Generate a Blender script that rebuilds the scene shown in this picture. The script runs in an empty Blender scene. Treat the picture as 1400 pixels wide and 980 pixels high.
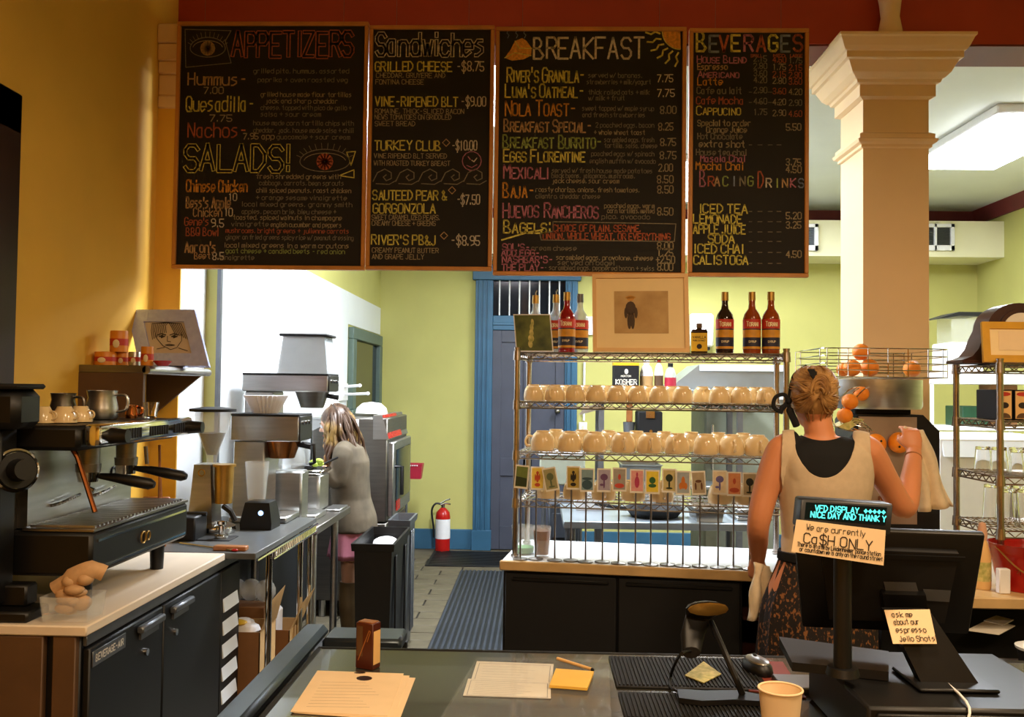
import bpy, bmesh, math, random
from mathutils import Vector, Matrix
S = bpy.context.scene
COL = S.collection
R = math.radians
# ---------------------------------------------------------------- camera
F = 1250.0                      # focal length in pixels of the 1400 x 980 frame
CH = 1.62                       # eye height
_yaw = math.atan(35 / F); _pit = math.atan(40.2 / F); _rol = 0.0122
_f0 = Vector((-math.sin(_yaw), math.cos(_yaw), 0)); _r0 = Vector((math.cos(_yaw), math.sin(_yaw), 0)); _z = Vector((0, 0, 1))
FW = (_f0 * math.cos(_pit) + _z * math.sin(_pit)).normalized()
_u0 = _r0.cross(FW).normalized()
RT = _r0 * math.cos(_rol) + _u0 * math.sin(_rol); UP = _u0 * math.cos(_rol) - _r0 * math.sin(_rol)
cam = bpy.data.objects.new('camera', bpy.data.cameras.new('camera')); COL.objects.link(cam)
_m = Matrix((RT, UP, -FW)).transposed().to_4x4(); _m.translation = Vector((0, 0, CH)); cam.matrix_world = _m
cam.data.sensor_width = 36; cam.data.lens = 36 * F / 1400; cam.data.clip_start = 0.05
S.camera = cam
EYE = Vector((0, 0, CH))
def ray(px, py): return FW * F + RT * (px - 700) + UP * (490 - py)
def P(px, py, Y):
    d = ray(px, py); return EYE + d * (Y / d.y)
def G(px, py, z):
    d = ray(px, py); return EYE + d * ((z - CH) / d.z)
def PXx(px, py, X):
    d = ray(px, py); return EYE + d * (X / d.x)
# ---------------------------------------------------------------- world, light, exposure
S.view_settings.view_transform = 'Standard'; S.view_settings.look = 'None'; S.view_settings.gamma = 1
S.view_settings.use_curve_mapping = False
S.view_settings.exposure = 0.0
w = bpy.data.worlds.new('world'); S.world = w; w.use_nodes = True
w.node_tree.nodes['Background'].inputs[0].default_value = (.5, .6, .8, 1)
w.node_tree.nodes['Background'].inputs[1].default_value = 0.05
WARM = (1.0, .73, .46); COOL = (.88, .93, 1.0)
def area(name, loc, sx, sy, power, col, rot=(0, 0, 0)):
    L = bpy.data.lights.new(name, 'AREA'); L.shape = 'RECTANGLE'; L.size = sx; L.size_y = sy
    L.energy = power; L.color = col; o = bpy.data.objects.new(name, L); o.location = loc; o.rotation_euler = rot
    COL.objects.link(o); return o
# kitchen fluorescent tubes (each just under its ceiling fixture, built further down)
TUBES = [(-0.35, 5.25), (3.15, 6.35), (1.4, 7.6)]
for (x, y), pw in zip(TUBES, (210, 95, 75)):
    area('fluorescent_light', (x, y, 3.31), .5, 1.2, pw, COOL)
# warm dining-room lamps: shallow bowls under the front ceiling, over and behind the viewer
LAMPS = [(0.1, 0.9, 3.0, 36), (1.5, 1.6, 3.0, 42), (0.4, -1.4, 3.0, 60), (3.0, 0.4, 3.0, 34)]
for x, y, z, pw in LAMPS:
    area('pendant_light', (x, y, z - .02), .35, .35, pw, WARM)
# ---------------------------------------------------------------- materials
def hexc(h):
    c = [int(h[i:i + 2], 16) / 255 for i in (0, 2, 4)]
    return tuple(((x + .055) / 1.055) ** 2.4 if x > .04045 else x / 12.92 for x in c) + (1,)
MATS = {}
def mat(name, col='808080', rough=.5, metal=0, var=.12, scale=18, bump=0, trans=0, emit=None, es=1, alpha=1, stretch=None, ior=1.45, sheen=0, coat=0, col2=None, thresh=None, sss=0):
    if name in MATS: return MATS[name]
    m = bpy.data.materials.new(name); m.use_nodes = True; MATS[name] = m
    nt = m.node_tree; N = nt.nodes; L = nt.links; b = N['Principled BSDF']
    b.inputs['Roughness'].default_value = rough; b.inputs['Metallic'].default_value = metal
    b.inputs['Transmission Weight'].default_value = trans; b.inputs['IOR'].default_value = ior
    b.inputs['Alpha'].default_value = alpha; b.inputs['Coat Weight'].default_value = coat
    if sss: b.inputs['Subsurface Weight'].default_value = sss; b.inputs['Subsurface Radius'].default_value = (.02, .008, .004)
    tc = N.new('ShaderNodeTexCoord'); mp = N.new('ShaderNodeMapping'); L.new(tc.outputs['Object'], mp.inputs[0])
    if stretch: mp.inputs['Scale'].default_value = stretch
    nz = N.new('ShaderNodeTexNoise'); nz.inputs['Scale'].default_value = scale; nz.inputs['Detail'].default_value = 4
    L.new(mp.outputs[0], nz.inputs['Vector'])
    c = hexc(col); c2 = hexc(col2) if col2 else tuple(min(1, x * (1 + var)) for x in c[:3]) + (1,)
    c1 = c if col2 else tuple(x * (1 - var) for x in c[:3]) + (1,)
    rp = N.new('ShaderNodeValToRGB'); rp.color_ramp.elements[0].color = c1; rp.color_ramp.elements[1].color = c2
    a, z = thresh if thresh else (.3, .7)
    rp.color_ramp.elements[0].position = a; rp.color_ramp.elements[1].position = z
    L.new(nz.outputs['Fac'], rp.inputs[0]); L.new(rp.outputs[0], b.inputs['Base Color'])
    if bump:
        bp = N.new('ShaderNodeBump'); bp.inputs['Strength'].default_value = bump; bp.inputs['Distance'].default_value = .004
        L.new(nz.outputs['Fac'], bp.inputs['Height']); L.new(bp.outputs[0], b.inputs['Normal'])
    if emit:
        b.inputs['Emission Color'].default_value = hexc(emit); b.inputs['Emission Strength'].default_value = es
    return m
mat('yellow_wall', 'e2b03e', .7, var=.05, scale=3, bump=.05)
mat('green_wall', 'bab66c', .75, var=.04, scale=3, bump=.05)
mat('cream_wall', 'e6e2bf', .7, var=.03, scale=3)
mat('white_panel', 'e4eaf0', .3, var=.03, scale=2)
mat('ceiling_white', 'd8dad2', .8, var=.03, scale=2)
mat('beam_red', 'a83a1c', .6, var=.08, scale=4, bump=.05)
mat('maroon', '6c2a2a', .5, var=.08, scale=5)
mat('column_paint', 'eaca9c', .55, var=.03, scale=4)
mat('paver', '5e5644', .6, var=.18, scale=9, bump=.3)
mat('grout', '2c2822', .9, var=.1)
mat('blue_paint', '33607e', .45, var=.08, scale=6)
mat('door_grey', '464a58', .45, var=.08, scale=6)
mat('dark_wood', '2c1810', .5, var=.2, scale=8, stretch=(1, 1, .1))
mat('frame_green', '55675f', .5, var=.08)
mat('black_glass', '10141a', .08, var=.05)
mat('chalkboard', '17130f', .75, var=.25, scale=5)
mat('oak_frame', 'c08038', .45, var=.15, scale=12, stretch=(1, 1, .3))
mat('black_metal', '121213', .42, .2, var=.15, scale=8)
mat('black_plastic', '0a0a0b', .45, var=.1)
mat('matte_black', '0c0c0e', .7, var=.1)
mat('cooler_black', '131416', .45, .2, var=.12, scale=5)
mat('brown_vinyl', '5a4028', .6, var=.12, scale=10)
mat('cutting_board', 'ded0bc', .55, var=.06, scale=10, stretch=(1, .1, 1))
mat('grey_laminate', '565858', .35, var=.06, scale=20)
mat('steel', 'b4b4b2', .34, 1, var=.08, scale=6, stretch=(1, 1, 12))
mat('steel_dark', '827e78', .38, 1, var=.1, scale=6, stretch=(1, 1, 12))
mat('chrome', 'd4d2cc', .1, 1, var=.04)
mat('rack_metal', 'aca49e', .25, 1, var=.1, scale=30)
mat('grey_metal', '70747a', .4, .7, var=.1)
mat('white_plastic', 'e8e8ea', .4, var=.03)
mat('white_bright', 'f2f4f6', .4, var=.02)
mat('glass', 'ffffff', .02, trans=1, var=0)
mat('clear_plastic', 'e8eef0', .1, var=.03, alpha=.2)
mat('smoky_plastic', 'c4ccd0', .15, var=.03, alpha=.5)
mat('acrylic', 'c8ccd0', .05, var=.02, alpha=.08, coat=1)
mat('coffee_beans', '1c100a', .5, var=.5, scale=90, bump=1)
mat('ceramic', 'e6ca98', .18, var=.03, coat=.4)
mat('copper', 'b07040', .25, 1)
mat('wood_handle', '9a6234', .4, var=.2)
mat('paper', 'ecd0a6', .7, var=.03)
mat('paper_white', 'e6e0d2', .7, var=.03)
mat('ink', '2a2018', .7, var=.1)
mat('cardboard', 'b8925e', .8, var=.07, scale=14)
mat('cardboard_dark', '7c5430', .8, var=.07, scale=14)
mat('plastic_wrap', 'd8dce0', .12, var=.1, alpha=.4, bump=1, scale=14)
mat('ribbed_mat', '181c20', .6, var=.15, scale=12)
mat('mat_blue', '30363f', .7, var=.15, scale=12)
mat('rubber', '141414', .65, var=.2, scale=30)
mat('red_paint', 'b01a16', .25, var=.06)
mat('red_pink', 'a8283c', .4, var=.06)
mat('stone_top', 'd9c7a4', .25, var=.07, scale=14)
mat('counter_edge', 'c9a874', .35, var=.1, scale=14)
mat('orange_skin', 'ee8a1c', .38, var=.08, scale=60, bump=.35)
mat('skin', 'd0885c', .5, var=.03, scale=8, sss=.12)
mat('skin_pale', 'd6a68a', .5, var=.03, scale=8, sss=.1)
mat('hair_blond', 'b88c54', .42, scale=26, col2='76502c', thresh=(.35, .7))
mat('juicer_panel', 'a08c7a', .35, .4, var=.12, scale=5)
mat('under_table_shade', '1c1e20', .6)
mat('hair_brown', '4a3424', .45, scale=6, col2='b09050', thresh=(.52, .74))
mat('fabric_cream', 'c8b294', .85, var=.05, scale=40, bump=.1)
mat('fabric_black', '08080a', .85, var=.1)
mat('towel', 'ddc9a8', .9, var=.06, scale=40, bump=.4)
mat('skirt_print', '1c1410', .8, scale=75, col2='86562c', thresh=(.55, .62), stretch=(1.3, 1.3, .8))
mat('jacket_brown', '5a5040', .8, var=.3, scale=9)
mat('skirt_pink', 'b06c7c', .8, var=.1)
mat('boot_leather', '6a5638', .45, var=.2, scale=12)
mat('lit_tube', 'ffffff', .5, emit='f4faff', es=12)
mat('lamp_bowl', 'ffe0b0', .5, emit='ffb060', es=4)
mat('vfd', '000000', .3, emit='5cf0e0', es=1.6)
mat('vfd_panel', '061418', .12, var=.1)
mat('blue_led', '203050', .3, emit='9cc4ff', es=3)
mat('amber', '8a3a10', .08, var=.1, coat=.5)
mat('dark_syrup', '240c08', .06, var=.1, coat=.5)
mat('red_syrup', '8c1418', .08, var=.1, coat=.5)
mat('clear_syrup', 'ccd6dc', .05, var=.05, alpha=.55)
mat('gold_foil', 'a88440', .35, .7, var=.15)
mat('label_red', 'b83220', .5, var=.1)
mat('label_gold', 'c88c28', .5, var=.2, scale=30)
mat('label_navy', '24243c', .5, var=.1)
mat('label_yellow', 'd8b020', .5, var=.08)
mat('label_cream', 'e8d8b0', .5, var=.05)
mat('maple', 'e2b676', .4, var=.06, scale=10, stretch=(1, 1, .3))
mat('mat_board', 'f2d8a4', .7, var=.02)
mat('sepia', 'b08c58', .7, scale=10, col2='d0ae78')
mat('sepia_dark', '4a3828', .7)
mat('photo_green', '6c7434', .4, scale=14, col2='2e3a18')
mat('yellow_frame', 'd09a20', .4, var=.08)
mat('mahogany', '3c2018', .35, var=.2, scale=8)
mat('hammered', 'b8c2ff', .3, .25, var=.1, scale=40, bump=1.0)
mat('sketch_paper', 'c6b6a2', .7, var=.04)
mat('charcoal', '3e3836', .8)
mat('can_orange', 'd88420', .4, var=.08)
mat('green_box', '1e4a34', .5)
mat('sticky_yellow', 'f0c050', .6, var=.03)
mat('green_paper', '9a9a50', .6, scale=60, col2='d8c880')
mat('brown_liquid', '7a4020', .2, var=.05)
mat('juice_carton', '4a1c12', .35, var=.1)
mat('mouse_pad', '7a3020', .6, var=.1)
mat('pouch', 'c09a70', .6, var=.2, scale=20)
mat('kitchen_steel', 'a4b0ba', .35, .8, var=.1, scale=4)
mat('grey_board', '8e9484', .6, var=.05)
CH_COL = {'w': 'd0c6b4', 'y': 'd2c660', 'g': '94a45a', 'p': 'b47088', 'r': 'b05c40', 'o': 'd09038', 'b': '7a86a0', 'd': '827a68', 'e': 'a09274', 'm': 'b8966c'}
for k, v in CH_COL.items(): mat('chalk_' + k, v, .9, var=.3, scale=90)
# ---------------------------------------------------------------- mesh builder
def V(*a): return Vector(a)
class MB:
    def __init__(s): s.bm = bmesh.new(); s.mi = 0
    def face(s, vs):
        try: f = s.bm.faces.new(vs); f.material_index = s.mi; return f
        except ValueError: return None
    def box(s, x0, x1, y0, y1, z0, z1, bev=0, M=None, seg=1):
        if x1 < x0: x0, x1 = x1, x0
        if y1 < y0: y0, y1 = y1, y0
        if z1 < z0: z0, z1 = z1, z0
        co = [(x, y, z) for z in (z0, z1) for y in (y0, y1) for x in (x0, x1)]
        vs = [s.bm.verts.new((M @ Vector(c)) if M else c) for c in co]
        fs = [s.face([vs[i] for i in q]) for q in ((0, 2, 3, 1), (4, 5, 7, 6), (0, 1, 5, 4), (2, 6, 7, 3), (0, 4, 6, 2), (1, 3, 7, 5))]
        if bev:
            es = list({e for f in fs for e in f.edges})
            r = bmesh.ops.bevel(s.bm, geom=es, offset=bev, segments=seg, affect='EDGES', profile=.5)
            for f in r['faces']: f.material_index = s.mi
        return s
    def pb(s, px0, py0, px1, py1, Y0, Y1, bev=0):
        a = P(px0, py0, Y0); b = P(px1, py1, Y0); return s.box(a.x, b.x, Y0, Y1, a.z, b.z, bev)
    def loft(s, rings, cap=True, closed=False):
        vr = [[s.bm.verts.new(p) for p in r] for r in rings]; n = len(vr[0])
        k = len(vr) if closed else len(vr) - 1
        for i in range(k):
            a, b = vr[i], vr[(i + 1) % len(vr)]
            for j in range(n): s.face((a[j], a[(j + 1) % n], b[(j + 1) % n], b[j]))
        if cap and not closed: s.face(vr[0][::-1]); s.face(vr[-1])
        return s
    def lathe(s, prof, c=(0, 0, 0), seg=20, M=None, cap=True):
        c = Vector(c)
        rings = []
        for r, z in prof:
            r = max(r, 1e-4)
            rg = [Vector((r * math.cos(2 * math.pi * i / seg), r * math.sin(2 * math.pi * i / seg), z)) for i in range(seg)]
            rings.append([c + ((M @ p) if M else p) for p in rg])
        return s.loft(rings, cap)
    def tube(s, pts, r, seg=6, closed=False, cap=True, flat=1):
        pts = [Vector(p) for p in pts]; n = len(pts)
        rr = r if isinstance(r, (list, tuple)) else [r] * n
        rings = []; prev = None
        for i, p in enumerate(pts):
            if closed: t = pts[(i + 1) % n] - pts[i - 1]
            else: t = pts[min(i + 1, n - 1)] - pts[max(i - 1, 0)]
            if t.length < 1e-9: t = Vector((0, 0, 1))
            t.normalize()
            if prev is None:
                a = Vector((0, 0, 1)) if abs(t.z) < .9 else Vector((1, 0, 0))
                u = t.cross(a).normalized()
            else:
                u = prev - t * prev.dot(t)
                u = u.normalized() if u.length > 1e-6 else t.orthogonal().normalized()
            prev = u; v = t.cross(u)
            rings.append([p + (u * math.cos(2 * math.pi * j / seg) + v * flat * math.sin(2 * math.pi * j / seg)) * rr[i] for j in range(seg)])
        return s.loft(rings, cap, closed)
    def cyl(s, a, b, r0, r1=None, seg=14): return s.tube([a, b], [r0, r0 if r1 is None else r1], seg)
    def sph(s, c, r, seg=16, rings=10, M=None):
        c = Vector(c); r = r if isinstance(r, (tuple, list)) else (r, r, r); rg = []
        for i in range(rings + 1):
            th = math.pi * i / rings; st = max(math.sin(th), 1e-3)
            q = [Vector((r[0] * st * math.cos(2 * math.pi * j / seg), r[1] * st * math.sin(2 * math.pi * j / seg), -r[2] * math.cos(th))) for j in range(seg)]
            rg.append([c + ((M @ p) if M else p) for p in q])
        return s.loft(rg)
    def prism(s, poly, d):
        d = Vector(d); return s.loft([[Vector(p) for p in poly], [Vector(p) + d for p in poly]])
    def quad(s, a, b, c, d): s.face([s.bm.verts.new(p) for p in (a, b, c, d)]); return s
    def poly(s, pts): s.face([s.bm.verts.new(p) for p in pts]); return s
    def torus(s, c, r, t, ax=(0, 0, 1), seg=24, ts=6):
        ax = Vector(ax).normalized(); u = ax.orthogonal().normalized(); v = ax.cross(u); c = Vector(c)
        return s.tube([c + (u * math.cos(2 * math.pi * i / seg) + v * math.sin(2 * math.pi * i / seg)) * r for i in range(seg)], t, ts, True)
    def build(s, name, m, parent=None, smooth=40, kind=None, label=None):
        bmesh.ops.recalc_face_normals(s.bm, faces=s.bm.faces)
        me = bpy.data.meshes.new(name); s.bm.to_mesh(me); s.bm.free()
        for x in (m if isinstance(m, (list, tuple)) else [m]): me.materials.append(MATS[x] if isinstance(x, str) else x)
        if smooth:
            me.polygons.foreach_set('use_smooth', [True] * len(me.polygons)); me.set_sharp_from_angle(angle=R(smooth))
        return link(name, me, parent, kind, label)
def link(name, me, parent=None, kind=None, label=None):
    o = bpy.data.objects.new(name, me); COL.objects.link(o)
    if parent: o.parent = parent
    if kind: o['kind'] = kind
    if label: o['label'] = label
    return o
def tag(o, label, cat, group=None):
    o['label'] = label; o['category'] = cat
    if group: o['group'] = group
    return o
def thing(name, label, cat, group=None):
    o = bpy.data.objects.new(name, None); o.empty_display_size = .05; COL.objects.link(o)
    return tag(o, label, cat, group)
def copy_tree(o, loc=None, rz=None, parent=None):
    c = o.copy(); COL.objects.link(c)
    if parent: c.parent = parent
    for ch in list(o.children): copy_tree(ch, parent=c)
    if loc is not None: c.location = loc
    if rz is not None: c.rotation_euler = (0, 0, rz)
    return c
ORD = ['first', 'second', 'third', 'fourth', 'fifth', 'sixth', 'seventh', 'eighth', 'ninth', 'tenth', 'eleventh', 'twelfth', 'thirteenth', 'fourteenth', 'fifteenth', 'sixteenth', 'seventeenth']
rnd = random.Random(7)
def catmull(pts, n=4):
    pts = [Vector(p) for p in pts]; out = []
    for i in range(len(pts) - 1):
        p0 = pts[max(i - 1, 0)]; p1 = pts[i]; p2 = pts[i + 1]; p3 = pts[min(i + 2, len(pts) - 1)]
        for k in range(n):
            t = k / n; out.append(.5 * ((2 * p1) + (p2 - p0) * t + (2 * p0 - 5 * p1 + 4 * p2 - p3) * t * t + (3 * p1 - p0 - 3 * p2 + p3) * t ** 3))
    return out + [pts[-1]]
# ---------------------------------------------------------------- stroke lettering (flat print and chalk)
GL = {'A': '00 26 40;12 32', 'B': '00 06 26 35 34 23 03;23 32 41 30 00', 'C': '45 36 16 05 01 10 30 41', 'D': '00 06 26 44 42 20 00', 'E': '40 00 06 46;03 33',
 'F': '00 06 46;03 33', 'G': '45 36 16 05 01 10 30 41 43 23', 'H': '00 06;40 46;03 43', 'I': '20 26', 'J': '01 10 20 31 36', 'K': '00 06;46 03 40', 'L': '06 00 40',
 'M': '00 06 23 46 40', 'N': '00 06 40 46', 'O': '10 01 05 16 36 45 41 30 10', 'P': '00 06 36 45 44 33 03', 'Q': '10 01 05 16 36 45 41 30 10;22 40', 'R': '00 06 36 45 44 33 03;23 40',
 'S': '45 36 16 05 04 13 33 42 41 30 10 01', 'T': '20 26;06 46', 'U': '06 01 10 30 41 46', 'V': '06 20 46', 'W': '06 10 23 30 46', 'X': '00 46;06 40', 'Y': '06 23 46;23 20', 'Z': '06 46 00 40',
 '0': '10 01 05 16 36 45 41 30 10', '1': '15 26 20', '2': '05 16 36 45 44 00 40', '3': '05 16 36 45 33 13;33 41 30 10 01', '4': '30 36 02 42', '5': '46 06 03 33 42 41 30 10 01', '6': '36 05 01 10 30 41 33 03', '7': '06 46 10',
 '8': '13 04 05 16 36 45 44 33 13 01 10 30 41 33', '9': '10 41 45 36 16 05 04 13 43', '.': '20 21', ',': '21 10', "'": '26 24', '-': '13 33', '&': '40 05 16 25 01 10 20 42', '$': '45 36 16 05 04 13 33 42 41 30 10 01;27 2/',
 '+': '21 25;03 43', ':': '21 22;24 25', '/': '00 46', '!': '20 21;22 26', '*': '12 34;14 32;21 25;03 43', '(': '36 15 11 30', ' ': '',
 'a': '34 14 03 01 10 30;34 30', 'e': '02 42 43 34 14 03 01 10 31', 'n': '00 04;03 14 34 43 40', 'o': '10 01 03 14 34 43 41 30 10', 'r': '00 04;03 14 34', 's': '34 14 03 32 31 10 00', 't': '26 21 30;04 34', 'i': '20 24;25 26',
 'u': '04 01 10 30 41 44;41 40', 'l': '26 20', 'd': '46 40;41 30 10 01 03 14 34 43', 'h': '06 00;03 14 34 43 40', 'm': '00 04;03 14 24 20;23 34 44 40', 'c': '43 34 14 03 01 10 30 41', 'w': '04 10 23 30 44', 'g': '43 34 14 03 01 10 30 41;44 40 3/ 1/', 'p': '0/ 04;03 14 34 43 41 30 10 01',
 'y': '04 20;44 1/', 'b': '06 00;03 14 34 43 41 30 10 01', 'f': '46 36 25 20;04 44', 'v': '04 20 44', 'k': '06 00;44 02 40', 'x': '00 44;04 40', 'z': '04 44 00 40', 'q': '4/ 44;43 34 14 03 01 10 30 41', 'j': '34 3/ 1/'}
def glyph(ch):
    return [[(int(q[0]), (-1.5 if q[1] == '/' else int(q[1]))) for q in st.split()] for st in GL.get(ch, '').split(';') if st]
def ribbon(mb, pts, w, nrm):
    for a, b in zip(pts[:-1], pts[1:]):
        d = b - a
        if d.length < 1e-6: continue
        d.normalize(); s_ = nrm.cross(d) * w * .5; e = d * w * .3
        mb.quad(a - e - s_, b + e - s_, b + e + s_, a - e + s_)
def write(mb, text, o, u, v, h, w, width=None, caps=True, jit=.0, rg=rnd):
    """Stroke lettering on the plane o + u, v. caps: small letters become small capitals."""
    nrm = u.cross(v); adv = []
    for ch in text:
        k = .78 if (caps and ch.islower()) else 1
        adv.append((.45 if ch in " .,':!" else .5 if ch in 'Iil' and not (caps and ch.islower() and ch != 'i') else .92) * h * k * .86)
    tot = sum(adv) or 1; sx = (width / tot) if width else 1; x = 0
    for ch, a in zip(text, adv):
        k = .78 if (caps and ch.islower()) else 1
        c = ch.upper() if caps else ch
        gw = a * sx * .76; gh = h * k; ox = x + a * sx * .1 + rg.uniform(-1, 1) * jit * h; oy = rg.uniform(-1, 1) * jit * h
        nar = c in "I.,':!il"
        for st in glyph(c):
            pts = [o + u * (ox + (gw * (gx - 1.5) if nar and gw < h * .5 else gw * gx / 4.)) + v * (oy + gh * gy / 6.) for gx, gy in st]
            if nar: pts = [o + u * (ox + gw * .5 + (gx - 2) * gw * .25) + v * (oy + gh * gy / 6.) for gx, gy in st]
            ribbon(mb, pts, w, nrm)
        x += a * sx
    return x
# ================================================================ THE ROOM
YB = 9.2; XL = -1.78; XW = -1.60; XR = P(1336, 377, YB).x; ZC = 3.42; YF = -2.6
def st(name, mb, m, parent=None, **k):
    o = mb.build(name, m, parent, **k)
    if not parent: o['kind'] = 'structure'
    return o
fl = st('floor', MB().box(-2, XR + .1, YF, YB + .1, -.1, -.012), 'grout')
pv = []
for row in range(24):
    y = 4.5 + row * .185
    for c in range(-1, 5):
        x = -1.55 + c * .36 + (row % 2) * .18
        if x > .1: continue
        if not pv:
            o = MB().box(-.174, .174, -.087, .087, -.012, 0, .003).build('paver', 'paver', fl); pv.append(o)
        else:
            o = pv[0].copy(); COL.objects.link(o)
        o.location = (x, y, rnd.uniform(-.0015, .0015)); o.rotation_euler.z = rnd.uniform(-.012, .012)
far = MB().box(.2, XR, YF, YB, -.012, 0).box(-2, .2, YF, 4.4, -.012, 0).box(-2, .2, 8.85, YB, -.012, 0)
o = far.build('paving_beyond', 'paver', fl); o['kind'] = 'stuff'
st('wall_back', MB().box(XW - .3, XR + .1, YB, YB + .1, 0, ZC + .1), 'green_wall')
st('wall_right', MB().box(XR, XR + .1, YF, YB, 0, 4.1), 'green_wall')
st('wall_left', MB().box(XL - .1, XL, YF, 4.5, 0, 4.1), 'yellow_wall')
st('wall_left_kitchen', MB().box(XW - .1, XW, 4.5, YB, 0, ZC + .1), 'green_wall')
st('wall_front', MB().box(XL - .1, XR + .1, YF - .1, YF, 0, 4.1), 'yellow_wall')
st('ceiling', MB().box(XW - .3, XR + .1, 4.66, YB + .1, ZC, ZC + .1), 'ceiling_white')
st('ceiling_dining', MB().box(XL - .1, XR + .1, YF - .1, 4.4, 3.95, 4.05), 'cream_wall')
# white wall panels on the kitchen's left wall
pn = bpy.data.objects.new('trim_wall_panels', None); COL.objects.link(pn); pn['kind'] = 'structure'
ys = [4.52, 5.9, 7.62, YB - .01]
MB().box(XW, XW + .008, ys[0], ys[1] - .004, .9, 2.41, .001).build('panel', 'white_panel', pn)
MB().box(XW, XW + .008, ys[1], ys[2] - .004, .9, 2.41, .001).build('panel', 'white_panel', pn)
MB().box(XW, XW + .008, ys[2], ys[3], .9, 1.31, .001).build('panel', 'white_panel', pn)
MB().box(XW, XW + .01, ys[0], ys[3], .0, .896, .001).build('panel', 'under_table_shade', pn)  # dark sheet added here to stand for the shade under the tables
MB().box(XW, XW + .008, ys[2], ys[3], 2.14, 2.41, .001).build('panel', 'white_panel', pn)
# framed dark opening in the left wall
wo = bpy.data.objects.new('window_1', None); COL.objects.link(wo); wo['kind'] = 'structure'
f = MB()
for a in ((7.66, 9.1, 2.02, 2.12), (7.66, 9.1, 1.32, 1.42)): f.box(XW, XW + .05, a[0], a[1], a[2], a[3], .006)
for a in ((7.66, 7.8), (8.96, 9.1)): f.box(XW, XW + .05, a[0], a[1], 1.42, 2.02, .006)
f.build('window_frame', 'frame_green', wo)
MB().box(XW + .002, XW + .012, 7.8, 8.96, 1.42, 2.02).build('pane', 'black_glass', wo)
# pilaster under the beam's left end
pl = bpy.data.objects.new('wall_pilaster', None); COL.objects.link(pl); pl['kind'] = 'structure'
MB().box(XL, XL + .125, 4.18, 4.5, 0, 2.9).build('shaft', 'white_panel', pl)
MB().box(XL, XL + .124, 4.172, 4.18, 0, 2.9).build('shaft_face', 'yellow_wall', pl)
m = MB()
for z0, z1, e in ((2.9, 2.96, .02), (2.96, 3.06, .0), (3.06, 3.12, .05), (3.12, 3.2, .09), (3.2, 3.29, .13)): m.box(XL, XL + .13 + e * .2, 4.165 - e * .2, 4.52, z0, z1, .006)
m.build('capital', 'column_paint', pl)
m = MB()
for x in (0, .02, .045): m.box(XW + .0, XW + .018 - x * .2, 4.5 + x, 4.512 + x, .9, 3.2)
m.build('conduit', 'grey_metal', pl)
# red beam
st('beam', MB().box(XL, XR, 4.38, 4.66, 3.29, 4.0), ['beam_red'])
st('trim_beam_underside', MB().box(XL, XR, 4.385, 4.66, 3.28, 3.29), 'maroon')
# maroon crown strips
def crown(poly, d, name): st(name, MB().prism(poly, d), 'maroon')
crown([V(XW, YB, ZC), V(XW, YB - .09, ZC), V(XW, YB - .03, ZC - .12), V(XW, YB, ZC - .12)], (XR - XW, 0, 0), 'trim_crown_back')
crown([V(XR, 4.66, ZC), V(XR - .09, 4.66, ZC), V(XR - .03, 4.66, ZC - .12), V(XR, 4.66, ZC - .12)], (0, YB - 4.66, 0), 'trim_crown_right')
crown([V(XW, 4.66, ZC), V(XW + .09, 4.66, ZC), V(XW + .03, 4.66, ZC - .12), V(XW, 4.66, ZC - .12)], (0, YB - 4.66, 0), 'trim_crown_left')
# duct soffit and its vents
st('trim_soffit', MB().box(XW, XR, 8.67, YB, 2.9, 3.24), 'cream_wall')
for i, (a, b) in enumerate(((1066, 1118), (1252, 1304))):
    v = thing('air_vent', ['white double grille vent on the soffit just left of the tan column', 'white double grille vent on the soffit just right of the tan column'][i], 'vent', 'white grille vents on the soffit')
    p0 = P(a, 306, 8.66); p1 = P(b, 343, 8.66); cx = (p0.x + p1.x) / 2
    m = MB()
    for q in ((p0.x, p1.x, p1.z, p1.z + .05), (p0.x, p1.x, p0.z - .035, p0.z), (p0.x, p0.x + .035, p1.z, p0.z), (p1.x - .035, p1.x, p1.z, p0.z), (cx - .012, cx + .012, p1.z, p0.z)): m.box(q[0], q[1], 8.635, 8.67, q[2], q[3], .003)
    m.build('vent_frame', 'white_plastic', v)
    MB().box(p0.x + .02, p1.x - .02, 8.664, 8.67, p1.z + .02, p0.z - .02).build('vent_back', 'matte_black', v)
    bl = None
    for k in range(12):
        z = p1.z + .055 + k * (p0.z - p1.z - .09) / 12
        if bl is None: bl = MB().box(p0.x + .03, p1.x - .03, 8.645, 8.66, -.002, .002).build('louver', 'grey_metal', v); bl.location.z = z
        else: c = bl.copy(); COL.objects.link(c); c.location.z = z
# tan column with its capital
cl = bpy.data.objects.new('column', None); COL.objects.link(cl); cl['kind'] = 'structure'
CX0 = P(1180, 300, 4.37).x; CX1 = P(1270, 300, 4.37).x; CY0, CY1 = 4.37, 4.69; cxm = (CX0 + CX1) / 2; cym = (CY0 + CY1) / 2
MB().box(CX0, CX1, CY0, CY1, 0, 3.2).build('shaft', 'column_paint', cl)
def ringp(e, z): return [V(CX0 - e, CY0 - e, z), V(CX1 + e, CY0 - e, z), V(CX1 + e, CY1 + e, z), V(CX0 - e, CY1 + e, z)]
zz = lambda py: P(1225, py, 4.3).z
def prof(lst, name): MB().loft([ringp(e, z) for e, z in lst], True).build(name, 'column_paint', cl, smooth=0)
zc0 = zz(196); prof([(.004, zc0 - .005), (.012, zc0), (.012, zc0 + .012), (.028, zc0 + .02), (.034, zc0 + .035), (.022, zc0 + .04), (.022, zc0 + .06), (.006, zc0 + .07)], 'neck_ring')
zc1 = zz(127); zt = 3.285
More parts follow.
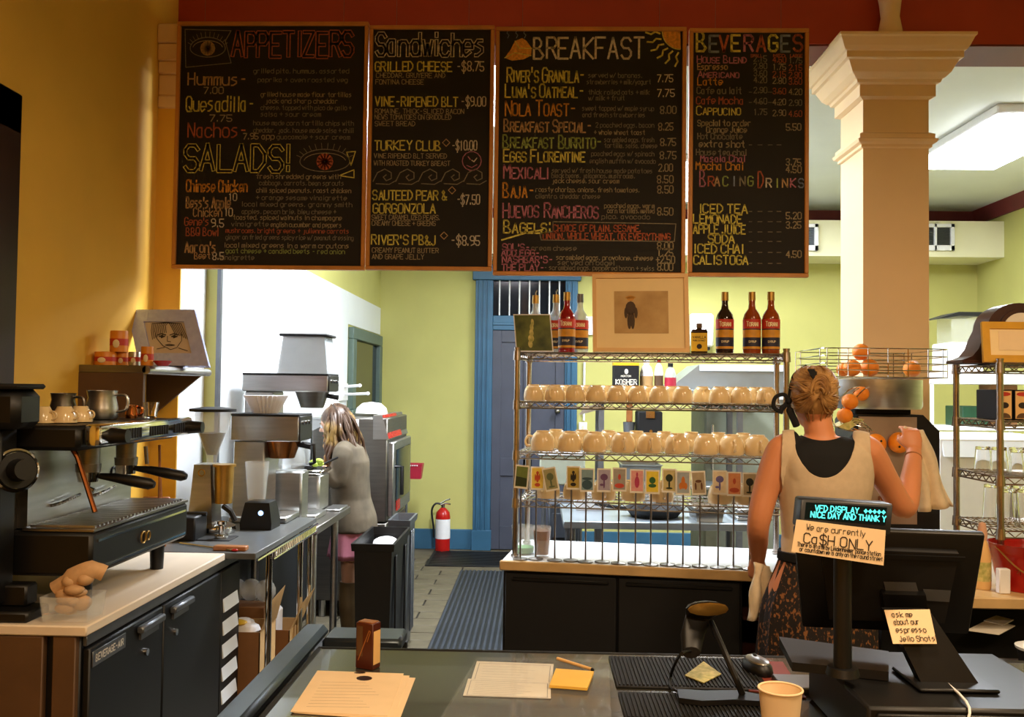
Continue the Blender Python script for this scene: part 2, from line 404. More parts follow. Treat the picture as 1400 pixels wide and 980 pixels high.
prof([(.004, zc1 - .01), (.024, zc1), (.024, zc1 + .055), (.04, zc1 + .062), (.045, zc1 + .075), (.055, zc1 + .08), (.075, zc1 + .1), (.095, zc1 + .14), (.1, zc1 + .15), (.115, zc1 + .155), (.115, zt - .075), (.125, zt - .07), (.135, zt - .055), (.15, zt - .02), (.158, zt - .012), (.158, zt)], 'capital')
# small pale wooden figure standing on the column's capital
p = P(1217, 30, 4.30)
fg = thing('carved_figure', 'pale carved wooden figure standing on the column capital against the red beam', 'figure')
MB().lathe([(.05, 0), (.055, .03), (.042, .1), (.05, .17), (.06, .22), (.05, .27), (.03, .3)], (p.x, 4.30, 3.285), 14).build('body', 'column_paint', fg)
MB().sph((p.x, 4.30, 3.285 + .335), (.034, .034, .042), 14, 10).build('head', 'column_paint', fg)
# ceiling fluorescent fixtures
for i, (x, y) in enumerate(TUBES):
    t = thing('ceiling_light', ['fluorescent ceiling light over the espresso side of the kitchen', 'glaring fluorescent ceiling light right of the tan column', 'fluorescent ceiling light over the middle of the kitchen'][i], 'ceiling light', 'kitchen fluorescent lights')
    m = MB().box(x - .32, x + .32, y - .66, y + .66, 3.36, 3.42, .01); m.build('housing', 'white_plastic', t)
    for s_ in (-.15, .15): MB().cyl((x + s_, y - .6, 3.34), (x + s_, y + .6, 3.34), .012, seg=10).build('tube', 'lit_tube', t)
    MB().box(x - .3, x + .3, y - .64, y + .64, 3.318, 3.36, .008).build('diffuser', 'lit_tube', t)
for i, (x, y, z, pw) in enumerate(LAMPS):
    t = thing('pendant_lamp', ['warm bowl pendant lamp over the left of the front counter', 'warm bowl pendant lamp over the right of the front counter', 'warm bowl pendant lamp behind the viewer', 'warm bowl pendant lamp by the right wall'][i], 'lamp', 'warm bowl pendant lamps')
    MB().lathe([(.02, .16), (.1, .15), (.2, .09), (.24, 0), (.235, 0), (.19, .08), (.09, .135), (.02, .14)], (x, y, z), 24, cap=False).build('shade', 'copper', t)
    MB().cyl((x, y, z + .15), (x, y, 3.95), .006, seg=6).build('cord', 'black_plastic', t)
    MB().sph((x, y, z + .05), .04, 12, 8).build('bulb', 'lamp_bowl', t)
# ---- blue door in the back wall
dr = bpy.data.objects.new('door_1', None); COL.objects.link(dr); dr['kind'] = 'structure'
xa, xb, xc, xd = (P(q, 600, YB).x for q in (648, 672, 771, 788))
zt0 = P(720, 452, YB).z; zt1 = P(720, 432, YB).z; zt2 = P(720, 384, YB).z
m = MB()
m.box(xa, xb, YB - .05, YB, 0, zt2 + .1, .004); m.box(xc, xd, YB - .05, YB, 0, zt2 + .1, .004)
for k in range(3):
    x = xa + .03 + k * .045; m.box(x, x + .02, YB - .065, YB - .045, .2, zt2 + .1, .004)
    if k < 2: x = xc + .02 + k * .045; m.box(x, x + .02, YB - .065, YB - .045, .2, zt2 + .1, .004)
m.box(xa - .01, xb + .01, YB - .07, YB, 0, .2, .004); m.box(xb, xc, YB - .05, YB, zt0, zt1, .006); m.box(xb, xc, YB - .06, YB, zt0 + .05, zt0 + .08, .003)
m.box(xa - .03, xd + .03, YB - .08, YB, zt2, zt2 + .16, .006)
m.build('door_frame', 'blue_paint', dr)
m = MB().box(xb, xc, YB - .02, YB - .005, .01, zt0)
for q in ((xb, xb + .09), (xc - .09, xc)): m.box(q[0], q[1], YB - .035, YB - .02, .01, zt0, .003)
for z0, z1 in ((.01, .24), (.74, .92), (zt0 - .12, zt0)): m.box(xb + .09, xc - .09, YB - .035, YB - .02, z0, z1, .003)
m.box((xb + xc) / 2 - .045, (xb + xc) / 2 + .045, YB - .035, YB - .02, .24, zt0 - .12, .003)
leaf = m.build('door_leaf', 'door_grey', dr)
k = P(762, 562, YB - .05); MB().sph((k.x, YB - .08, k.z), .028).cyl((k.x, YB - .06, k.z), (k.x, YB - .03, k.z), .012).build('door_knob', 'steel_dark', leaf)
MB().box(xb, xc, YB - .006, YB - .002, zt1, zt2).build('transom_glass', 'black_glass', dr)
for i in range(7):
    x = P(683 + i * 13.6, 410, YB).x; MB().cyl((x, YB - .02, zt1), (x, YB - .02, zt2), .008, seg=8).build('bar', 'white_plastic', dr)
st('baseboard_back', MB().box(XW, xa - .01, YB - .03, YB, 0, .2, .005), 'blue_paint')
st('baseboard_back_right', MB().box(xd, XR, YB - .03, YB, 0, .2, .005), 'blue_paint')
# dark door on the yellow wall
d2 = bpy.data.objects.new('door_2', None); COL.objects.link(d2); d2['kind'] = 'structure'
e = PXx(24, 130, XL); ye = e.y; zd = e.z
m = MB().box(XL, XL + .02, ye - .14, ye, 0, zd, .006).box(XL, XL + .02, ye - 1.14, ye - 1, 0, zd, .006).box(XL, XL + .02, ye - 1.14, ye, zd - .14, zd, .006)
m.build('door_frame', 'dark_wood', d2); MB().box(XL, XL + .01, ye - 1, ye - .14, .01, zd - .14).build('door_leaf', 'dark_wood', d2)
# ================================================================ MENU BOARDS
BY = 4.10
def board(name_label, x0, y0, x1, y1, x0b=None):
    b = thing('menu_board', name_label, 'menu board', 'chalk menu boards hung from the beam')
    p0 = P(x0, y0, BY); p1 = P(x1, y1, BY); t = .018
    m = MB()
    m.box(p0.x, p1.x, BY, BY + .03, p0.z - t, p0.z, .003).box(p0.x, p1.x, BY, BY + .03, p1.z, p1.z + t, .003)
    m.box(p0.x, p0.x + t, BY, BY + .03, p1.z + t, p0.z - t, .003).box(p1.x - t, p1.x, BY, BY + .03, p1.z + t, p0.z - t, .003)
    m.build('frame', 'oak_frame', b)
    MB().box(p0.x + t * .5, p1.x - t * .5, BY + .012, BY + .022, p1.z + t * .5, p0.z - t * .5).build('slate', 'chalkboard', b)
    for xx in (p0.x + .12, p1.x - .12):
        MB().cyl((xx, BY + .026, p0.z - .05), (xx, BY + .026, 3.9), .0008, seg=5).build('hanger', 'steel_dark', b)
    return b
CHK = {}; XMIN = {'menu_board.002': 700, 'menu_board.003': 966}
U_ = V(1, 0, 0); V_ = V(0, 0, 1)
def cw(b, c, text, x, y, h, x1=None, w=1.0, caps=True, lay=0, jit=.03):
    """chalk a line: text at pixel x,y (baseline), h px tall, ending at x1"""
    key = (b.name, c, lay); mb = CHK.setdefault(key, (MB(), b, c, lay))[0]
    yb = BY + .0116 - lay * .0004
    dx = 3.2 if x < {b3_: q for b3_, q in XMIN.items()}.get(b.name, 0) else 0
    o = P(x + dx, y - (1.2 if y > 345 else 0), yb); k = yb / F
    if x1: x1 = x1 - (0 if dx else 1)
    write(mb, text, o, U_, V_, h * k, w * 1.22 * k, (x1 - x) * k if x1 else None, caps, jit)
def cl_(b, c, pts, w=1, lay=0, closed=False):
    key = (b.name, c, lay); mb = CHK.setdefault(key, (MB(), b, c, lay))[0]
    yb = BY + .0116 - lay * .0004
    q = [P(x, y, yb) for x, y in pts]
    if closed: q.append(q[0])
    ribbon(mb, q, w * yb / F, V(0, -1, 0))
def cfill(b, c, pts, lay=0):
    key = (b.name, c, lay); mb = CHK.setdefault(key, (MB(), b, c, lay))[0]
    yb = BY + .0118 - lay * .0004
    mb.poly([P(x, y, yb) for x, y in pts])
def outl(b, c, text, x, y, h, x1, w=4.2, inner=2.3, fillc=None, caps=True):
    s = rnd.getstate(); cw(b, c, text, x, y, h, x1, w, caps, lay=0); rnd.setstate(s); cw(b, fillc or 'k', text, x, y, h, x1, inner, caps, lay=1)
mat('chalk_k', '17130f', .75)
def circ(x, y, r, n=14, a0=0, a1=360, ry=None): return [(x + r * math.cos(R(a0 + (a1 - a0) * i / n)), y + (ry or r) * math.sin(R(a0 + (a1 - a0) * i / n))) for i in range(n + 1)]
def eye_draw(b, x, y, rx, ry, ic):
    cl_(b, 'd', circ(x, y, rx, 16, 180, 360, ry), 1.2); cl_(b, 'd', circ(x, y, rx, 16, 0, 180, ry * .8), 1.2)
    cl_(b, 'e', circ(x, y, rx * .85, 12, 190, 350, ry * .7), .9)
    for r_ in (ry * .6, ry * .45, ry * .3, ry * .15): cl_(b, ic, circ(x, y, r_, 12), ry * .17)
    for i in range(12):
        a = R(200 + 140 * i / 11); cl_(b, 'd', [(x + rx * math.cos(a), y + ry * math.sin(a)), (x + rx * 1.2 * math.cos(a), y + ry * 1.5 * math.sin(a))], .8)
b1 = board('leftmost chalk menu board headed Appetizers, with drawn eyes and Salads section', 242, 29, 498, 369)
outl(b1, 'r', 'APPETIZERS', 316, 77, 34, 490, 4.6, 2.5)
cl_(b1, 'd', [(253, 40), (316, 42), (308, 56), (316, 86), (254, 92)], 1, closed=True); eye_draw(b1, 284, 66, 24, 15, 'm')
DESC = [
 ('m', 'Hummus-', 256, 116, 17, 342), ('e', '7.00', 278, 128, 9, 308), ('y', 'Quesadilla-', 254, 152, 21, 352), ('e', '7.75', 286, 166, 9, 320),
 ('r', 'Nachos-', 256, 187, 20, 342), ('e', '7.95 app', 332, 190, 8, 378), ('o', 'Chinese Chicken', 254, 262, 16, 342), ('w', '10', 312, 274, 10, 326),
 ('m', "Bess's Apple", 254, 284, 15, 318), ('m', 'Chicken', 264, 296, 12, 306), ('w', '10', 306, 295, 11, 320), ('r', "Gene's", 252, 308, 11, 288), ('w', '9.5', 288, 310, 11, 308),
 ('r', 'BBQ Bowl', 254, 322, 11, 302), ('m', "Aaron's", 252, 346, 15, 298), ('m', 'Beet', 265, 355, 9, 290), ('w', '8.5', 290, 356, 10, 308)]
for c, t, x, y, h, x1 in DESC: cw(b1, c, t, x, y, h, x1, 1.6 if h > 13 else 1.1, caps=False)
for x, y, x1, t in [(346, 100, 482, 'grilled pita, hummus, assorted'), (352, 112, 480, 'paprika + oven roasted veg'), (356, 132, 485, 'grilled house made flour tortillas'), (362, 141, 466, 'jack and sharp cheddar'),
  (356, 150, 485, 'cheese, topped with pico de gallo +'), (356, 159, 442, 'salsa + sour cream'), (346, 171, 488, 'house made corn tortilla chips with'), (346, 181, 488, 'cheddar, jack, house made salsa + chili'), (378, 190, 482, 'guacamole + sour cream'),
  (350, 244, 470, 'fresh shredded greens with'), (354, 253, 474, 'cabbage, carrots, bean sprouts'), (350, 263, 484, 'chili spiced peanuts, roast chicken'), (350, 273, 478, '+ orange sesame vinaigrette'), (330, 282, 486, 'local mixed greens, granny smith'),
  (330, 292, 464, 'apples, pecan brie, bleu cheese +'), (318, 300, 472, 'toasted, spiced walnuts in champagne'), (316, 309, 370, 'vinaigrette'), (370, 310, 470, 'english cucumber and peppers'), (308, 318, 482, 'mushrooms, bright greens + julienne carrots'), (308, 327, 488, 'ginger on fried greens spicy rice w/ peanut dressing'),
  (306, 338, 482, 'local mixed greens in a warm croutons'), (308, 347, 476, 'goat cheese + candied beets - red onion'), (300, 356, 350, 'vinaigrette')]:
    cw(b1, rnd.choice('ddegr') if y > 300 else rnd.choice('de'), t, x, y, 6.5, x1, .75, caps=False)
outl(b1, 'y', 'SALADS!', 250, 233, 36, 404, 4.6, 2.6); eye_draw(b1, 444, 221, 34, 17, 'r')
cl_(b1, 'y', [(474, 208), (486, 207), (480, 226)], 1.4, closed=True); cl_(b1, 'y', [(464, 240), (484, 232), (484, 243)], 1.4, closed=True)
b2 = board('chalk menu board headed Sandwiches with a drawn wave border across it', 505, 34, 672, 370)
outl(b2, 'w', 'Sandwiches', 513, 76, 31, 668, 4.4, 2.3, caps=False)
for t, x, y, x1, c in [('GRILLED CHEESE', 512, 97, 622, 'y'), ('-$8.75', 624, 97, 664, 'w'), ('VINE-RIPENED BLT', 512, 145, 630, 'y'), ('-$9.00', 630, 145, 666, 'w'), ('TURKEY CLUB', 511, 205, 606, 'y'), ('-$10.00', 617, 205, 654, 'w'),
  ('SAUTEED PEAR &', 509, 273, 614, 'y'), ('GORGONZOLA', 509, 291, 598, 'y'), ('-$7.50', 624, 279, 658, 'w'), ("RIVER'S PB&J", 507, 334, 600, 'y'), ('-$8.95', 616, 335, 658, 'w')]:
    cw(b2, c, t, x, y, 13, x1, 1.5 if c == 'y' else 1.2)
for t, x, y, x1 in [('CHEDDAR, GRUYERE AND', 514, 106, 612), ('FONTINA CHEESE', 513, 115, 582), ('ROMAINE, THICK-SLICED BACON', 512, 155, 638), ('NEWS TOMATOES ON GRIDDLED', 512, 163, 620), ('SWEET BREAD', 512, 172, 570),
  ('VINE RIPENED BLT SERVED', 511, 216, 614), ('WITH ROASTED TURKEY BREAST', 511, 226, 618), ('SWEET CARAMELIZED PEARS,', 508, 300, 604), ('CREAMY CHEESE + GREENS', 508, 308, 598), ('CREAMY PEANUT BUTTER', 508, 345, 602), ('AND GRAPE JELLY', 508, 355, 582)]:
    cw(b2, 'e', t, x, y, 6.5, x1, .75)
for x, y in ((610, 195), (618, 260), (607, 322)): cl_(b2, 'm', [(x, y - 5), (x + 5, y), (x, y + 5), (x - 5, y)], 1, closed=True)
for i in range(5):
    x = 514 + i * 31; cl_(b2, 'd', [(x - 4, 248), (x + 2, 236), (x + 12, 231), (x + 21, 236), (x + 21, 244), (x + 14, 247), (x + 10, 242), (x + 14, 239)], 1.3); cl_(b2, 'd', [(x, 251), (x + 18, 252), (x + 27, 247)], 1.1)
cl_(b2, 'p', circ(645, 220, 13), 1.2); cl_(b2, 'p', [(638, 226), (645, 229), (652, 225)], 1); cl_(b2, 'w', [(645, 219), (648, 221), (652, 216)], 1.4); cl_(b2, 'p', [(640, 214), (643, 218)], 1.4)
b3 = board('chalk menu board headed Breakfast with a drawn croissant and sun', 678, 36, 937, 378)
cw(b3, 'w', 'BREAKFAST', 728, 80, 29, 884, 2.4)
cfill(b3, 'o', [(930, 43)] + circ(930, 43, 24, 10, 88, 182))
cl_(b3, 'y', circ(930, 43, 24.5, 10, 90, 180), 1.4, 1)
for i, a in enumerate((95, 112, 128, 144, 160, 176)):
    dx, dy = math.cos(R(a)), math.sin(R(a)); cl_(b3, 'y', [(930 + dx * 28, 44 + dy * 28), (930 + dx * 34 - dy * 3, 44 + dy * 34 + dx * 3), (930 + dx * 40, 44 + dy * 40), (930 + dx * 47 - dy * 3, 44 + dy * 47 + dx * 3)], 2.4)
cfill(b3, 'o', [(690, 79), (698, 68), (704, 56), (714, 52), (720, 56), (727, 66), (726, 76), (716, 81), (700, 83)]); cl_(b3, 'y', [(690, 79), (704, 72), (726, 76)], 1.2, 1); cl_(b3, 'y', [(704, 56), (710, 66), (727, 66)], 1.2, 1)
for x in (694, 706, 717): cl_(b3, 'b', [(x, 52), (x + 2, 48), (x - 1, 45), (x + 1, 41)], 1)
for t, x, y, h, x1, c in [("River's Granola-", 689, 112, 20, 798, 'y'), ("Luna's Oatmeal-", 687, 133, 18, 797, 'y'), ('Nola Toast-', 686, 158, 21, 787, 'o'), ('Breakfast Special-', 685, 180, 17, 808, 'm'), ('Breakfast Burrito-', 684, 202, 18, 822, 'g'), ('Eggs Florentine', 684, 221, 17, 798, 'y'),
  ('Mexicali', 684, 244, 19, 749, 'p'), ('Baja-', 684, 270, 20, 729, 'o'), ('Huevos Rancheros', 683, 297, 20, 816, 'p'), ('Bagels:', 684, 318, 17, 752, 'y')]: cw(b3, c, t, x, y, h, x1, 1.7)
cl_(b3, 'y', [(686, 328), (720, 318), (742, 314)], 2.2)
for t, x, y, x1 in [('7.75', 898, 112, 922), ('7.75', 898, 132, 924), ('8.00', 902, 155, 926), ('8.25', 900, 178, 922), ('8.75', 902, 199, 926), ('8.75', 902, 217, 926), ('2.00', 900, 234, 921), ('8.50', 898, 250, 922), ('8.50', 898, 264, 922), ('8.50', 898, 294, 922), ('8.00', 898, 341, 922), ('1.25', 898, 351, 922), ('+2.50', 896, 361, 924), ('8.00', 898, 371, 922)]: cw(b3, 'w' if y < 140 else 'e', t, x, y, 10, x1, 1.1)
for t, x, y, x1 in [('served w/ bananas,', 804, 106, 880), ('strawberries + milk/yogurt', 802, 115, 892), ('thick rolled oats + milk', 804, 129, 890), ('w/ milk + fruit', 804, 137, 856), ('sweet topped w/ maple syrup', 796, 151, 896), ('and fresh strawberries', 796, 160, 884), ('2 poached eggs, bacon', 814, 174, 896), ('+ whole wheat toast', 812, 184, 884),
  ('scrambled eggs, fresh', 826, 194, 896), ('tortilla, salsa, cheese', 826, 202, 900), ('poached eggs w/ spinach', 808, 213, 896), ('english muffin w/ avocado', 806, 223, 898), ('served w/ fresh house made potatoes', 754, 236, 894), ('black beans, jalapenos, mushrooms,', 754, 243, 870), ('jack cheese, sour cream', 754, 250, 848), ('roasty chorizo, onions, fresh tomatoes,', 732, 262, 876), ('cilantro, cheddar cheese', 732, 271, 822), ('poached eggs, warm', 826, 284, 896), ('corn tortillas, melted', 830, 291, 896), ('pico, avocado', 822, 299, 890), ('cream cheese', 726, 342, 790), ('scrambled eggs, provolone, cheese', 760, 356, 894), ('served on bagel', 762, 363, 842), ('- scrambled eggs, peppered bacon + swiss', 744, 370, 896)]: cw(b3, rnd.choice('dde'), t, x, y, 6.5, x1, .75, caps=False)
cl_(b3, 'd', [(756, 303), (924, 306), (922, 330), (740, 328), (738, 320), (756, 316)], 1.2, closed=True)
cw(b3, 'r', 'CHOICE OF PLAIN, SESAME,', 756, 316, 9, 878, 1.2); cw(b3, 'r', 'ONION, WHOLE WHEAT, OR EVERYTHING', 742, 327, 9, 918, 1.2)
for t, x, y, x1 in [("SOL'S-", 683, 342, 722), ('ADD EGG-', 682, 351, 736), ("NASHBAR'S-", 683, 360, 754), ('THE PLAY-', 682, 371, 742)]: cw(b3, 'p', t, x, y, 9, x1, 1.3)
b4 = board('rightmost chalk menu board headed Beverages, with Bracing Drinks section', 943, 38, 1106, 379)
for ch, x, c in zip('BEVERAGES', range(948, 1092, 17), 'ybryprybryo'): cw(b4, {'b': 'b', 'y': 'y', 'r': 'r', 'p': 'p', 'o': 'o'}[c], ch, x, 70, 22 if x > 950 else 27, x + 16, 2.6)
for t, x, y, h, x1, c in [('House Blend', 949, 86, 10, 1018, 'p'), ('Espresso', 950, 95, 8, 992, 'm'), ('Americano', 950, 106, 9, 1008, 'p'), ('Latte', 950, 116, 10, 986, 'o'), ('Cafe au lait', 949, 128, 9, 1012, 'd'), ('Cafe Mocha', 948, 142, 10, 1014, 'r'), ('Cappucino', 948, 157, 12, 1010, 'y'), ('Special to order', 950, 172, 8, 1024, 'e'), ('Orange Juice', 962, 181, 8, 1018, 'e'), ('Hot Chocolate', 950, 190, 8, 1012, 'd'), ('extra shot', 952, 201, 9, 1016, 'e'),
  ('House tea chai', 948, 212, 8, 1018, 'd'), ('Masala Chai', 954, 221, 9, 1016, 'p'), ('Mocha Chai', 948, 232, 11, 1014, 'o')]: cw(b4, c, t, x, y, h, x1, 1.2, caps=t in ('Americano', 'Cappucino', 'House Blend'))
for i, ch in enumerate('BRACING'): cw(b4, 'prmgbdg'[i], ch, 953 + i * 11.5, 254, 13 if i else 22, 953 + i * 11.5 + 10, 1.5)
for i, ch in enumerate('DRINKS'): cw(b4, 'rwgmpb'[i], ch, 1036 + i * 11, 256, 12 if i else 22, 1036 + i * 11 + 10, 1.5)
for t, x, y, x1 in [('ICED TEA', 952, 291, 1019), ('LEMONADE', 944, 305, 1012), ('APPLE JUICE', 944, 319, 1016), ('SODA', 964, 332, 1002), ('ICED CHAI', 945, 347, 1014), ('CALISTOGA', 944, 362, 1020)]: cw(b4, 'y', t, x, y, 12, x1, 1.5)
for i, y in enumerate((84, 94, 104, 113, 127, 142, 157)):
    for x in (1030, 1056, 1078): cw(b4, 'd' if x < 1050 else rnd.choice('edr'), ['1.75', '2.15', '2.80', '3.60', '4.20', '2.90', '4.60'][(i + x) % 7], x, y + (x - 1030) * .05, 8, x + 20, .9)
for x, t in ((1026, 'small'), (1057, 'med'), (1080, 'large')): cw(b4, 'r', t, x, 78, 5, x + 18, .8)
for y, t in ((178, '5.50'), (226, '3.75'), (236, '4.50'), (299, '5.20'), (312, '3.25'), (353, '4.50')): cw(b4, 'e', t, 1074, y, 9, 1097, 1.1)
for y in (291, 305, 319, 332, 347, 362, 128, 142, 200): cl_(b4, 'd', [(1024, y - 2), (1028, y - 2)], .8); cl_(b4, 'd', [(1036, y - 2), (1042, y - 2)], .8); cl_(b4, 'd', [(1050, y - 2), (1056, y - 2)], .8); cl_(b4, 'd', [(1062, y - 2), (1068, y - 2)], .8)
for (bn, c, lay), (mb, b, _, _) in CHK.items():
    bmk = mb.build('lettering', 'chalk_' + c, b, smooth=0)
    bmk['kind'] = 'stuff'
# ================================================================ ESPRESSO SIDE (left)
def one(mb, name, m, label, cat, group=None, **k): return tag(mb.build(name, m, **k), label, cat, group)
FX = -1.225; ZB = .97
c = thing('bar_cooler', 'black two-door bar cooler with brown end panel below the espresso machine', 'cooler')
MB().box(-1.77, FX + .0, 2.46, 3.73, .06, .94, .004).build('body', 'cooler_black', c)
m = MB().box(-1.77, -1.315, 2.435, 2.46, .02, .94, .003).box(-1.29, FX - .002, 2.437, 2.46, .02, .94, .003); m.build('end_panel', 'brown_vinyl', c)
for a, b_ in ((2.47, 2.955), (2.965, 3.5)):
    d = MB().box(FX, FX + .022, a, b_, .1, .9, .004).build('door', 'cooler_black', c)
    yy = b_ - .2 if a < 2.6 else a + .04
    MB().box(FX + .022, FX + .045, yy, yy + .17, .862, .885, .005).box(FX + .022, FX + .03, yy + .02, yy + .15, .84, .87).build('handle', 'grey_metal', d)
    MB().cyl((FX + .022, yy + .07 if a < 2.6 else a + .09, .79), (FX + .03, yy + .07 if a < 2.6 else a + .09, .79), .011).build('lock', 'chrome', d)
MB().box(FX, FX + .02, 3.51, 3.73, .08, .9, .004).build('vent_panel', 'cooler_black', c)
lv = None
for k in range(5):
    z = .79 - k * .088
    if lv is None: lv = MB().prism([V(FX + .02, 3.53, z), V(FX + .028, 3.53, z - .05), V(FX + .022, 3.53, z - .052), V(FX + .02, 3.53, z - .008)], (0, .17, 0)).build('louver', 'white_panel', c); l0 = z
    else: q = lv.copy(); COL.objects.link(q); q.location.z = z - l0
MB().box(FX, FX + .012, 2.47, 3.73, .905, .935, .002).build('top_rail', 'grey_metal', c)
bd = MB().box(FX + .022, FX + .025, 2.48, 2.68, .845, .888, .001).build('badge', 'grey_metal', c)
m = MB(); write(m, 'BEVERAGE-AIR', V(FX + .0256, 2.495, .858), V(0, 1, 0), V(0, 0, 1), .018, .003, .17); m.build('lettering', 'paper_white', c, smooth=0)
one(MB().box(-1.77, FX + .03, 2.43, 3.515, .942, ZB, .004), 'cutting_board', 'cutting_board', 'long pale cutting board laid along the top of the bar cooler', 'cutting board')
# espresso machine
e = thing('espresso_machine', 'two-group espresso machine with steel backsplash and black body on the cutting board', 'espresso machine')
for x in (-1.33, -1.7):
    for y in (2.68, 3.2): MB().cyl((x, y, ZB), (x, y, 1.08), .022, .026, 12).build('foot', 'black_plastic', e)
MB().box(-1.75, -1.255, 2.57, 3.28, 1.07, 1.195, .01).build('base', 'black_plastic', e)
m = MB().box(-1.257, -1.25, 2.6, 3.25, 1.085, 1.092).box(-1.257, -1.25, 2.6, 3.25, 1.165, 1.172); m.build('front_trim', 'chrome', e)
MB().torus((-1.25, 2.9, 1.13), .018, .003, (1, 0, 0), 16).torus((-1.25, 2.935, 1.13), .014, .003, (1, 0, 0), 14).build('emblem', 'gold_foil', e)
m = MB().box(-1.46, -1.252, 2.575, 3.275, 1.195, 1.205, .002)
m.build('drip_tray', 'steel_dark', e)
gr = None
for k in range(26):
    y = 2.6 + k * .0255
    if gr is None: gr = MB().box(-1.45, -1.262, y, y + .009, 1.205, 1.211).build('grate_bar', 'steel', e)
    else: q = gr.copy(); COL.objects.link(q); q.location.y = k * .0255
MB().box(-1.49, -1.46, 2.6, 3.27, 1.2, 1.44).build('backsplash', 'steel', e)
m = MB().box(-1.75, -1.3, 2.57, 3.27, 1.425, 1.497, .012).box(-1.75, -1.49, 2.57, 3.27, 1.19, 1.45, .005); m.build('upper_body', 'black_plastic', e)
m = MB().box(-1.3, -1.25, 2.59, 3.3, 1.437, 1.5, .012, seg=2); rl = m.build('front_rail', 'chrome', e)
for y0, n in ((2.76, 6), (2.93, 8), (3.13, 5)):
    for k in range(n): MB().box(-1.251, -1.247, y0 + k * .019, y0 + .009 + k * .019, 1.45, 1.482, .001).build('slot', 'matte_black', rl)
for y in (2.66, 3.26): MB().cyl((-1.25, y, 1.465), (-1.20, y, 1.465), .024, .02, 14).build('steam_knob', 'black_plastic', e)
for y in (2.8, 3.06):
    MB().cyl((-1.385, y, 1.43), (-1.385, y, 1.37), .034, .032, 16).cyl((-1.385, y, 1.37), (-1.385, y, 1.345), .038, .036, 16).build('group_head', 'steel_dark', e)
    pf = MB().cyl((-1.385, y, 1.345), (-1.385, y, 1.315), .035, .03, 16).tube([(-1.385, y, 1.315), (-1.385, y, 1.295), (-1.365, y, 1.285)], .009, 8).build('portafilter', 'chrome', e)
    MB().tube([(-1.35, y, 1.333), (-1.3, y, 1.328), (-1.25, y + .01, 1.318), (-1.2, y + .02, 1.308), (-1.185, y + .02, 1.305)], [.009, .014, .018, .018, .01], 10).build('handle', 'black_plastic', pf)
a = P(106, 625, 2.62); b_ = P(130, 700, 2.6)
MB().tube([a + V(-.02, 0, .03), a, (a + b_) / 2, b_], .0075, 8).build('steam_wand', 'copper', e)
a = P(218, 608, 3.27); b_ = P(219, 682, 3.27); MB().tube([a, (a * .5 + b_ * .5), b_], [.005, .005, .009], 8).build('steam_wand', 'wood_handle', e)
a = P(199, 610, 3.2); b_ = P(201, 634, 3.2); MB().tube([a, b_], .007, 8).build('water_spout', 'steel_dark', e)
m = MB()
for y in (2.72, 2.96): m.tube([(-1.458, y, 1.25), (-1.44, y + .02, 1.255), (-1.44, y + .14, 1.268)], .006, 6)
m.build('lever', 'chrome', e)
MB().torus((-1.458, 3.13, 1.31), .02, .004, (1, 0, 0), 16).box(-1.459, -1.457, 3.16, 3.24, 1.305, 1.315).build('maker_mark', 'black_plastic', e)
# black machine with chrome dial at the frame's left edge
g = thing('coffee_grinder', 'black coffee grinder with a chrome-ringed dial at the near end of the cutting board', 'grinder')
MB().box(-1.62, -1.365, 2.445, 2.56, ZB, 1.0, .006).box(-1.6, -1.4, 2.5, 2.56, 1.0, 1.06, .006).build('base', 'black_plastic', g)
MB().box(-1.62, -1.46, 2.45, 2.55, 1.0, 1.5, .015).build('body', 'black_plastic', g)
MB().box(-1.64, -1.40, 2.43, 2.56, 1.49, 1.6, .02).build('hopper', 'black_plastic', g)
MB().box(-1.645, -1.395, 2.425, 2.565, 1.6, 1.615, .006).build('lid', 'matte_black', g)
q = P(22, 643, 2.5); ax = V(.75, -.6, .1).normalized()
dl = MB().cyl(q - ax * .03, q, .055, seg=24).torus(q, .056, .006, ax, 28).build('dial', 'chrome', g)
MB().cyl(q, q + ax * .012, .05, .05, 24).cyl(q + ax * .012, q + ax * .06, .032, .028, 16).build('knob', 'black_plastic', dl)
# things on top of the machine
ZT = 1.5
def pitcher(px, py, Y, r, h, mt, label):
    p = P(px, py, Y); c = (p.x, p.y, ZT)
    t = thing('milk_pitcher', label, 'pitcher')
    MB().lathe([(r * .9, 0), (r, .01), (r, h * .4), (r * .85, h * .75), (r * .95, h), (r * .9, h), (r * .8, h * .75), (r * .9, .02), (.001, .015)], c, 20, cap=False).build('body', mt, t)
    MB().tube(catmull([(p.x + r * .85, p.y, ZT + h * .85), (p.x + r * 1.6, p.y, ZT + h * .8), (p.x + r * 1.6, p.y, ZT + h * .35), (p.x + r * .95, p.y, ZT + h * .25)], 4), .005, 6).build('handle', mt, t)
pitcher(86, 565, 2.98, .042, .085, 'steel_dark', 'copper-rimmed milk pitcher, left one on the espresso machine')
pitcher(139, 565, 3.02, .052, .095, 'steel', 'large steel milk pitcher in the middle of the espresso machine top')
pitcher(180, 570, 3.1, .022, .045, 'copper', 'tiny copper pitcher right of the steel pitchers on the espresso machine')
p = P(206, 570, 3.15)
one(MB().lathe([(.02, 0), (.026, .055), (.024, .055), (.018, .006), (.001, .004)], (p.x, p.y, ZT), 16, cap=False), 'shot_glass', 'glass', 'clear shot glass standing on the espresso machine', 'glass')
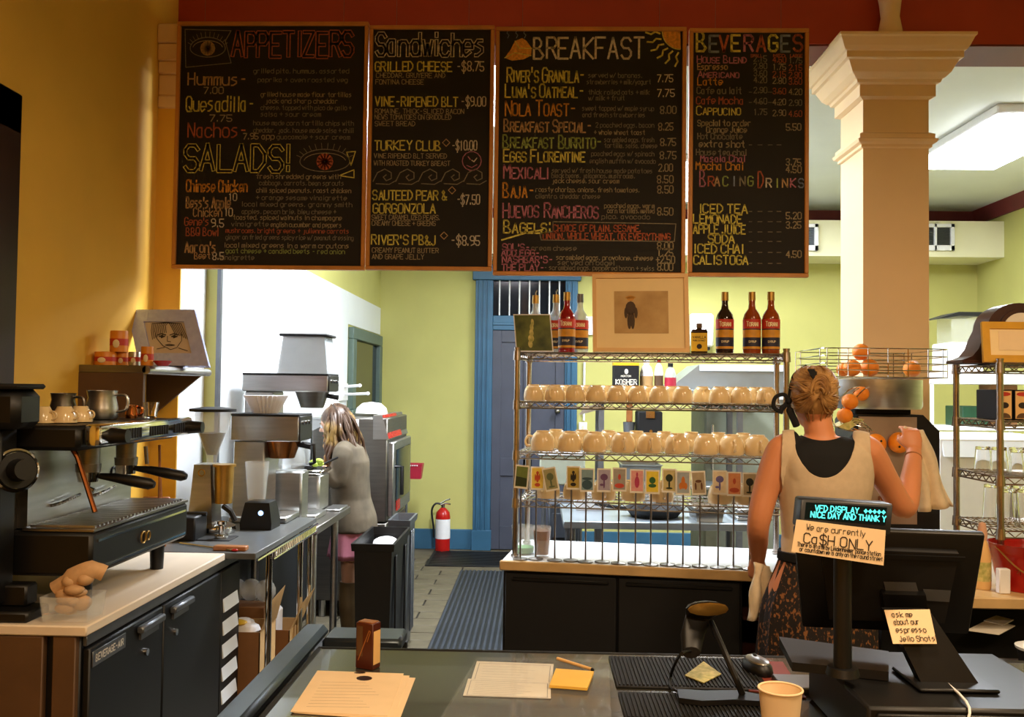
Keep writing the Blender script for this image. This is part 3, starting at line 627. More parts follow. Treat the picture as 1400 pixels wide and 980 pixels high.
for i, (px, Y) in enumerate(((58, 2.68), (88, 2.72), (110, 2.79))):
    p = P(px, 570, Y); t = thing('espresso_cup', 'upturned tan espresso cup, %s from the left on the machine' % ORD[i], 'cup', 'tan espresso cups on the machine')
    MB().lathe([(.036, 0), (.035, .02), (.024, .04), (.02, .048), (.001, .048)], (p.x, p.y, ZT), 18).build('bowl', 'ceramic', t)
    MB().torus((p.x + .036, p.y - .01, ZT + .022), .012, .003, (0, 1, 0), 12).build('handle', 'ceramic', t)
# wall shelf
s = thing('wall_shelf', 'brown bracketed shelf with a steel front lip on the yellow wall', 'shelf')
SZ = 1.69
m = MB().box(XL, -1.515, 3.5, 4.17, SZ - .03, SZ, .002); m.build('board', 'steel_dark', s)
MB().box(XL, -1.525, 3.5, 3.52, 1.42, SZ - .03).build('bracket', 'brown_vinyl', s)
MB().prism([V(XL, 4.12, SZ - .03), V(-1.53, 4.12, SZ - .03), V(XL, 4.12, 1.45)], (0, .018, 0)).build('bracket', 'brown_vinyl', s)
MB().cyl((-1.515, 3.5, SZ - .018), (-1.515, 4.17, SZ - .018), .016, seg=12).build('front_lip', 'steel', s)
def can(px, Y, w, h, z, label, mt='can_orange'):
    p = P(px, 500, Y); t = thing('tin', label, 'tin', 'small orange tins on the wall shelf'); r = w / 2
    MB().lathe([(r, 0), (r, h * .94), (r * .96, h), (.001, h)], (p.x, Y, z), 20).build('tin_body', mt, t)
    MB().lathe([(r * 1.01, h * .3), (r * 1.01, h * .62)], (p.x, Y, z), 20, cap=False).build('label_band', 'label_red', t)
    MB().sph((p.x + .004, Y - r, z + h * .38), (r * .4, .002, h * .2), 10, 6).build('label_figure', 'label_cream', t)
can(144, 3.62, .084, .055, SZ, 'squat orange tin at the left end of the wall shelf')
can(167, 3.66, .05, .055, SZ, 'orange tin under the stacked one, second from left on the wall shelf')
can(162, 3.64, .07, .085, SZ + .0555, 'tall orange tin stacked on top of the others on the wall shelf')
can(184, 3.6, .048, .055, SZ, 'silver-grey tin between the orange tins on the wall shelf', 'steel')
can(201, 3.56, .048, .075, SZ, 'orange tin nearest the shelf front beside the silver picture frame')
p = P(222, 508, 3.56); one(MB().lathe([(.02, 0), (.036, .018), (.033, .02), (.02, .006), (.001, .005)], (p.x, 3.56, SZ), 18, cap=False), 'dish', 'red_paint', 'small shiny red dish in front of the silver picture frame', 'dish')
# generic leaning frame
def pframe(t, BL, BR, TL, bw, th, fm, im, mats=None, bump=None):
    u = (BR - BL); v = (TL - BL); w_, h_ = u.length, v.length; n = u.cross(v).normalized()
    q = lambda a, b2, c2=0: BL + u * a + v * b2 + n * c2
    bx, by = bw / w_, bw / h_; m = MB()
    def slab(mb, a0, b0, a1, b1, c0, c1): mb.loft([[q(a0, b0, c0), q(a1, b0, c0), q(a1, b1, c0), q(a0, b1, c0)], [q(a0, b0, c1), q(a1, b0, c1), q(a1, b1, c1), q(a0, b1, c1)]])
    slab(m, 0, 0, 1, by, 0, th); slab(m, 0, 1 - by, 1, 1, 0, th); slab(m, 0, by, bx, 1 - by, 0, th); slab(m, 1 - bx, by, 1, 1 - by, 0, th)
    m.build('frame', fm, t)
    m = MB(); slab(m, bx * .9, by * .9, 1 - bx * .9, 1 - by * .9, th * .1, th * .55); m.build('picture', im, t)
    return q, th * .6
t = thing('picture_frame', 'hammered silver frame with a charcoal face sketch, leaning on the wall shelf', 'picture frame')
BL = P(193, 514, 3.9); BL.z = SZ; BR = P(288, 514, 3.86); BR.z = SZ; TL = P(177, 426, 4.02)
q, zf = pframe(t, BL, BR, TL, .065, .02, 'hammered', 'sketch_paper')
m = MB(); nn = (BR - BL).cross(TL - BL).normalized(); pt = lambda a, b2: q(a, b2, zf + .001)
def sk(pts, w): ribbon(m, [pt(a, b2) for a, b2 in pts], w, nn)
for i in range(16):
    a = .30 + .028 * i; sk([(.52, .8 - abs(i - 8) * .004), (a + .02, .76), (a - .02 + .06 * (i > 8), .72 - .1 * abs(i - 7.5) / 8), (a - .03 + .1 * (i > 8), .6 - .14 * abs(i - 7.5) / 8)], .003)
sk([(.33, .62), (.34, .48), (.4, .36), (.5, .29), (.6, .33), (.69, .45), (.72, .6)], .003)
for x in (.42, .6): sk([(x - .06, .55), (x, .575), (x + .06, .55)], .005); sk([(x - .04, .525), (x + .04, .525)], .006); sk([(x, .51), (x, .54)], .012)
sk([(.5, .53), (.48, .44), (.53, .43)], .003); sk([(.44, .37), (.5, .385), (.57, .37), (.5, .36), (.44, .37)], .004); sk([(.3, .3), (.42, .33)], .003); sk([(.62, .32), (.74, .27)], .003)
m.build('sketch_lines', 'charcoal', t, smooth=0)
# grey laminate table on chrome posts
tb = thing('prep_table', 'grey laminate counter on chrome wire-rack posts holding the coffee brewers', 'counter')
MB().box(-1.585, -1.08, 3.525, 4.5, .945, ZB, .003).build('top', 'grey_laminate', tb)
m = MB().tube([(-1.075, 3.53, .94), (-1.075, 4.5, .94)], .005, 6).tube([(-1.075, 3.75, .905), (-1.075, 4.5, .905)], .005, 6); m.build('edge_wire', 'chrome', tb)
m = MB(); z0 = 3.76
while z0 < 4.48: m.tube([(-1.075, z0, .905), (-1.075, z0 + .018, .94)], .0035, 5); z0 += .03
o = m.build('edge_truss', 'chrome', tb); o['kind'] = 'stuff'
for y in (3.78, 4.28, 4.46):
    for x in (-1.1, -1.55): MB().cyl((x, y, 0), (x, y, .945), .014, seg=10).build('post', 'chrome', tb)
MB().box(-1.57, -1.09, 3.76, 4.48, .18, .2, .003).build('lower_shelf', 'steel_dark', tb)
t2 = thing('steel_table', 'steel work table between the brewers and the oven', 'table')
MB().box(-1.585, -1.08, 4.51, 5.33, .88, .92, .004).build('top', 'steel_dark', t2)
for x in (-1.11, -1.55):
    for y in (4.56, 5.05): MB().cyl((x, y, 0), (x, y, .88), .02, seg=10).build('leg', 'steel', t2)
MB().box(-1.57, -1.09, 4.55, 5.08, .2, .225, .003).build('lower_shelf', 'steel', t2)
# silver grinder with hopper
g = thing('coffee_grinder', 'silver coffee grinder with a clear cone hopper of beans on the grey counter', 'grinder')
gp = P(288, 700, 4.0); gx, gy = gp.x, 4.0
MB().lathe([(.085, 0), (.09, .012), (.088, .03), (.06, .045), (.001, .05)], (gx + .02, gy, ZB), 24).build('base', 'chrome', g)
MB().prism([V(gx - .085, gy - .05, ZB + .03), V(gx + .025, gy - .05, ZB + .03), V(gx + .012, gy - .05, 1.27), V(gx - .06, gy - .05, 1.27)], (0, .12, 0)).build('body', 'steel', g)
MB().torus((gx - .025, gy - .052, 1.235), .014, .003, (0, 1, 0), 16).build('emblem', 'gold_foil', g)
MB().cyl((gx + .06, gy - .01, 1.1), (gx + .06, gy - .01, 1.26), .038, .042, 18).cyl((gx + .06, gy - .01, 1.26), (gx + .06, gy - .01, 1.27), .05, seg=18).build('doser', 'gold_foil', g)
MB().tube([(gx + .07, gy - .04, 1.09), (gx + .11, gy - .06, 1.07), (gx + .13, gy - .06, 1.03)], .012, 8).build('doser_spout', 'black_plastic', g)
hx = gx - .0
MB().lathe([(.02, 1.27), (.026, 1.31), (.075, 1.44), (.078, 1.5), (.076, 1.5), (.072, 1.44), (.022, 1.31)], (hx, gy, 0), 24, cap=False).build('hopper', 'clear_plastic', g)
MB().lathe([(.02, 1.31), (.03, 1.335), (.055, 1.405), (.001, 1.41)], (hx, gy, 0), 20).build('coffee_beans', 'coffee_beans', g)
MB().lathe([(.1, 1.5), (.1, 1.512), (.04, 1.52), (.001, 1.52)], (hx, gy, 0), 24).build('lid', 'matte_black', g)
t = thing('knock_box', 'small dark knock box beside the silver grinder', 'box'); p = P(268, 715, 3.85)
MB().box(p.x - .07, p.x + .03, 3.76, 3.9, ZB, ZB + .1, .006).build('box_body', 'cooler_black', t); MB().cyl((p.x - .05, 3.85, ZB + .102), (p.x + .045, 3.85, ZB + .102), .009).build('knock_bar', 'rubber', t)
one(MB().box(-1.47, -1.27, 3.78, 3.9, ZB, ZB + .005, .002), 'tamping_mat', 'rubber', 'thin black tamping mat on the grey counter', 'mat')
p = P(304, 735, 3.84); t = thing('tamper', 'shiny steel coffee tamper standing on the black tamping mat', 'tamper')
MB().lathe([(.028, 0), (.028, .01), (.012, .016), (.012, .05), (.02, .058), (.02, .07), (.001, .073)], (p.x, 3.83, ZB + .0055), 18).build('body', 'chrome', t)
p0 = G(246, 742, ZB + .006); p1 = G(318, 752, ZB + .006)
t = thing('spatula', 'thin metal spatula with a red tip lying on the grey counter', 'spatula'); MB().tube([p0, p1], .004, 6).build('shaft', 'steel', t); MB().sph(p1 + V(.008, 0, 0), (.014, .007, .005), 10, 6).build('tip', 'red_paint', t)
p = G(312, 752, ZB); one(MB().box(-1.26, -1.13, 3.56, 3.6, ZB, ZB + .018, .003), 'wooden_block', 'wood_handle', 'small reddish wooden block at the joint of board and grey counter', 'block')
t = thing('plastic_tub', 'clear plastic tub holding a crumpled tan cloth in front of the espresso machine', 'tub')
cx, cy = -1.268, 2.5
MB().loft([[V(cx + sx * (a), cy + sy * (a * .75), ZB + z) for sx, sy in ((-1, -1), (1, -1), (1, 1), (-1, 1))] for a, z in ((.06, .002), (.068, .07), (.066, .07), (.058, .006))], cap=False).build('tub_wall', 'clear_plastic', t)
cl2 = MB()
for i in range(16): cl2.sph((cx + rnd.uniform(-.03, .034), cy + rnd.uniform(-.02, .02), ZB + .03 + .0055 * i), (rnd.uniform(.02, .036), .024, rnd.uniform(.012, .022)), 12, 8)
cl2.tube(catmull([(cx - .05, cy - .01, ZB + .085), (cx, cy - .01, ZB + .115), (cx + .05, cy, ZB + .135), (cx + .08, cy + .01, ZB + .125)], 4), [.014] * 4 + [.02] * 5 + [.016] * 4, 10, flat=1.4)
one(cl2, 'cloth', 'pouch', 'crumpled tan cloth stuffed in the clear plastic tub', 'cloth')
p0 = G(40, 842, ZB + .004); p1 = G(112, 833, ZB + .004)
one(MB().tube([p0, p1], .003, 6).sph(p1, (.012, .009, .004), 10, 6), 'teaspoon', 'copper', 'thin spoon lying in front of the plastic tub', 'spoon')
# blender base with blue light
t = thing('blender', 'black blender base with a blue-lit button and clear jar on the grey counter', 'blender')
p = P(352, 690, 4.15); bx, by = p.x + .015, 4.15
MB().loft([[V(bx + s0 * a, by + s1 * a, ZB + z) for s0, s1 in ((-1, -1), (1, -1), (1, 1), (-1, 1))] for a, z in ((.07, 0), (.072, .03), (.055, .12), (.045, .125))]).build('base', 'black_plastic', t)
MB().sph((bx + .02, by - .064, ZB + .075), (.012, .004, .012), 12, 8).build('button', 'blue_led', t)
MB().lathe([(.04, .125), (.055, .3), (.052, .3), (.038, .13)], (bx - .02, by, ZB), 18, cap=False).build('jar', 'clear_plastic', t)
# coffee brewers
def brewer(Y0, px0, px1, yt, yb, z0, label, hop=False):
    t = thing('coffee_brewer', label, 'coffee brewer', 'steel coffee brewers')
    a = P(px0, yt, Y0); b2 = P(px1, yb, Y0); x0 = max(a.x, -1.57); x1 = b2.x; D = .24
    MB().box(x0, x1, Y0, Y0 + D, b2.z, a.z, .006).build('head', 'steel', t)
    MB().box(x0 + .002, x1 + .002, Y0 - .003, Y0 + D + .003, a.z - .004, a.z + .006, .002).build('top_edge', 'matte_black', t)
    pnl = MB().box(x1 - .001, x1 + .006, Y0 + .006, Y0 + D - .006, b2.z + .004, a.z - .004, .002).build('control_panel', 'black_plastic', t)
    for k in range(3): MB().cyl((x1 + .006, Y0 + .05 + k * .06, a.z - .035), (x1 + .014, Y0 + .05 + k * .06, a.z - .035), .009, seg=10).build('switch', 'chrome', pnl)
    MB().box(x0 + .01, x0 + .16, Y0 + .02, Y0 + D - .02, z0 + .02, b2.z, .006).build('column', 'steel', t)
    MB().box(x0, x1 - .05, Y0, Y0 + D, z0, z0 + .03, .006).build('base', 'steel', t)
    cx = x1 - .11
    MB().lathe([(.06, -.085), (.09, -.0), (.085, 0), (.055, -.08), (.001, -.08)], (cx, Y0 + D / 2, b2.z), 20, cap=False).build('brew_basket', 'copper' if not hop else 'steel_dark', t)
    MB().tube([(cx + .08, Y0 + D / 2, b2.z - .02), (cx + .14, Y0 + D / 2, b2.z - .03)], [.012, .014], 8).build('basket_handle', 'black_plastic', t)
    if hop:
        h0, h1 = P(378, 511, Y0), P(447, 511, Y0); g0, g1 = P(384, 459, Y0), P(441, 459, Y0); w1 = h1.x - h0.x; zt = g0.z; c1 = (h0.x + h1.x) / 2
        MB().loft([[V(c1 + sx * w_ / 2, Y0 + D / 2 + sy * w_ * .42, z) for sx, sy in ((-1, -1), (1, -1), (1, 1), (-1, 1))] for w_, z in ((w1, a.z + .006), (w1 * .83, zt), (w1 * .8, zt), (w1 * .96, a.z + .01))], cap=False).build('bean_hopper', 'smoky_plastic', t)
        MB().box(c1 - w1 * .48, c1 + w1 * .48, Y0 + .01, Y0 + D - .01, zt, zt + .014, .005).build('lid', 'matte_black', t)
    return t, x0, x1, a.z, b2.z
_, bx0, bx1, bz, bzb = brewer(4.28, 315, 408, 567, 604, ZB, 'nearer steel coffee brewer with a stack of paper filters on top')
brewer(4.72, 331, 448, 511, 536, .92, 'farther tall steel coffee brewer with a large clear bean hopper', True)
f = None
t = thing('paper_filters', 'stack of white fluted paper coffee filters on the nearer brewer', 'paper filters')
p = P(360, 560, 4.36); rr = []
for z, r in ((0, .055), (.085, .098)):
    rr.append([V(p.x + (r + (.006 if j % 2 else -.004) * (1 + z * 6)) * math.cos(2 * math.pi * j / 56), 4.4 + (r + (.006 if j % 2 else -.004) * (1 + z * 6)) * math.sin(2 * math.pi * j / 56), bz + .007 + z) for j in range(56)])
rr.append([q2 * .0 + V(p.x + (q2.x - p.x) * .93, 4.4 + (q2.y - 4.4) * .93, q2.z - .004) for q2 in rr[1]]); rr.append([V(p.x + (q2.x - p.x) * .9, 4.4 + (q2.y - 4.4) * .9, q2.z + .006) for q2 in rr[0]])
MB().loft(rr).build('filter_cup', 'white_plastic', t, smooth=0)
t = thing('glass_carafe', 'glass coffee carafe with a black handle behind the nearer brewer', 'carafe'); p = P(398, 615, 4.6)
MB().lathe([(.055, 0), (.07, .03), (.065, .09), (.045, .13), (.05, .145), (.047, .145), (.06, .085), (.064, .03), (.001, .006)], (p.x, 4.62, 1.19), 20, cap=False).build('bowl', 'clear_plastic', t)
MB().tube([(p.x + .05, 4.62, 1.325), (p.x + .11, 4.62, 1.32), (p.x + .115, 4.62, 1.23), (p.x + .09, 4.62, 1.22)], .01, 8).build('handle', 'black_plastic', t)
MB().box(p.x - .08, p.x + .07, 4.55, 4.69, .92, 1.19, .01).build('warmer', 'steel', t)
# chrome fryer pot with lid
t = thing('chrome_cooker', 'square chrome cooker with a black handle on the steel table before the girl', 'cooker')
a = P(388, 640, 5.05); b2 = P(438, 690, 5.05)
MB().box(a.x, b2.x, 5.02, 5.26, .92, a.z - .03, .015).build('pot', 'steel', t); MB().box(a.x - .01, b2.x + .01, 5.01, 5.27, a.z - .03, a.z - .005, .008).build('lid', 'chrome', t)
MB().tube([(a.x - .09, 5.0, a.z - .12), (a.x + .03, 5.0, a.z - .12)], .02, 10).build('handle', 'black_plastic', t)
MB().box(a.x + .03, b2.x - .06, 5.08, 5.2, a.z - .005, a.z + .015, .004).build('lid_tray', 'black_metal', t)
t = thing('lettuce', 'small heap of green lettuce on the chrome cooker lid', 'lettuce'); m = MB()
for i in range(7): m.sph((b2.x - .04 + rnd.uniform(-.03, .03), 5.12 + rnd.uniform(-.03, .03), a.z + .018 + rnd.uniform(0, .02)), (.022, .018, .014), 8, 6)
m.build('leaves', mat('lettuce', '9cb440', .6, var=.2), t)
one(MB().box(-1.18, -1.09, 5.08, 5.3, .92, .932, .003), 'tray', 'steel', 'flat steel tray on the corner of the steel table', 'tray')
# boxes and bag on the lower shelf
def carton(x0, x1, y0, y1, z0, z1, label, flap, mt='cardboard'):
    t = thing('cardboard_box', label, 'box', 'cardboard boxes under the grey counter'); k = .004
    MB().box(x0, x1, y0, y1, z0, z0 + k).box(x0, x0 + k, y0, y1, z0, z1).box(x1 - k, x1, y0, y1, z0, z1).box(x0, x1, y1 - k, y1, z0, z1).build('walls', mt, t)
    MB().box(x0, x1, y0, y0 + k, z0, z1).build('end_wall', 'cardboard_dark', t)  # near wall's shaded side is put into a darker cardboard colour
    for pts in flap: MB().prism(pts, (.003, .002, .003)).build('flap', 'cardboard', t)
carton(-1.47, -1.13, 3.77, 4.0, .2, .6, 'open cardboard box with raised flaps beside the bar cooler', [[V(-1.13, 3.77, .6), V(-1.13, 4.0, .6), V(-1.1, 4.02, .74), V(-1.1, 3.83, .72)]])
carton(-1.47, -1.12, 4.19, 4.42, .2, .5, 'smaller open cardboard box with white packing behind the first', [[V(-1.12, 4.19, .5), V(-1.12, 4.42, .5), V(-1.07, 4.44, .64), V(-1.07, 4.22, .62)]])
one(MB().box(-1.4, -1.2, 4.22, 4.38, .21, .58, .02), 'packing_foam', 'white_plastic', 'white block of packing in the smaller cardboard box', 'packing')
t = thing('wrapped_carton', 'brown carton wrapped in crinkled clear plastic under the grey counter', 'box')
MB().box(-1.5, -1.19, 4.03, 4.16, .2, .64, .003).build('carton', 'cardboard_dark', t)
m = MB()
for i in range(5): m.sph((-1.47 + i * .065, 4.1, .68 + rnd.uniform(0, .03)), (.05, .05, .05), 10, 7)
m.build('plastic_wrap', 'plastic_wrap', t)
t = thing('snack_bag', 'crumpled white and yellow bag lying in the near cardboard box', 'bag'); m = MB()
for i in range(6): m.sph((-1.25 + rnd.uniform(-.05, .05), 3.87 + rnd.uniform(-.03, .03), .57 + rnd.uniform(-.02, .04)), (.055, .05, .03), 9, 6)
m.build('bag_body', 'white_plastic', t)
MB().sph((-1.24, 3.83, .625), (.04, .04, .012), 10, 6).build('yellow_print', 'label_yellow', t)
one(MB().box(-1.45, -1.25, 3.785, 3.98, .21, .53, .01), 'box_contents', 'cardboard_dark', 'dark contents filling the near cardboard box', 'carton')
# trash bins
def bin_(x0, x1, y0, y1, h, label, mt):
    t = thing('trash_bin', label, 'trash bin'); i = .025
    rg = lambda e, z: [V(x0 + e, y0 + e, z), V(x1 - e, y0 + e, z), V(x1 - e, y1 - e, z), V(x0 + e, y1 - e, z)]
    MB().loft([rg(i, 0), rg(.008, h - .04), rg(.012, h - .04), rg(i + .01, .02)]).build('body', mt, t)
    MB().loft([rg(-.004, h - .04), rg(-.008, h), rg(.006, h), rg(.01, h - .04)], cap=False).build('rim', mt, t)
    for q2 in (y0 + .1, y1 - .15): MB().box(x1 - .006, x1 + .004, q2, q2 + .05, .1, h - .08, .003).build('side_rib', mt, t)
    return t
bin_(-.975, -.757, 4.88, 5.48, .78, 'tall slim black trash bin standing beside the brick floor', 'black_plastic')
one(MB().sph((-.87, 5.3, .72), (.07, .12, .03), 12, 8).sph((-.83, 5.15, .715), (.05, .06, .025), 10, 8), 'crumpled_paper', 'white_plastic', 'crumpled white paper in the slim black trash bin', 'paper')
bin_(-.90, -.775, 5.62, 5.95, .8, 'narrow grey bin behind the slim black trash bin', 'grey_metal')
# combi oven
t = thing('combi_oven', 'steel combi oven with red control panel and glass door by the left wall', 'oven')
a = P(484, 567, 6.4); ox = P(530, 567, 6.4).x; zt = a.z; zb = P(530, 714, 6.4).z; y1 = 7.35
MB().box(-1.58, ox, 6.4, y1, zb, zt - .02, .008).build('body', 'steel_dark', t)
MB().prism([V(ox - .1, 6.394, zt - .17), V(ox + .01, 6.394, zt - .17), V(ox - .04, 6.394, zt), V(ox - .1, 6.394, zt)], (0, y1 - 6.394, 0)).build('panel_housing', 'steel', t)
cp = MB().prism([V(ox + .012, 6.42, zt - .165), V(ox - .037, 6.42, zt), V(ox - .042, 6.42, zt), V(ox + .006, 6.42, zt - .165)], (0, .6, 0)).build('control_panel', 'red_paint', t)
for y in (6.5, 6.75): MB().box(ox - .03, ox - .006, y, y + .13, zt - .11, zt - .06).build('display', 'black_glass', cp)
dd = MB().box(ox, ox + .04, 6.44, y1 - .03, zb + .03, zt - .19, .008).build('door', 'steel', t)
MB().box(ox + .04, ox + .046, 6.55, y1 - .1, zb + .12, zt - .25, .004).build('glass', 'black_glass', dd)
MB().tube([(ox + .04, 6.52, 1.05), (ox + .09, 6.52, 1.05), (ox + .09, 6.52, .85)], .014, 8).build('handle', 'black_metal', dd)
MB().box(ox + .046, ox + .05, 6.56, 6.72, zb + .06, zb + .13).build('red_badge', 'red_paint', dd)
MB().box(-1.45, -1.25, 6.397, 6.4, zt - .14, zt - .03).build('rating_plate', 'white_plastic', t)
MB().box(-1.58, ox, 6.4, y1, .12, zb - .01, .006).build('lower_oven', 'steel_dark', t)
d3 = MB().box(ox, ox + .03, 6.44, y1 - .03, .15, zb - .18, .006).build('lower_door', 'white_panel', t); MB().box(ox + .03, ox + .034, 6.52, y1 - .12, .2, zb - .25).build('glass', 'black_glass', d3)
for y in (6.6, 6.8, 7.0): MB().cyl((ox, y, zb - .09), (ox + .03, y, zb - .09), .03, seg=12).build('knob', 'black_plastic', t)
for x in (-1.5, ox - .06):
    for y in (6.46, y1 - .06): MB().cyl((x, y, 0), (x, y, .12), .025, seg=8).build('foot', 'steel', t)
p = P(519, 565, 6.8); one(MB().lathe([(.12, 0), (.11, .04), (.07, .075), (.001, .085)], (p.x - .06, 6.8, zt + .001), 20), 'upturned_bowl', 'white_plastic', 'white upturned bowl on top of the combi oven', 'bowl')
# red basket on back-left
p = P(566, 645, 8.4); t = thing('red_basket', 'small red plastic basket on a post behind the combi oven', 'basket')
m = MB(); w_ = .07
m.loft([[V(p.x + sx * a, 8.5 + sy * a, p.z + z) for sx, sy in ((-1, -1), (1, -1), (1, 1), (-1, 1))] for a, z in ((.055, -.07), (.072, .07), (.066, .07), (.05, -.06))]).build('basket_body', 'red_pink', t)
m = MB(); [m.cyl((p.x - .04 + k * .02, 8.425, p.z + .055), (p.x - .03 + k * .02, 8.425, p.z + .055), .006, seg=6) for k in range(4)]; m.build('slot', 'white_plastic', t)
MB().cyl((p.x - .08, 8.5, 0), (p.x - .08, 8.5, p.z + .02), .012).box(p.x - .16, p.x, 8.42, 8.58, 0, .02).box(p.x - .09, p.x - .03, 8.49, 8.51, p.z - .01, p.z + .01).build('post', 'grey_metal', t)
# fire extinguisher
p = G(607, 750, 0); t = thing('fire_extinguisher', 'red fire extinguisher standing against the blue baseboard', 'fire extinguisher')
ex, ey, r = p.x, 9.06, .073
MB().lathe([(r * .95, 0), (r, .02), (r, .34), (r * .9, .385), (r * .45, .42), (r * .3, .43), (.001, .43)], (ex, ey, 0), 20).build('cylinder', 'red_paint', t)
MB().lathe([(r * 1.01, .13), (r * 1.01, .32)], (ex, ey, 0), 20, cap=False).build('label_band', 'white_plastic', t)
MB().cyl((ex, ey, .43), (ex, ey, .47), .02).build('valve', 'chrome', t)
MB().tube([(ex - .02, ey - .02, .46), (ex + .03, ey - .03, .475), (ex + .075, ey - .05, .47)], .008, 6).tube([(ex - .02, ey - .02, .475), (ex + .03, ey - .03, .505), (ex + .07, ey - .05, .52)], .008, 6).build('lever', 'chrome', t)
MB().tube(catmull([(ex, ey, .455), (ex - .07, ey - .01, .47), (ex - .11, ey - .02, .4), (ex - .09, ey - .03, .25), (ex - .085, ey - .03, .14)], 4), .01, 8).build('hose', 'black_plastic', t)
# floor mats
t = thing('runner_mat', 'long ribbed blue-grey runner mat on the brick floor', 'mat')
a = G(592, 892, 0); b2 = G(628, 780, 0)
MB().box(-.66, -.02, 4.5, 8.1, 0, .008, .002).build('backing', 'ribbed_mat', t); rb = None
for k in range(17):
    x = -.655 + k * .037
    if rb is None: rb = MB().box(0, .019, 4.5, 8.1, .008, .014, .003).build('rib', 'mat_blue', t); rb.location.x = x
    else: q = rb.copy(); COL.objects.link(q); q.location.x = x
t = thing('door_mat', 'dark flat mat lying across in front of the blue door', 'mat')
MB().box(-1.0, .3, 8.3, 9.05, 0, .01, .004).build('mat_body', 'rubber', t)
m = MB(); [m.box(-.97, .27, 8.34 + k * .05, 8.36 + k * .05, .01, .014) for k in range(14)]; o = m.build('nubs', 'black_plastic', t); o['kind'] = 'stuff'
# utensils on left wall
t = thing('utensil_rail', 'steel wall rail with two jutting rods behind the girl', 'rail')
for (p_, q_) in (((472, 532), (492, 527)), ((484, 542), (503, 538))):
    Y = 7.3; b2 = P(q_[0], q_[1], Y); MB().cyl((XW + .01, Y + .2, b2.z - .01), b2, .012, seg=8).sph(b2, .016, 8, 6).build('rod', 'white_plastic', t)
MB().box(XW + .008, XW + .02, 7.3, 7.6, 1.5, 1.64).build('back_plate', 'white_plastic', t)
t = thing('spray_bottle', 'white spray bottle on a wall shelf beside the farther brewer', 'bottle'); p = P(452, 545, 5.9)
MB().lathe([(.05, 0), (.052, .02), (.05, .12), (.02, .16), (.018, .2), (.001, .2)], (p.x, 5.9, 1.42), 14).build('bottle_body', 'white_bright', t); MB().box(p.x - .03, p.x + .06, 5.88, 5.92, 1.62, 1.65, .006).build('sprayer', 'white_bright', t)
one(MB().box(XW + .008, -1.25, 5.8, 6.25, 1.4, 1.42, .003).prism([V(XW + .008, 5.82, 1.4), V(-1.3, 5.82, 1.4), V(XW + .008, 5.82, 1.25)], (0, .01, 0)), 'small_wall_shelf', 'steel', 'small steel shelf on the white wall beyond the brewers', 'shelf')

MX = Matrix.Translation((-1.515, 3.6, ZB + .001)) @ Matrix.Rotation(R(-10), 4, 'X')
one(MB().box(-.06, .05, 0, .014, 0.003, .2, .004, M=MX), 'wooden_board', 'wood_handle', 'small wooden board standing behind the knock box on the grey counter', 'board')
# ================================================================ BACK COUNTER, WIRE RACK, MUGS
AN = R(-8); LU = V(math.cos(AN), math.sin(AN), 0); LV = V(-math.sin(AN), math.cos(AN), 0)
C0 = V((690 - 735) / F * 3.83, 3.83, 0)
ML = Matrix.Translation(C0) @ Matrix.Rotation(AN, 4, 'Z')
def LX(px, ly, py=600):
    r = ray(px, py); k = r.x / r.y; return (k * (C0.y + LV.y * ly) - C0.x - LV.x * ly) / (LU.x - k * LU.y)
def lthing(name, label, cat, group=None, lx=0, ly=0, z=0, rz=0):
    t = thing(name, label, cat, group); t.matrix_basis = ML @ Matrix.Translation((lx, ly, z)) @ Matrix.Rotation(rz, 4, 'Z'); return t
c = lthing('back_cabinet', 'low black back-bar cabinet with two doors under the mug rack', 'cabinet')
MB().box(.0, .975, .03, .55, .08, .855, .003).build('body', 'black_metal', c)
for a, b_ in ((.012, .472), (.482, .965)):
    d = MB().box(a, b_, .008, .03, .1, .85, .004).build('door', 'matte_black', c)
    MB().box(a + .03, b_ - .03, 0.0, .008, .82, .835, .003).build('handle', 'black_metal', d)
MB().box(.03, .94, .06, .5, 0, .08).build('plinth', 'matte_black', c)
o = lthing('open_shelving', 'open black under-counter shelving right of the back-bar cabinet', 'shelving')
MB().box(1.3, 1.33, .03, .55, 0, .855).box(.978, 1.33, .53, .55, .0, .855).build('side_panel', 'matte_black', o)
for z in (.15, .35, .55, .7): MB().box(.978, 1.3, .03, .53, z, z + .015, .002).build('shelf', 'mahogany', o)
ct = lthing('countertop', 'pale stone countertop with a tan wooden front edge below the mug rack', 'countertop')
MB().box(-.005, 1.34, .012, .56, .858, .9, .002).build('slab', 'white_panel', ct)
MB().box(-.01, 1.34, -.008, .012, .862, .902, .004).build('front_edge', 'counter_edge', ct)
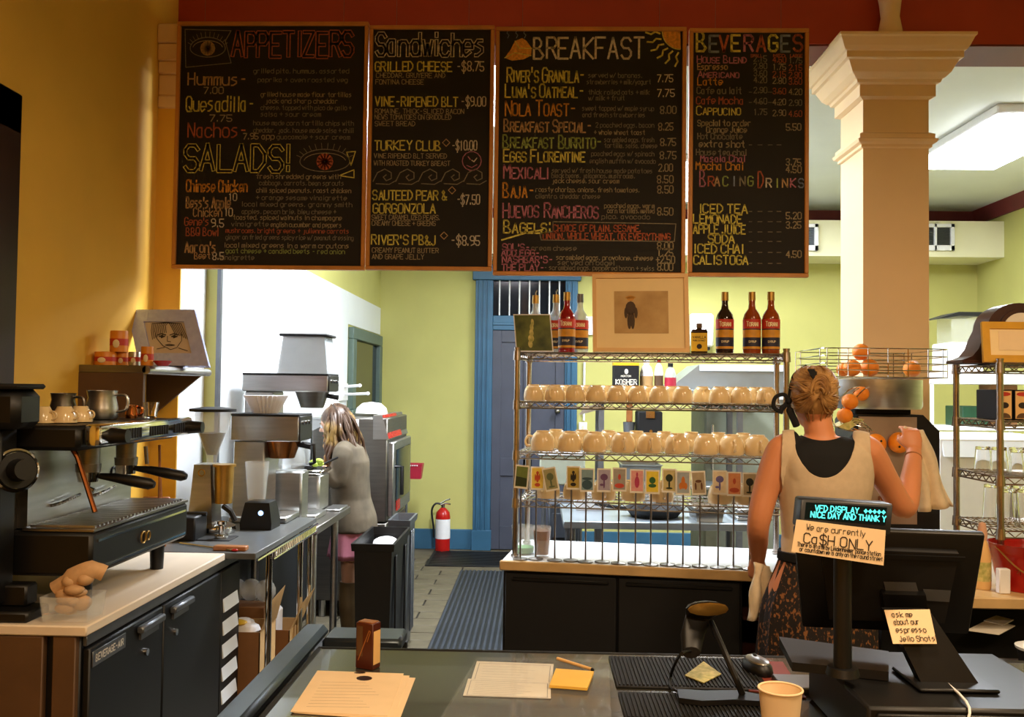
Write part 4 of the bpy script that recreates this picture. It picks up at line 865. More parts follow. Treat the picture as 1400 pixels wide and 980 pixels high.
def rack_parts(t, x0, x1, y0, y1, zs, zb, zt, mt='rack_metal'):
    for x in (x0, x1):
        for y in (y0, y1):
            m = MB().cyl((x, y, zb), (x, y, zt), .0125, seg=12).cyl((x, y, zb), (x, y, zb + .01), .018, seg=12).cyl((x, y, zt - .004), (x, y, zt + .004), .014, seg=12); m.build('post', mt, t)
    for z in zs:
        m = MB(); r = .0035
        for a, b_ in (((x0, y0), (x1, y0)), ((x0, y1), (x1, y1)), ((x0, y0), (x0, y1)), ((x1, y0), (x1, y1))):
            A = V(a[0], a[1], 0); B = V(b_[0], b_[1], 0); n = max(2, int((B - A).length / .026)); 
            m.tube([A + V(0, 0, z - .004), B + V(0, 0, z - .004)], r, 6); m.tube([A + V(0, 0, z - .03), B + V(0, 0, z - .03)], r, 6)
            m.tube([A + (B - A) * (k / n) + V(0, 0, z - (.007 if k % 2 else .028)) for k in range(n + 1)], .0026, 5)
        sh = m.build('shelf', mt, t)
        m = MB(); k = x0 + .02
        while k < x1 - .01: m.tube([(k, y0, z - .001), (k, y1, z - .001)], .0016, 4); k += .022
        for f_ in (.33, .66): m.tube([(x0, y0 + (y1 - y0) * f_, z - .005), (x1, y0 + (y1 - y0) * f_, z - .005)], .0025, 5)
        w_ = m.build('wire_deck', mt, sh); w_['kind'] = 'stuff'
        for x in (x0, x1):
            for y in (y0, y1): MB().cyl((x, y, z - .036), (x, y, z + .004), .018, .0155, 12).build('collar', mt, sh)
RZ = [1.775, 1.565, 1.35, 1.147]; RY0, RY1 = .09, .43
RX0, RX1 = LX(706, RY0), LX(1075, RY0)
rk = lthing('wire_rack', 'four-shelf chrome wire rack holding mugs on the pale countertop', 'rack')
rack_parts(rk, RX0, RX1, RY0, RY1, RZ, .903, 1.79)
# mugs upside down
mg = thing('mug', 'x', 'mug'); prof_ = [(.050, 0), (.053, .004), (.054, .022), (.051, .042), (.045, .058), (.036, .067), (.031, .070), (.030, .075), (.027, .075), (.025, .071), (.001, .07)]
MB().lathe(prof_, (0, 0, 0), 24).build('bowl', 'ceramic', mg)
MB().tube(catmull([(.045, 0, .018), (.070, 0, .018), (.078, 0, .035), (.066, 0, .054), (.046, 0, .052)], 4), .005, 7).build('handle', 'ceramic', mg)
first = [True]
def mug(lx, ly, z, rz, label, group, s=(1, 1)):
    if first[0]: o = mg; first[0] = False
    else: o = copy_tree(mg)
    o['label'] = label; o['group'] = group
    o.matrix_basis = ML @ Matrix.Translation((lx, ly, z + .0015)) @ Matrix.Rotation(rz, 4, 'Z') @ Matrix.Diagonal((s[0], s[0], s[1], 1)); return o
RN = ['upper', 'middle', 'lower']
rows = [(1, 0, (729, 758, 786, 814, 843, 871, 901, 933, 983, 1013, 1048), .8), (1, 1, (745, 772, 800, 829, 857, 887, 918, 960, 1001, 1032), .8),
        (2, 0, (742, 779, 813, 852, 888, 926, 965, 997, 1030), .97), (2, 1, (760, 796, 832, 870, 908, 945, 982, 1014), .97),
        (3, 0, (750, 787, 826, 866, 905, 985, 1022), .97)]
for s_, back, pxs, sc in rows:
    ly = .165 if not back else .325
    lastx = -9
    for i, px in enumerate(pxs):
        lx = LX(px, ly)
        if lx - lastx < .109 * sc: lx = lastx + .109 * sc
        lastx = lx
        if lx > RX1 - .06: continue
        mug(lx, ly, RZ[s_], math.pi / 2 + rnd.choice((-.35, .3, -.2, 2.9, 3.3, .2)) if (s_, i, back) != (2, 0, 0) else math.pi, '%s cream mug from the left in the %s row of the %s mug shelf' % (ORD[i], 'back' if back else 'front', RN[s_ - 1]), 'upside-down cream mugs on the wire rack', (sc, sc * 1.17))
# table-number cards on steel rods
CARD = [('green field', 706 + 6, 98, .08), ('yellow figure', 735, 205, 0), ('grey tree', 756, 280, -.2), ('dark dancing figure', 784, 383, 0), ('blue boats', 803, 455, 0), ('purple boot', 826, 537, 0), ('red bar', 847, 612, 0), ('pink bottle', 871, 702, 0), ('green pot', 892, 780, 0),
        ('black tree', 915, 865, 0), ('flame', 934, 937, 0), ('brown arch', 956, 1018, -.06), ('violet flower', 984, 1118, 0), ('orange panel', 1004, 1193, 0), ('dark pear', 1025, 1270, 0)]
RODX = [712, 733, 759, 781, 801, 824, 846, 869, 890, 913, 934, 957, 982, 1003, 1025]
bgc = ['6a7a3a', 'e0c050', '9a9468', 'b09848', '7c98a0', 'a49cae', '9c968c', 'd89890', 'e0c840', 'c0b078', '9ca4a8', 'a8987c', 'e0d0b0', 'd08858', 'a89878']
fgc = ['2e3a1c', 'b84828', '5c6848', '241c14', '34505c', '6c4a70', 'c04838', 'b03858', '2c6030', '20301c', 'c87428', '5c3820', '6c64a0', 'b04828', '20241c']
for i, (nm, cpx, _, tl) in enumerate(CARD):
    ly = .042 + .016 * (i % 2); lx = LX(RODX[i], ly, 700); cxx = LX(cpx, ly, 655) - lx
    t = lthing('table_number_stand', 'steel rod card stand, %s from the left, its picture card showing a %s' % (ORD[i], nm), 'card stand', 'card stands along the countertop edge', lx, ly, .902)
    MB().lathe([(.032, 0), (.032, .004), (.01, .009), (.001, .01)], (0, 0, 0), 20).build('base', 'steel_dark', t)
    zt = 1.185 - .902 + (.006 if i % 3 else .012)
    MB().cyl((0, 0, .008), (0, 0, zt), .0036, seg=8).build('rod', 'steel_dark', t)
    MB().tube([(cxx * .2 - .012, 0, zt + .012), (0, 0, zt), (cxx * .2 + .012, 0, zt + .012)], .0022, 5).build('clip', 'steel_dark', t)
    w_, h_ = .058, .098; Rm = Matrix.Translation((cxx, -.003, zt + .001)) @ Matrix.Rotation(tl, 4, 'Y')
    cd = MB().box(-w_ / 2, w_ / 2, 0, .0012, 0, h_, M=Rm).build('card', 'paper_white', t)
    MB().box(-w_ / 2 + .005, w_ / 2 - .005, -.0006, 0.0002, .008, h_ - .006, M=Rm).build('picture', mat('card_bg_%d' % i, bgc[i], .6, var=.1, scale=60), cd)
    m = MB(); fy = -.0010
    def dsk(x, z, rx, rz_): m.poly([Rm @ V(x + rx * math.cos(a * math.pi / 6), fy, z + rz_ * math.sin(a * math.pi / 6)) for a in range(12)])
    if nm == 'blue boats': dsk(0, .055, .022, .006); dsk(0, .03, .022, .02)
    elif nm == 'green field': m.quad(*[Rm @ V(a, fy, b_) for a, b_ in ((-.024, .01), (.024, .01), (.024, .045), (-.024, .05))])
    elif nm in ('grey tree', 'black tree', 'dark pear'): dsk(0, .06, .015, .016); dsk(0, .035, .004, .018); dsk(0, .018, .014, .004)
    elif nm in ('yellow figure', 'dark dancing figure'): dsk(0, .072, .006, .007); dsk(0, .05, .007, .018); dsk(-.009, .052, .003, .015); dsk(.009, .055, .003, .014); dsk(0, .022, .012, .008)
    elif nm in ('red bar', 'orange panel'): dsk(0, .024, .02, .01); dsk(0, .06, .006, .012)
    elif nm == 'pink bottle': dsk(0, .045, .01, .024); dsk(0, .076, .004, .01)
    elif nm == 'green pot': dsk(0, .056, .013, .014); dsk(0, .034, .016, .008)
    elif nm == 'flame': dsk(0, .05, .008, .026); dsk(-.01, .036, .007, .014); dsk(.01, .036, .007, .014)
    elif nm == 'brown arch': dsk(-.012, .036, .004, .016); dsk(.012, .036, .004, .016); dsk(0, .056, .013, .006)
    else: dsk(0, .062, .016, .014); dsk(0, .035, .004, .02); dsk(-.01, .03, .008, .005)
    m.build('drawing', mat('card_fg_%d' % i, fgc[i], .6), cd, smooth=0)
# glass with brown drink, and plastic tub beside it, on the countertop
lx = LX(741, .13, 730); t = lthing('iced_tea_glass', 'clear pint glass of brown iced drink on the countertop', 'glass', None, lx, .13, .9)
MB().lathe([(.03, 0), (.04, .13), (.0385, .13), (.029, .01), (.001, .008)], (0, 0, 0), 24, cap=False).build('glass', 'clear_plastic', t)
MB().lathe([(.0285, .012), (.0375, .112), (.001, .112)], (0, 0, 0), 24).build('drink', 'brown_liquid', t)
lx = LX(716, .19, 740); t = lthing('deli_tub', 'clear deli tub of green leaves left of the brown drink', 'tub', None, lx, .19, .9)
MB().lathe([(.045, 0), (.055, .12), (.0535, .12), (.044, .004), (.001, .003)], (0, 0, 0), 20, cap=False).build('tub_wall', 'clear_plastic', t)
MB().lathe([(.042, .005), (.045, .03), (.001, .034)], (0, 0, 0), 16).build('contents', mat('greens', '4a8a3c', .6, var=.3), t)
# ---- things on the top shelf
TZ = RZ[0] + .001
def bottle(px, ly, liquid, label, kind=0, fill=1):
    t = lthing('syrup_bottle', label, 'bottle', 'flavoured syrup bottles on the rack top', LX(px, ly, 440), ly, TZ)
    r = .037
    MB().lathe([(r * .95, 0), (r, .006), (r, .15), (r * .85, .168), (.016, .19), (.0135, .21), (.0135, .25), (.001, .25)], (0, 0, 0), 22).build('glass_body', liquid, t)
    MB().cyl((0, 0, .225), (0, 0, .262), .0155, .0145, 14).build('cap', 'gold_foil' if kind != 1 else 'grey_metal', t)
    if kind == 2: MB().tube([(0, 0, .262), (0, 0, .275), (.006, 0, .285)], .003, 6).build('pourer', 'steel', t)
    lb = MB().lathe([(r + .0006, .018), (r + .0006, .145)], (0, 0, 0), 22, cap=False).build('label', 'label_navy', t)
    MB().lathe([(r + .001, .105), (r + .001, .145)], (0, 0, 0), 22, cap=False).build('label_band', 'label_red', lb)
    MB().lathe([(r + .001, .068), (r + .001, .1)], (0, 0, 0), 22, cap=False).build('label_band', 'label_gold', lb)
    MB().lathe([(r + .001, .02), (r + .001, .03)], (0, 0, 0), 22, cap=False).build('label_band', 'label_gold', lb)
    m = MB(); tmp = MB()
    write(tmp, 'Torani', V(-.026, 0, .115), V(1, 0, 0), V(0, 0, 1), .02, .003, .052)
    write(tmp, 'SYRUP', V(-.016, 0, .046), V(1, 0, 0), V(0, 0, 1), .008, .0014, .032)
    for v in tmp.bm.verts: a = v.co.x / r; v.co = V((r + .0016) * math.sin(a), -(r + .0016) * math.cos(a), v.co.z)
    tmp.build('lettering', 'label_cream', lb, smooth=0)
    return t
bottle(732, .30, 'clear_syrup', 'clear syrup bottle behind the green photo frame on the rack top', 2)
bottle(760, .27, 'clear_syrup', 'clear gold-capped syrup bottle right of the green photo frame', 2)
bottle(775, .17, 'red_syrup', 'dark red syrup bottle between the two clear ones', 0)
bottle(793, .25, 'clear_syrup', 'clear syrup bottle with grey stopper nearest the maple picture frame', 1)
bottle(991, .2, 'dark_syrup', 'black syrup bottle alone right of the small yellow-label bottle', 0)
bottle(1028, .2, 'amber', 'amber syrup bottle left of the last one on the rack top', 0)
bottle(1054, .2, 'amber', 'amber syrup bottle nearest the right end of the rack top', 0)
t = lthing('vanilla_bottle', 'small dark bottle with a yellow label beside the maple picture frame', 'bottle', None, LX(956, .17, 450), .17, TZ)
MB().loft([[V(a * sx * 1, a * sy * .6, z) for sx, sy in ((-1, -1), (1, -1), (1, 1), (-1, 1))] for a, z in ((.032, 0), (.034, .006), (.034, .09), (.028, .102), (.01, .106), (.01, .12), (.001, .12))]).build('glass_body', 'dark_syrup', t)
MB().cyl((0, 0, .108), (0, 0, .126), .012).build('cap', 'brown_vinyl', t)
lb = MB().box(-.0335, .0335, -.0225, -.0205, .008, .085).build('label', 'label_yellow', t)
m = MB(); write(m, 'VANILLA', V(-.028, -.0229, .062), V(1, 0, 0), V(0, 0, 1), .01, .0018, .056); write(m, 'PURE EXTRACT', V(-.026, -.0229, .05), V(1, 0, 0), V(0, 0, 1), .006, .0012, .052); m.poly([V(.011 * math.cos(a * .52), -.0228, .028 + .011 * math.sin(a * .52)) for a in range(12)]); m.build('lettering', 'ink', lb, smooth=0)
def lp(px, py, ly):
    lx = LX(px, ly, py); w_ = ML @ V(lx, ly, 0); return P(px, py, w_.y)
t = thing('picture_frame', 'maple frame with a sepia photo of a child in a hat, on the rack top', 'picture frame')
BL = lp(811, 472, .12); BL.z = TZ; BR = lp(943, 472, .12); BR.z = TZ; TL = lp(810, 376, .15)
q, zf = pframe(t, BL, BR, TL, .017, .018, 'maple', 'mat_board')
nn = (BR - BL).cross(TL - BL).normalized(); m = MB(); m.quad(q(.23, .24, zf + .0008), q(.79, .24, zf + .0008), q(.79, .78, zf + .0008), q(.23, .78, zf + .0008)); ph = m.build('photo', 'sepia', t, smooth=0)
m = MB(); zq = zf + .0016
def el(mb, cx, cy, rx, ry, z_): mb.poly([q(cx + rx * math.cos(a * .5236), cy + ry * math.sin(a * .5236), z_) for a in range(12)])
el(m, .4, .56, .055, .09, zq); el(m, .385, .4, .022, .11, zq); el(m, .42, .4, .022, .11, zq); el(m, .35, .5, .018, .07, zq); el(m, .455, .5, .018, .07, zq); m.build('figure_print', 'sepia_dark', ph, smooth=0)
m = MB(); el(m, .4, .69, .04, .035, zq + .0003); el(m, .4, .7, .055, .018, zq + .0003); m.build('hat_print', 'label_gold', ph, smooth=0)
t = thing('photo_stand', 'small clear stand holding a green garden photo at the rack top left end', 'picture frame')
BL = lp(706, 471, .11); BL.z = TZ; BR = lp(757, 472, .11); BR.z = TZ; TL = lp(702, 430, .14)
q, zf = pframe(t, BL, BR, TL, .004, .006, 'white_plastic', 'photo_green')
m = MB()
for x, y, r_ in ((.45, .5, .06), (.43, .35, .08), (.4, .2, .06), (.47, .65, .05), (.5, .78, .04)): el(m, x, y, r_, .1, zf + .001)
m.build('photo_print', 'green_paper', t, smooth=0)
# ================================================================ KITCHEN BEHIND THE RACK
def kbox(name, mt, px0, py0, px1, py1, Y, d, label, cat, group=None, bev=.004):
    return one(MB().pb(px0, py0, px1, py1, Y, Y + d, bev), name, mt, label, cat, group)
sh = thing('kitchen_shelving', 'tall grey kitchen shelving seen through the mug rack', 'shelving')
a = P(795, 531, 6.8); b2 = P(1016, 531, 6.8); x0, x1 = a.x, b2.x
zz_ = [a.z, P(800, 596, 6.8).z, P(800, 662, 6.8).z]
for z in zz_: MB().box(x0, x1, 6.8, 7.2, z - .025, z, .004).build('shelf', 'kitchen_steel', sh)
for x in (x0 + .15, x1 - .02):
    for y in (6.82, 7.18):
        m = MB().box(x - .02, x + .02, y - .02, y + .02, 0, zz_[0] + .02); m.build('post', 'grey_metal', sh)
def onsh(name, mt, px0, py0, px1, k, Y, d, label, cat, mk=None):
    a = P(px0, py0, Y); b2 = P(px1, py0, Y); t = thing(name, label, cat); z = zz_[k] + .001; return t, a.x, b2.x, z, a.z
t, xa, xb_, z, zt = onsh('salt_box', '', 839, 494, 874, 0, 6.85, .1, 'black box lettered KOSHER with a yellow top on the kitchen shelf', 'box')
MB().box(xa, xb_, 6.85, 6.97, z, zt - .03, .003).build('carton', 'matte_black', t); MB().box(xa, xb_, 6.849, 6.971, zt - .03, zt, .002).build('lid', 'label_yellow', t)
m = MB(); write(m, 'KOSHER', V(xa + .015, 6.848, z + .035), U_, V_, .035, .007, (xb_ - xa) - .03); write(m, 'SALT', V(xa + .06, 6.848, z + .008), U_, V_, .022, .005, .08); write(m, 'MORTON', V(xa + .055, 6.848, z + .09), U_, V_, .012, .003, .075); m.poly([V((xa + xb_) / 2 + .014 * math.cos(a * .52), 6.848, z + .13 + .02 * math.sin(a * .52)) for a in range(12)]); m.build('lettering', 'paper_white', t, smooth=0)
def jug(px0, px1, py, lid, label, lab=None, mt='white_plastic'):
    t, xa, xb_, z, zt = onsh('jug', '', px0, py, px1, 0, 6.9, .1, label, 'jug'); r = (xb_ - xa) / 2; cx = (xa + xb_) / 2; h = zt - z
    MB().lathe([(r * .95, 0), (r, h * .05), (r, h * .55), (r * .75, h * .75), (r * .35, h * .85), (r * .35, h * .9), (.001, h * .9)], (cx, 6.95, z), 18).build('jug_body', mt, t)
    MB().cyl((cx, 6.95, z + h * .86), (cx, 6.95, z + h), r * .45, seg=14).build('lid', lid, t)
    if lab: MB().lathe([(r * 1.01, h * .1), (r * 1.01, h * .45)], (cx, 6.95, z), 18, cap=False).build('label_band', lab, t)
jug(876, 894, 492, 'white_plastic', 'white jug beside the black box on the kitchen shelf', 'cardboard')
jug(896, 908, 490, 'red_paint', 'jug with a red lid on the kitchen shelf', 'brown_vinyl')
jug(910, 926, 496, 'matte_black', 'clear jug with black lid and red contents on the kitchen shelf', 'red_pink', 'smoky_plastic')
t, xa, xb_, z, zt = onsh('espresso_urn', '', 872, 562, 906, 1, 6.85, .2, 'black coffee urn with a steel front on the kitchen shelf', 'urn')
MB().box(xa, xb_, 6.85, 7.05, z, zt, .01).build('body', 'matte_black', t); MB().box(xa + .06, xb_ - .06, 6.84, 6.85, zt - .05, zt).cyl(((xa + xb_) / 2, 6.84, z + .04), ((xa + xb_) / 2, 6.8, z + .04), .012).build('tap', 'chrome', t)
t, xa, xb_, z, zt = onsh('utensil_crock', '', 853, 577, 869, 1, 6.85, .1, 'grey crock holding a wooden spatula on the kitchen shelf', 'crock')
MB().lathe([(.04, 0), (.045, zt - z), (.04, zt - z), (.036, .01), (.001, .01)], ((xa + xb_) / 2, 6.9, z), 16, cap=False).build('pot', 'grey_metal', t)
one(MB().box((xa + xb_) / 2 - .022, (xa + xb_) / 2 + .025, 6.89, 6.9, zt - .0, zt + .14, .004).cyl(((xa + xb_) / 2, 6.895, z + .02), ((xa + xb_) / 2, 6.895, zt + .01), .008), 'wooden_spatula', 'wood_handle', 'wooden spatula standing in the grey crock', 'spatula')
kb = thing('extractor_hood', 'steel extractor hood with a sloping left side beyond the mug rack', 'hood')
a = P(965, 497, 6.95); b2 = P(1062, 556, 6.95); c3 = P(918, 534, 6.95)
MB().prism([V(c3.x, 7.22, c3.z), V(a.x, 7.22, a.z), V(b2.x + .15, 7.22, a.z), V(b2.x + .15, 7.22, b2.z + .001), V(a.x, 7.22, b2.z + .001)], (0, .6, 0)).build('canopy', 'kitchen_steel', kb)
MB().box(a.x, b2.x + .15, 7.2, 7.22, a.z - .05, a.z, .004).box(a.x, b2.x + .15, 7.2, 7.22, b2.z + .05, b2.z + .08, .004).build('front_lip', 'white_panel', kb)
t = thing('refrigerator', 'grey-green steel refrigerator with a white edge behind the rack right end', 'refrigerator'); a = P(972, 556, 6.9); b2 = P(1062, 740, 6.9)
MB().box(a.x + .02, b2.x + .12, 7.28, 7.9, .05, a.z, .01).build('body', 'grey_board', t); MB().box(a.x + .03, b2.x + .11, 7.26, 7.28, .1, a.z - .02, .006).build('door', 'grey_board', t); MB().cyl((a.x + .08, 7.24, 1.0), (a.x + .08, 7.24, 1.35), .012).build('handle', 'chrome', t)
# work island with pans
il = thing('work_island', 'steel island table with grey tubs and pans behind the mug rack', 'table')
a = P(770, 712, 5.05); b2 = P(1045, 712, 5.05)
MB().box(a.x, b2.x, 5.0, 5.75, .86, .9, .004).build('top', 'kitchen_steel', il)
for x in (a.x + .05, b2.x - .05):
    for y in (5.05, 5.7): MB().cyl((x, y, 0), (x, y, .86), .02, seg=10).build('leg', 'grey_metal', il)
MB().box(a.x + .03, b2.x - .03, 5.03, 5.72, .25, .27).build('lower_shelf', 'grey_metal', il)
p = P(893, 705, 5.3); t = thing('frying_pan', 'black frying pan on the work island with its handle pointing left', 'pan')
MB().lathe([(.13, 0), (.17, .05), (.165, .05), (.125, .006), (.001, .006)], (p.x, 5.25, .901), 28, cap=False).build('pan_body', 'matte_black', t); MB().tube([(p.x - .16, 5.25, .94), (p.x - .34, 5.22, .97)], [.012, .01], 8).build('handle', 'matte_black', t)
p = P(905, 690, 5.6); t = thing('stock_pot', 'steel stock pot behind the frying pan on the work island', 'pot')
MB().lathe([(.12, 0), (.12, .15), (.125, .155), (.116, .155), (.115, .01), (.001, .01)], (p.x, 5.56, .901), 24, cap=False).build('pot_body', 'steel', t); MB().torus((p.x - .135, 5.56, 1.02), .025, .005, (0, 1, 0), 12).torus((p.x + .135, 5.56, 1.02), .025, .005, (0, 1, 0), 12).build('handle', 'steel', t)
for i, (x0_, x1_, y0_, h, mt) in enumerate(((784, 832, 5.44, .1, 'white_plastic'), (736, 800, 6.3, .12, 'grey_board'), (850, 905, 6.0, .14, 'kitchen_steel'), (950, 992, 5.03, .07, 'steel'))):
    if i == 1: continue
    a = P(x0_, 690, y0_); b2 = P(x1_, 690, y0_); z = .901 if i != 2 else None
    if i == 2: z = zz_[2] + .001; y0_ = 6.82; a = P(x0_, 640, y0_); b2 = P(x1_, 640, y0_)
    t = thing('food_tub', ['white food tub at the left end of the work island', '', 'steel food pan on the low kitchen shelf behind the cards', 'shallow steel food pan at the right of the work island'][i], 'tub')
    rg = lambda e, zq_: [V(a.x + e, y0_ + e, zq_), V(b2.x - e, y0_ + e, zq_), V(b2.x - e, y0_ + .28 - e, zq_), V(a.x + e, y0_ + .28 - e, zq_)]
    MB().loft([rg(.015, z), rg(.004, z + h), rg(-.006, z + h), rg(-.006, z + h + .008), rg(.008, z + h + .008), rg(.02, z + .006)]).build('tub_body', mt, t)
t = thing('storage_bin', 'translucent grey storage bin on legs seen between the mug shelves and cards', 'bin'); a = P(738, 622, 6.2); b2 = P(800, 664, 6.2)
MB().box(a.x, b2.x, 6.2, 6.6, b2.z, a.z, .01).build('bin_body', 'grey_board', t); MB().box(a.x - .01, b2.x + .01, 6.19, 6.61, a.z, a.z + .02, .004).build('lid', 'white_panel', t)
for x in (a.x + .03, b2.x - .03):
    for y in (6.24, 6.56): MB().cyl((x, y, 0), (x, y, b2.z), .014, seg=8).build('leg', 'grey_metal', t)
a = P(750, 706, 5.9); b2 = P(786, 706, 5.9)
for i in range(3):
    z = .002 + i * .3; one(MB().box(a.x, b2.x + .02, 5.9, 6.15, z, z + .285, .01).box(a.x + .02, b2.x, 5.893, 5.9, z + .06, z + .22, .004), 'plastic_crate', 'mat_blue', '%s dark plastic crate of the stack left of the work island' % ['bottom', 'middle', 'top'][i], 'crate', 'stacked dark crates')
a = P(1003, 716, 5.2)
for i in range(3): one(MB().box(a.x, a.x + .2, 5.12, 5.4 - i * .01, .9015 + i * .022, .92 + i * .022, .004), 'sheet_pan', 'steel', '%s sheet pan of the stack at the right end of the work island' % ['bottom', 'middle', 'top'][i], 'pan', 'stacked sheet pans')
kn = thing('hanging_cleaver', 'steel cleaver hanging from a hook on the kitchen shelving', 'cleaver'); a = P(808, 551, 6.78)
MB().prism([V(a.x - .09, 6.78, a.z - .09), V(a.x - .05, 6.78, a.z - .03), V(a.x + .06, 6.78, a.z + .0), V(a.x + .05, 6.78, a.z - .05)], (0, .003, 0)).build('blade', 'steel', kn); MB().tube([(a.x + .055, 6.78, a.z - .02), (a.x + .13, 6.78, a.z + .03)], .01, 8).build('handle', 'matte_black', kn)
# switch, outlet, pipe on back wall
def wallplate(px, py0, py1, w_, label, name, cat):
    a = P(px, py0, YB - .01); b2 = P(px, py1, YB - .01); t = thing(name, label, cat); MB().box(a.x - w_, a.x + w_, YB - .03, YB, b2.z, a.z, .004).build('cover', 'white_bright', t); MB().box(a.x - w_ * .25, a.x + w_ * .25, YB - .036, YB - .03, (a.z + b2.z) / 2 - .02, (a.z + b2.z) / 2 + .02, .002).build('toggle', 'cream_wall', t)
wallplate(806, 433, 458, .045, 'white wall box beside the door, above the mug rack', 'thermostat', 'switch')
wallplate(797, 577, 592, .04, 'white outlet cover right of the blue door casing', 'wall_outlet', 'outlet')
a = P(799, 495, YB - .02); one(MB().cyl((a.x, YB - .02, 1.3), (a.x, YB - .02, a.z), .012, seg=8), 'wall_conduit', 'white_plastic', 'thin white conduit pipe running up the wall by the door', 'pipe')
t = thing('towel_dispenser', 'white paper dispenser on the green wall behind the small yellow-label bottle', 'dispenser'); a = P(944, 428, YB - .15); b2 = P(976, 474, YB - .15)
MB().box(a.x, b2.x, YB - .15, YB, b2.z, a.z, .02).build('cover', 'white_bright', t); MB().box(a.x + .03, b2.x - .03, YB - .12, YB - .02, b2.z - .03, b2.z, .004).build('slot', 'matte_black', t)
# ---- right part of the kitchen
t = thing('ice_machine', 'large white ice machine beyond the glassware rack', 'ice machine'); Y = 5.9
a = P(1282, 597, Y); b2 = P(1470, 597, Y)
MB().box(a.x, b2.x, Y, Y + .8, .1, a.z, .015).build('bin', 'white_bright', t); MB().prism([V(a.x + .03, Y - .01, a.z - .12), V(b2.x - .03, Y - .01, a.z - .12), V(b2.x - .03, Y + .02, a.z - .02), V(a.x + .03, Y + .02, a.z - .02)], (0, -.02, -.004)).build('door', 'white_panel', t)
MB().box(a.x + .05, a.x + .09, Y + .04, Y + .08, 0, .1).box(b2.x - .09, b2.x - .05, Y + .04, Y + .08, 0, .1).box(a.x + .05, a.x + .09, Y + .7, Y + .74, 0, .1).box(b2.x - .09, b2.x - .05, Y + .7, Y + .74, 0, .1).build('feet', 'grey_metal', t)
t = thing('steel_rack', 'tall white-shelved storage rack behind the glassware rack', 'rack'); Y = 7.0; a = P(1272, 508, Y); b2 = P(1430, 508, Y)
for zq2 in (a.z, P(1300, 583, Y).z, .8): MB().box(a.x, b2.x, Y, Y + .5, zq2 - .09 if zq2 == a.z else zq2 - .03, zq2, .004).build('shelf', 'white_bright', t)
for x in (a.x + .02, b2.x - .02):
    for y in (Y + .02, Y + .48): MB().cyl((x, y, 0), (x, y, a.z), .015, seg=8).build('post', 'white_plastic', t)
zs0 = P(1300, 583, Y).z
kbx = P(1316, 555, Y + .1); one(MB().box(kbx.x, kbx.x + .2, Y + .1, Y + .4, zs0 + .001, kbx.z, .005), 'green_box', 'green_box', 'dark green box on the white-shelved storage rack', 'box')
kbx = P(1337, 522, Y + .1); one(MB().box(kbx.x, kbx.x + .22, Y + .08, Y + .38, kbx.z * 0 + zs0 + .001, kbx.z, .005) if False else MB().box(kbx.x + .1, kbx.x + .3, Y + .1, Y + .3, zs0 + .001, kbx.z - .02, .005), 'dark_carton', 'cardboard_dark', 'dark carton beside the dark green box', 'box')
t = thing('bulk_dispenser', 'white counter dispenser with a sloping black lid above the glassware rack', 'dispenser'); a = P(1297, 468, 7.05); b2 = P(1345, 500, 7.05); zt_ = P(1300, 508, 7.0).z + .001
MB().box(a.x, b2.x, 7.05, 7.35, zt_, a.z, .01).build('base', 'white_bright', t); MB().box(a.x + .03, b2.x, 7.07, 7.33, a.z, P(1300, 432, 7.05).z, .004).build('hopper', 'clear_plastic', t)
zl = P(1300, 426, 7.05).z; MB().prism([V(a.x - .1, 7.05, zl - .06), V(a.x + .08, 7.05, zl), V(b2.x, 7.05, zl), V(b2.x, 7.05, zl - .03), V(a.x + .08, 7.05, zl - .03)], (0, .3, 0)).build('lid', 'cooler_black', t)
# ================================================================ JUICER, GLASSWARE RACK AND RIGHT COUNTER
rc = thing('side_counter', 'brown-edged counter under the juicer and the glassware rack', 'counter')
MB().box(1.30, 3.0, 3.3, 4.3, .86, .9, .004).build('top', 'counter_edge', rc)
MB().box(1.34, 3.0, 3.6, 4.28, .1, .86).build('body', 'matte_black', rc)
for x in (1.36, 1.95): MB().box(x, x + .06, 3.36, 3.42, 0, .86, .004).build('leg', 'black_metal', rc)
J = thing('orange_juicer', 'commercial orange juicer with a chrome drum and wire basket by the tan column', 'juicer')
JY = 4.0; a = P(1167, 566, JY); b2 = P(1285, 715, JY); jx0, jx1 = a.x, b2.x; jb = .905
MB().box(jx0 - .12, jx1 + .02, JY - .12, JY + .28, jb, P(1200, 722, JY).z, .01).build('base', 'steel', J)
zb_ = P(1200, 722, JY).z; zt_ = a.z
MB().prism([V(jx0, JY, zb_), V(jx1, JY, zb_), V(jx1, JY, zt_ - .07), V(jx1 - .07, JY, zt_), V(jx0 + .02, JY, zt_), V(jx0, JY, zt_ - .03)], (0, .25, 0)).build('body', 'black_metal', J)
MB().prism([V(jx0 + .01, JY - .008, zb_ + .02), V(jx1 - .1, JY - .008, zb_ + .02), V(jx1 - .1, JY - .008, zt_ - .01), V(jx0 + .02, JY - .008, zt_ - .01)], (0, .008, 0)).build('front_panel', 'juicer_panel', J)
MB().cyl((jx1 - .03, JY - .012, zt_ - .19), (jx1 - .03, JY, zt_ - .19), .014).build('button', 'red_paint', J)
for px, py in ((1197, 607), (1229, 605)):
    p = P(px, py, JY - .03); s_ = MB().sph((p.x, JY - .03, p.z), (.045, .035, .045), 18, 12).build('squeezing_cup', 'orange_skin', J)
    for dx, dz in ((.012, .015), (-.014, .012), (.014, -.014), (-.01, -.016)): MB().sph((p.x + dx, JY - .063, p.z + dz), .005, 8, 6).build('stud', 'matte_black', s_)
MB().box(jx0 + .1, jx0 + .18, JY - .04, JY - .008, zb_ + .12, zb_ + .14, .003).build('peel_guide', 'copper', J)
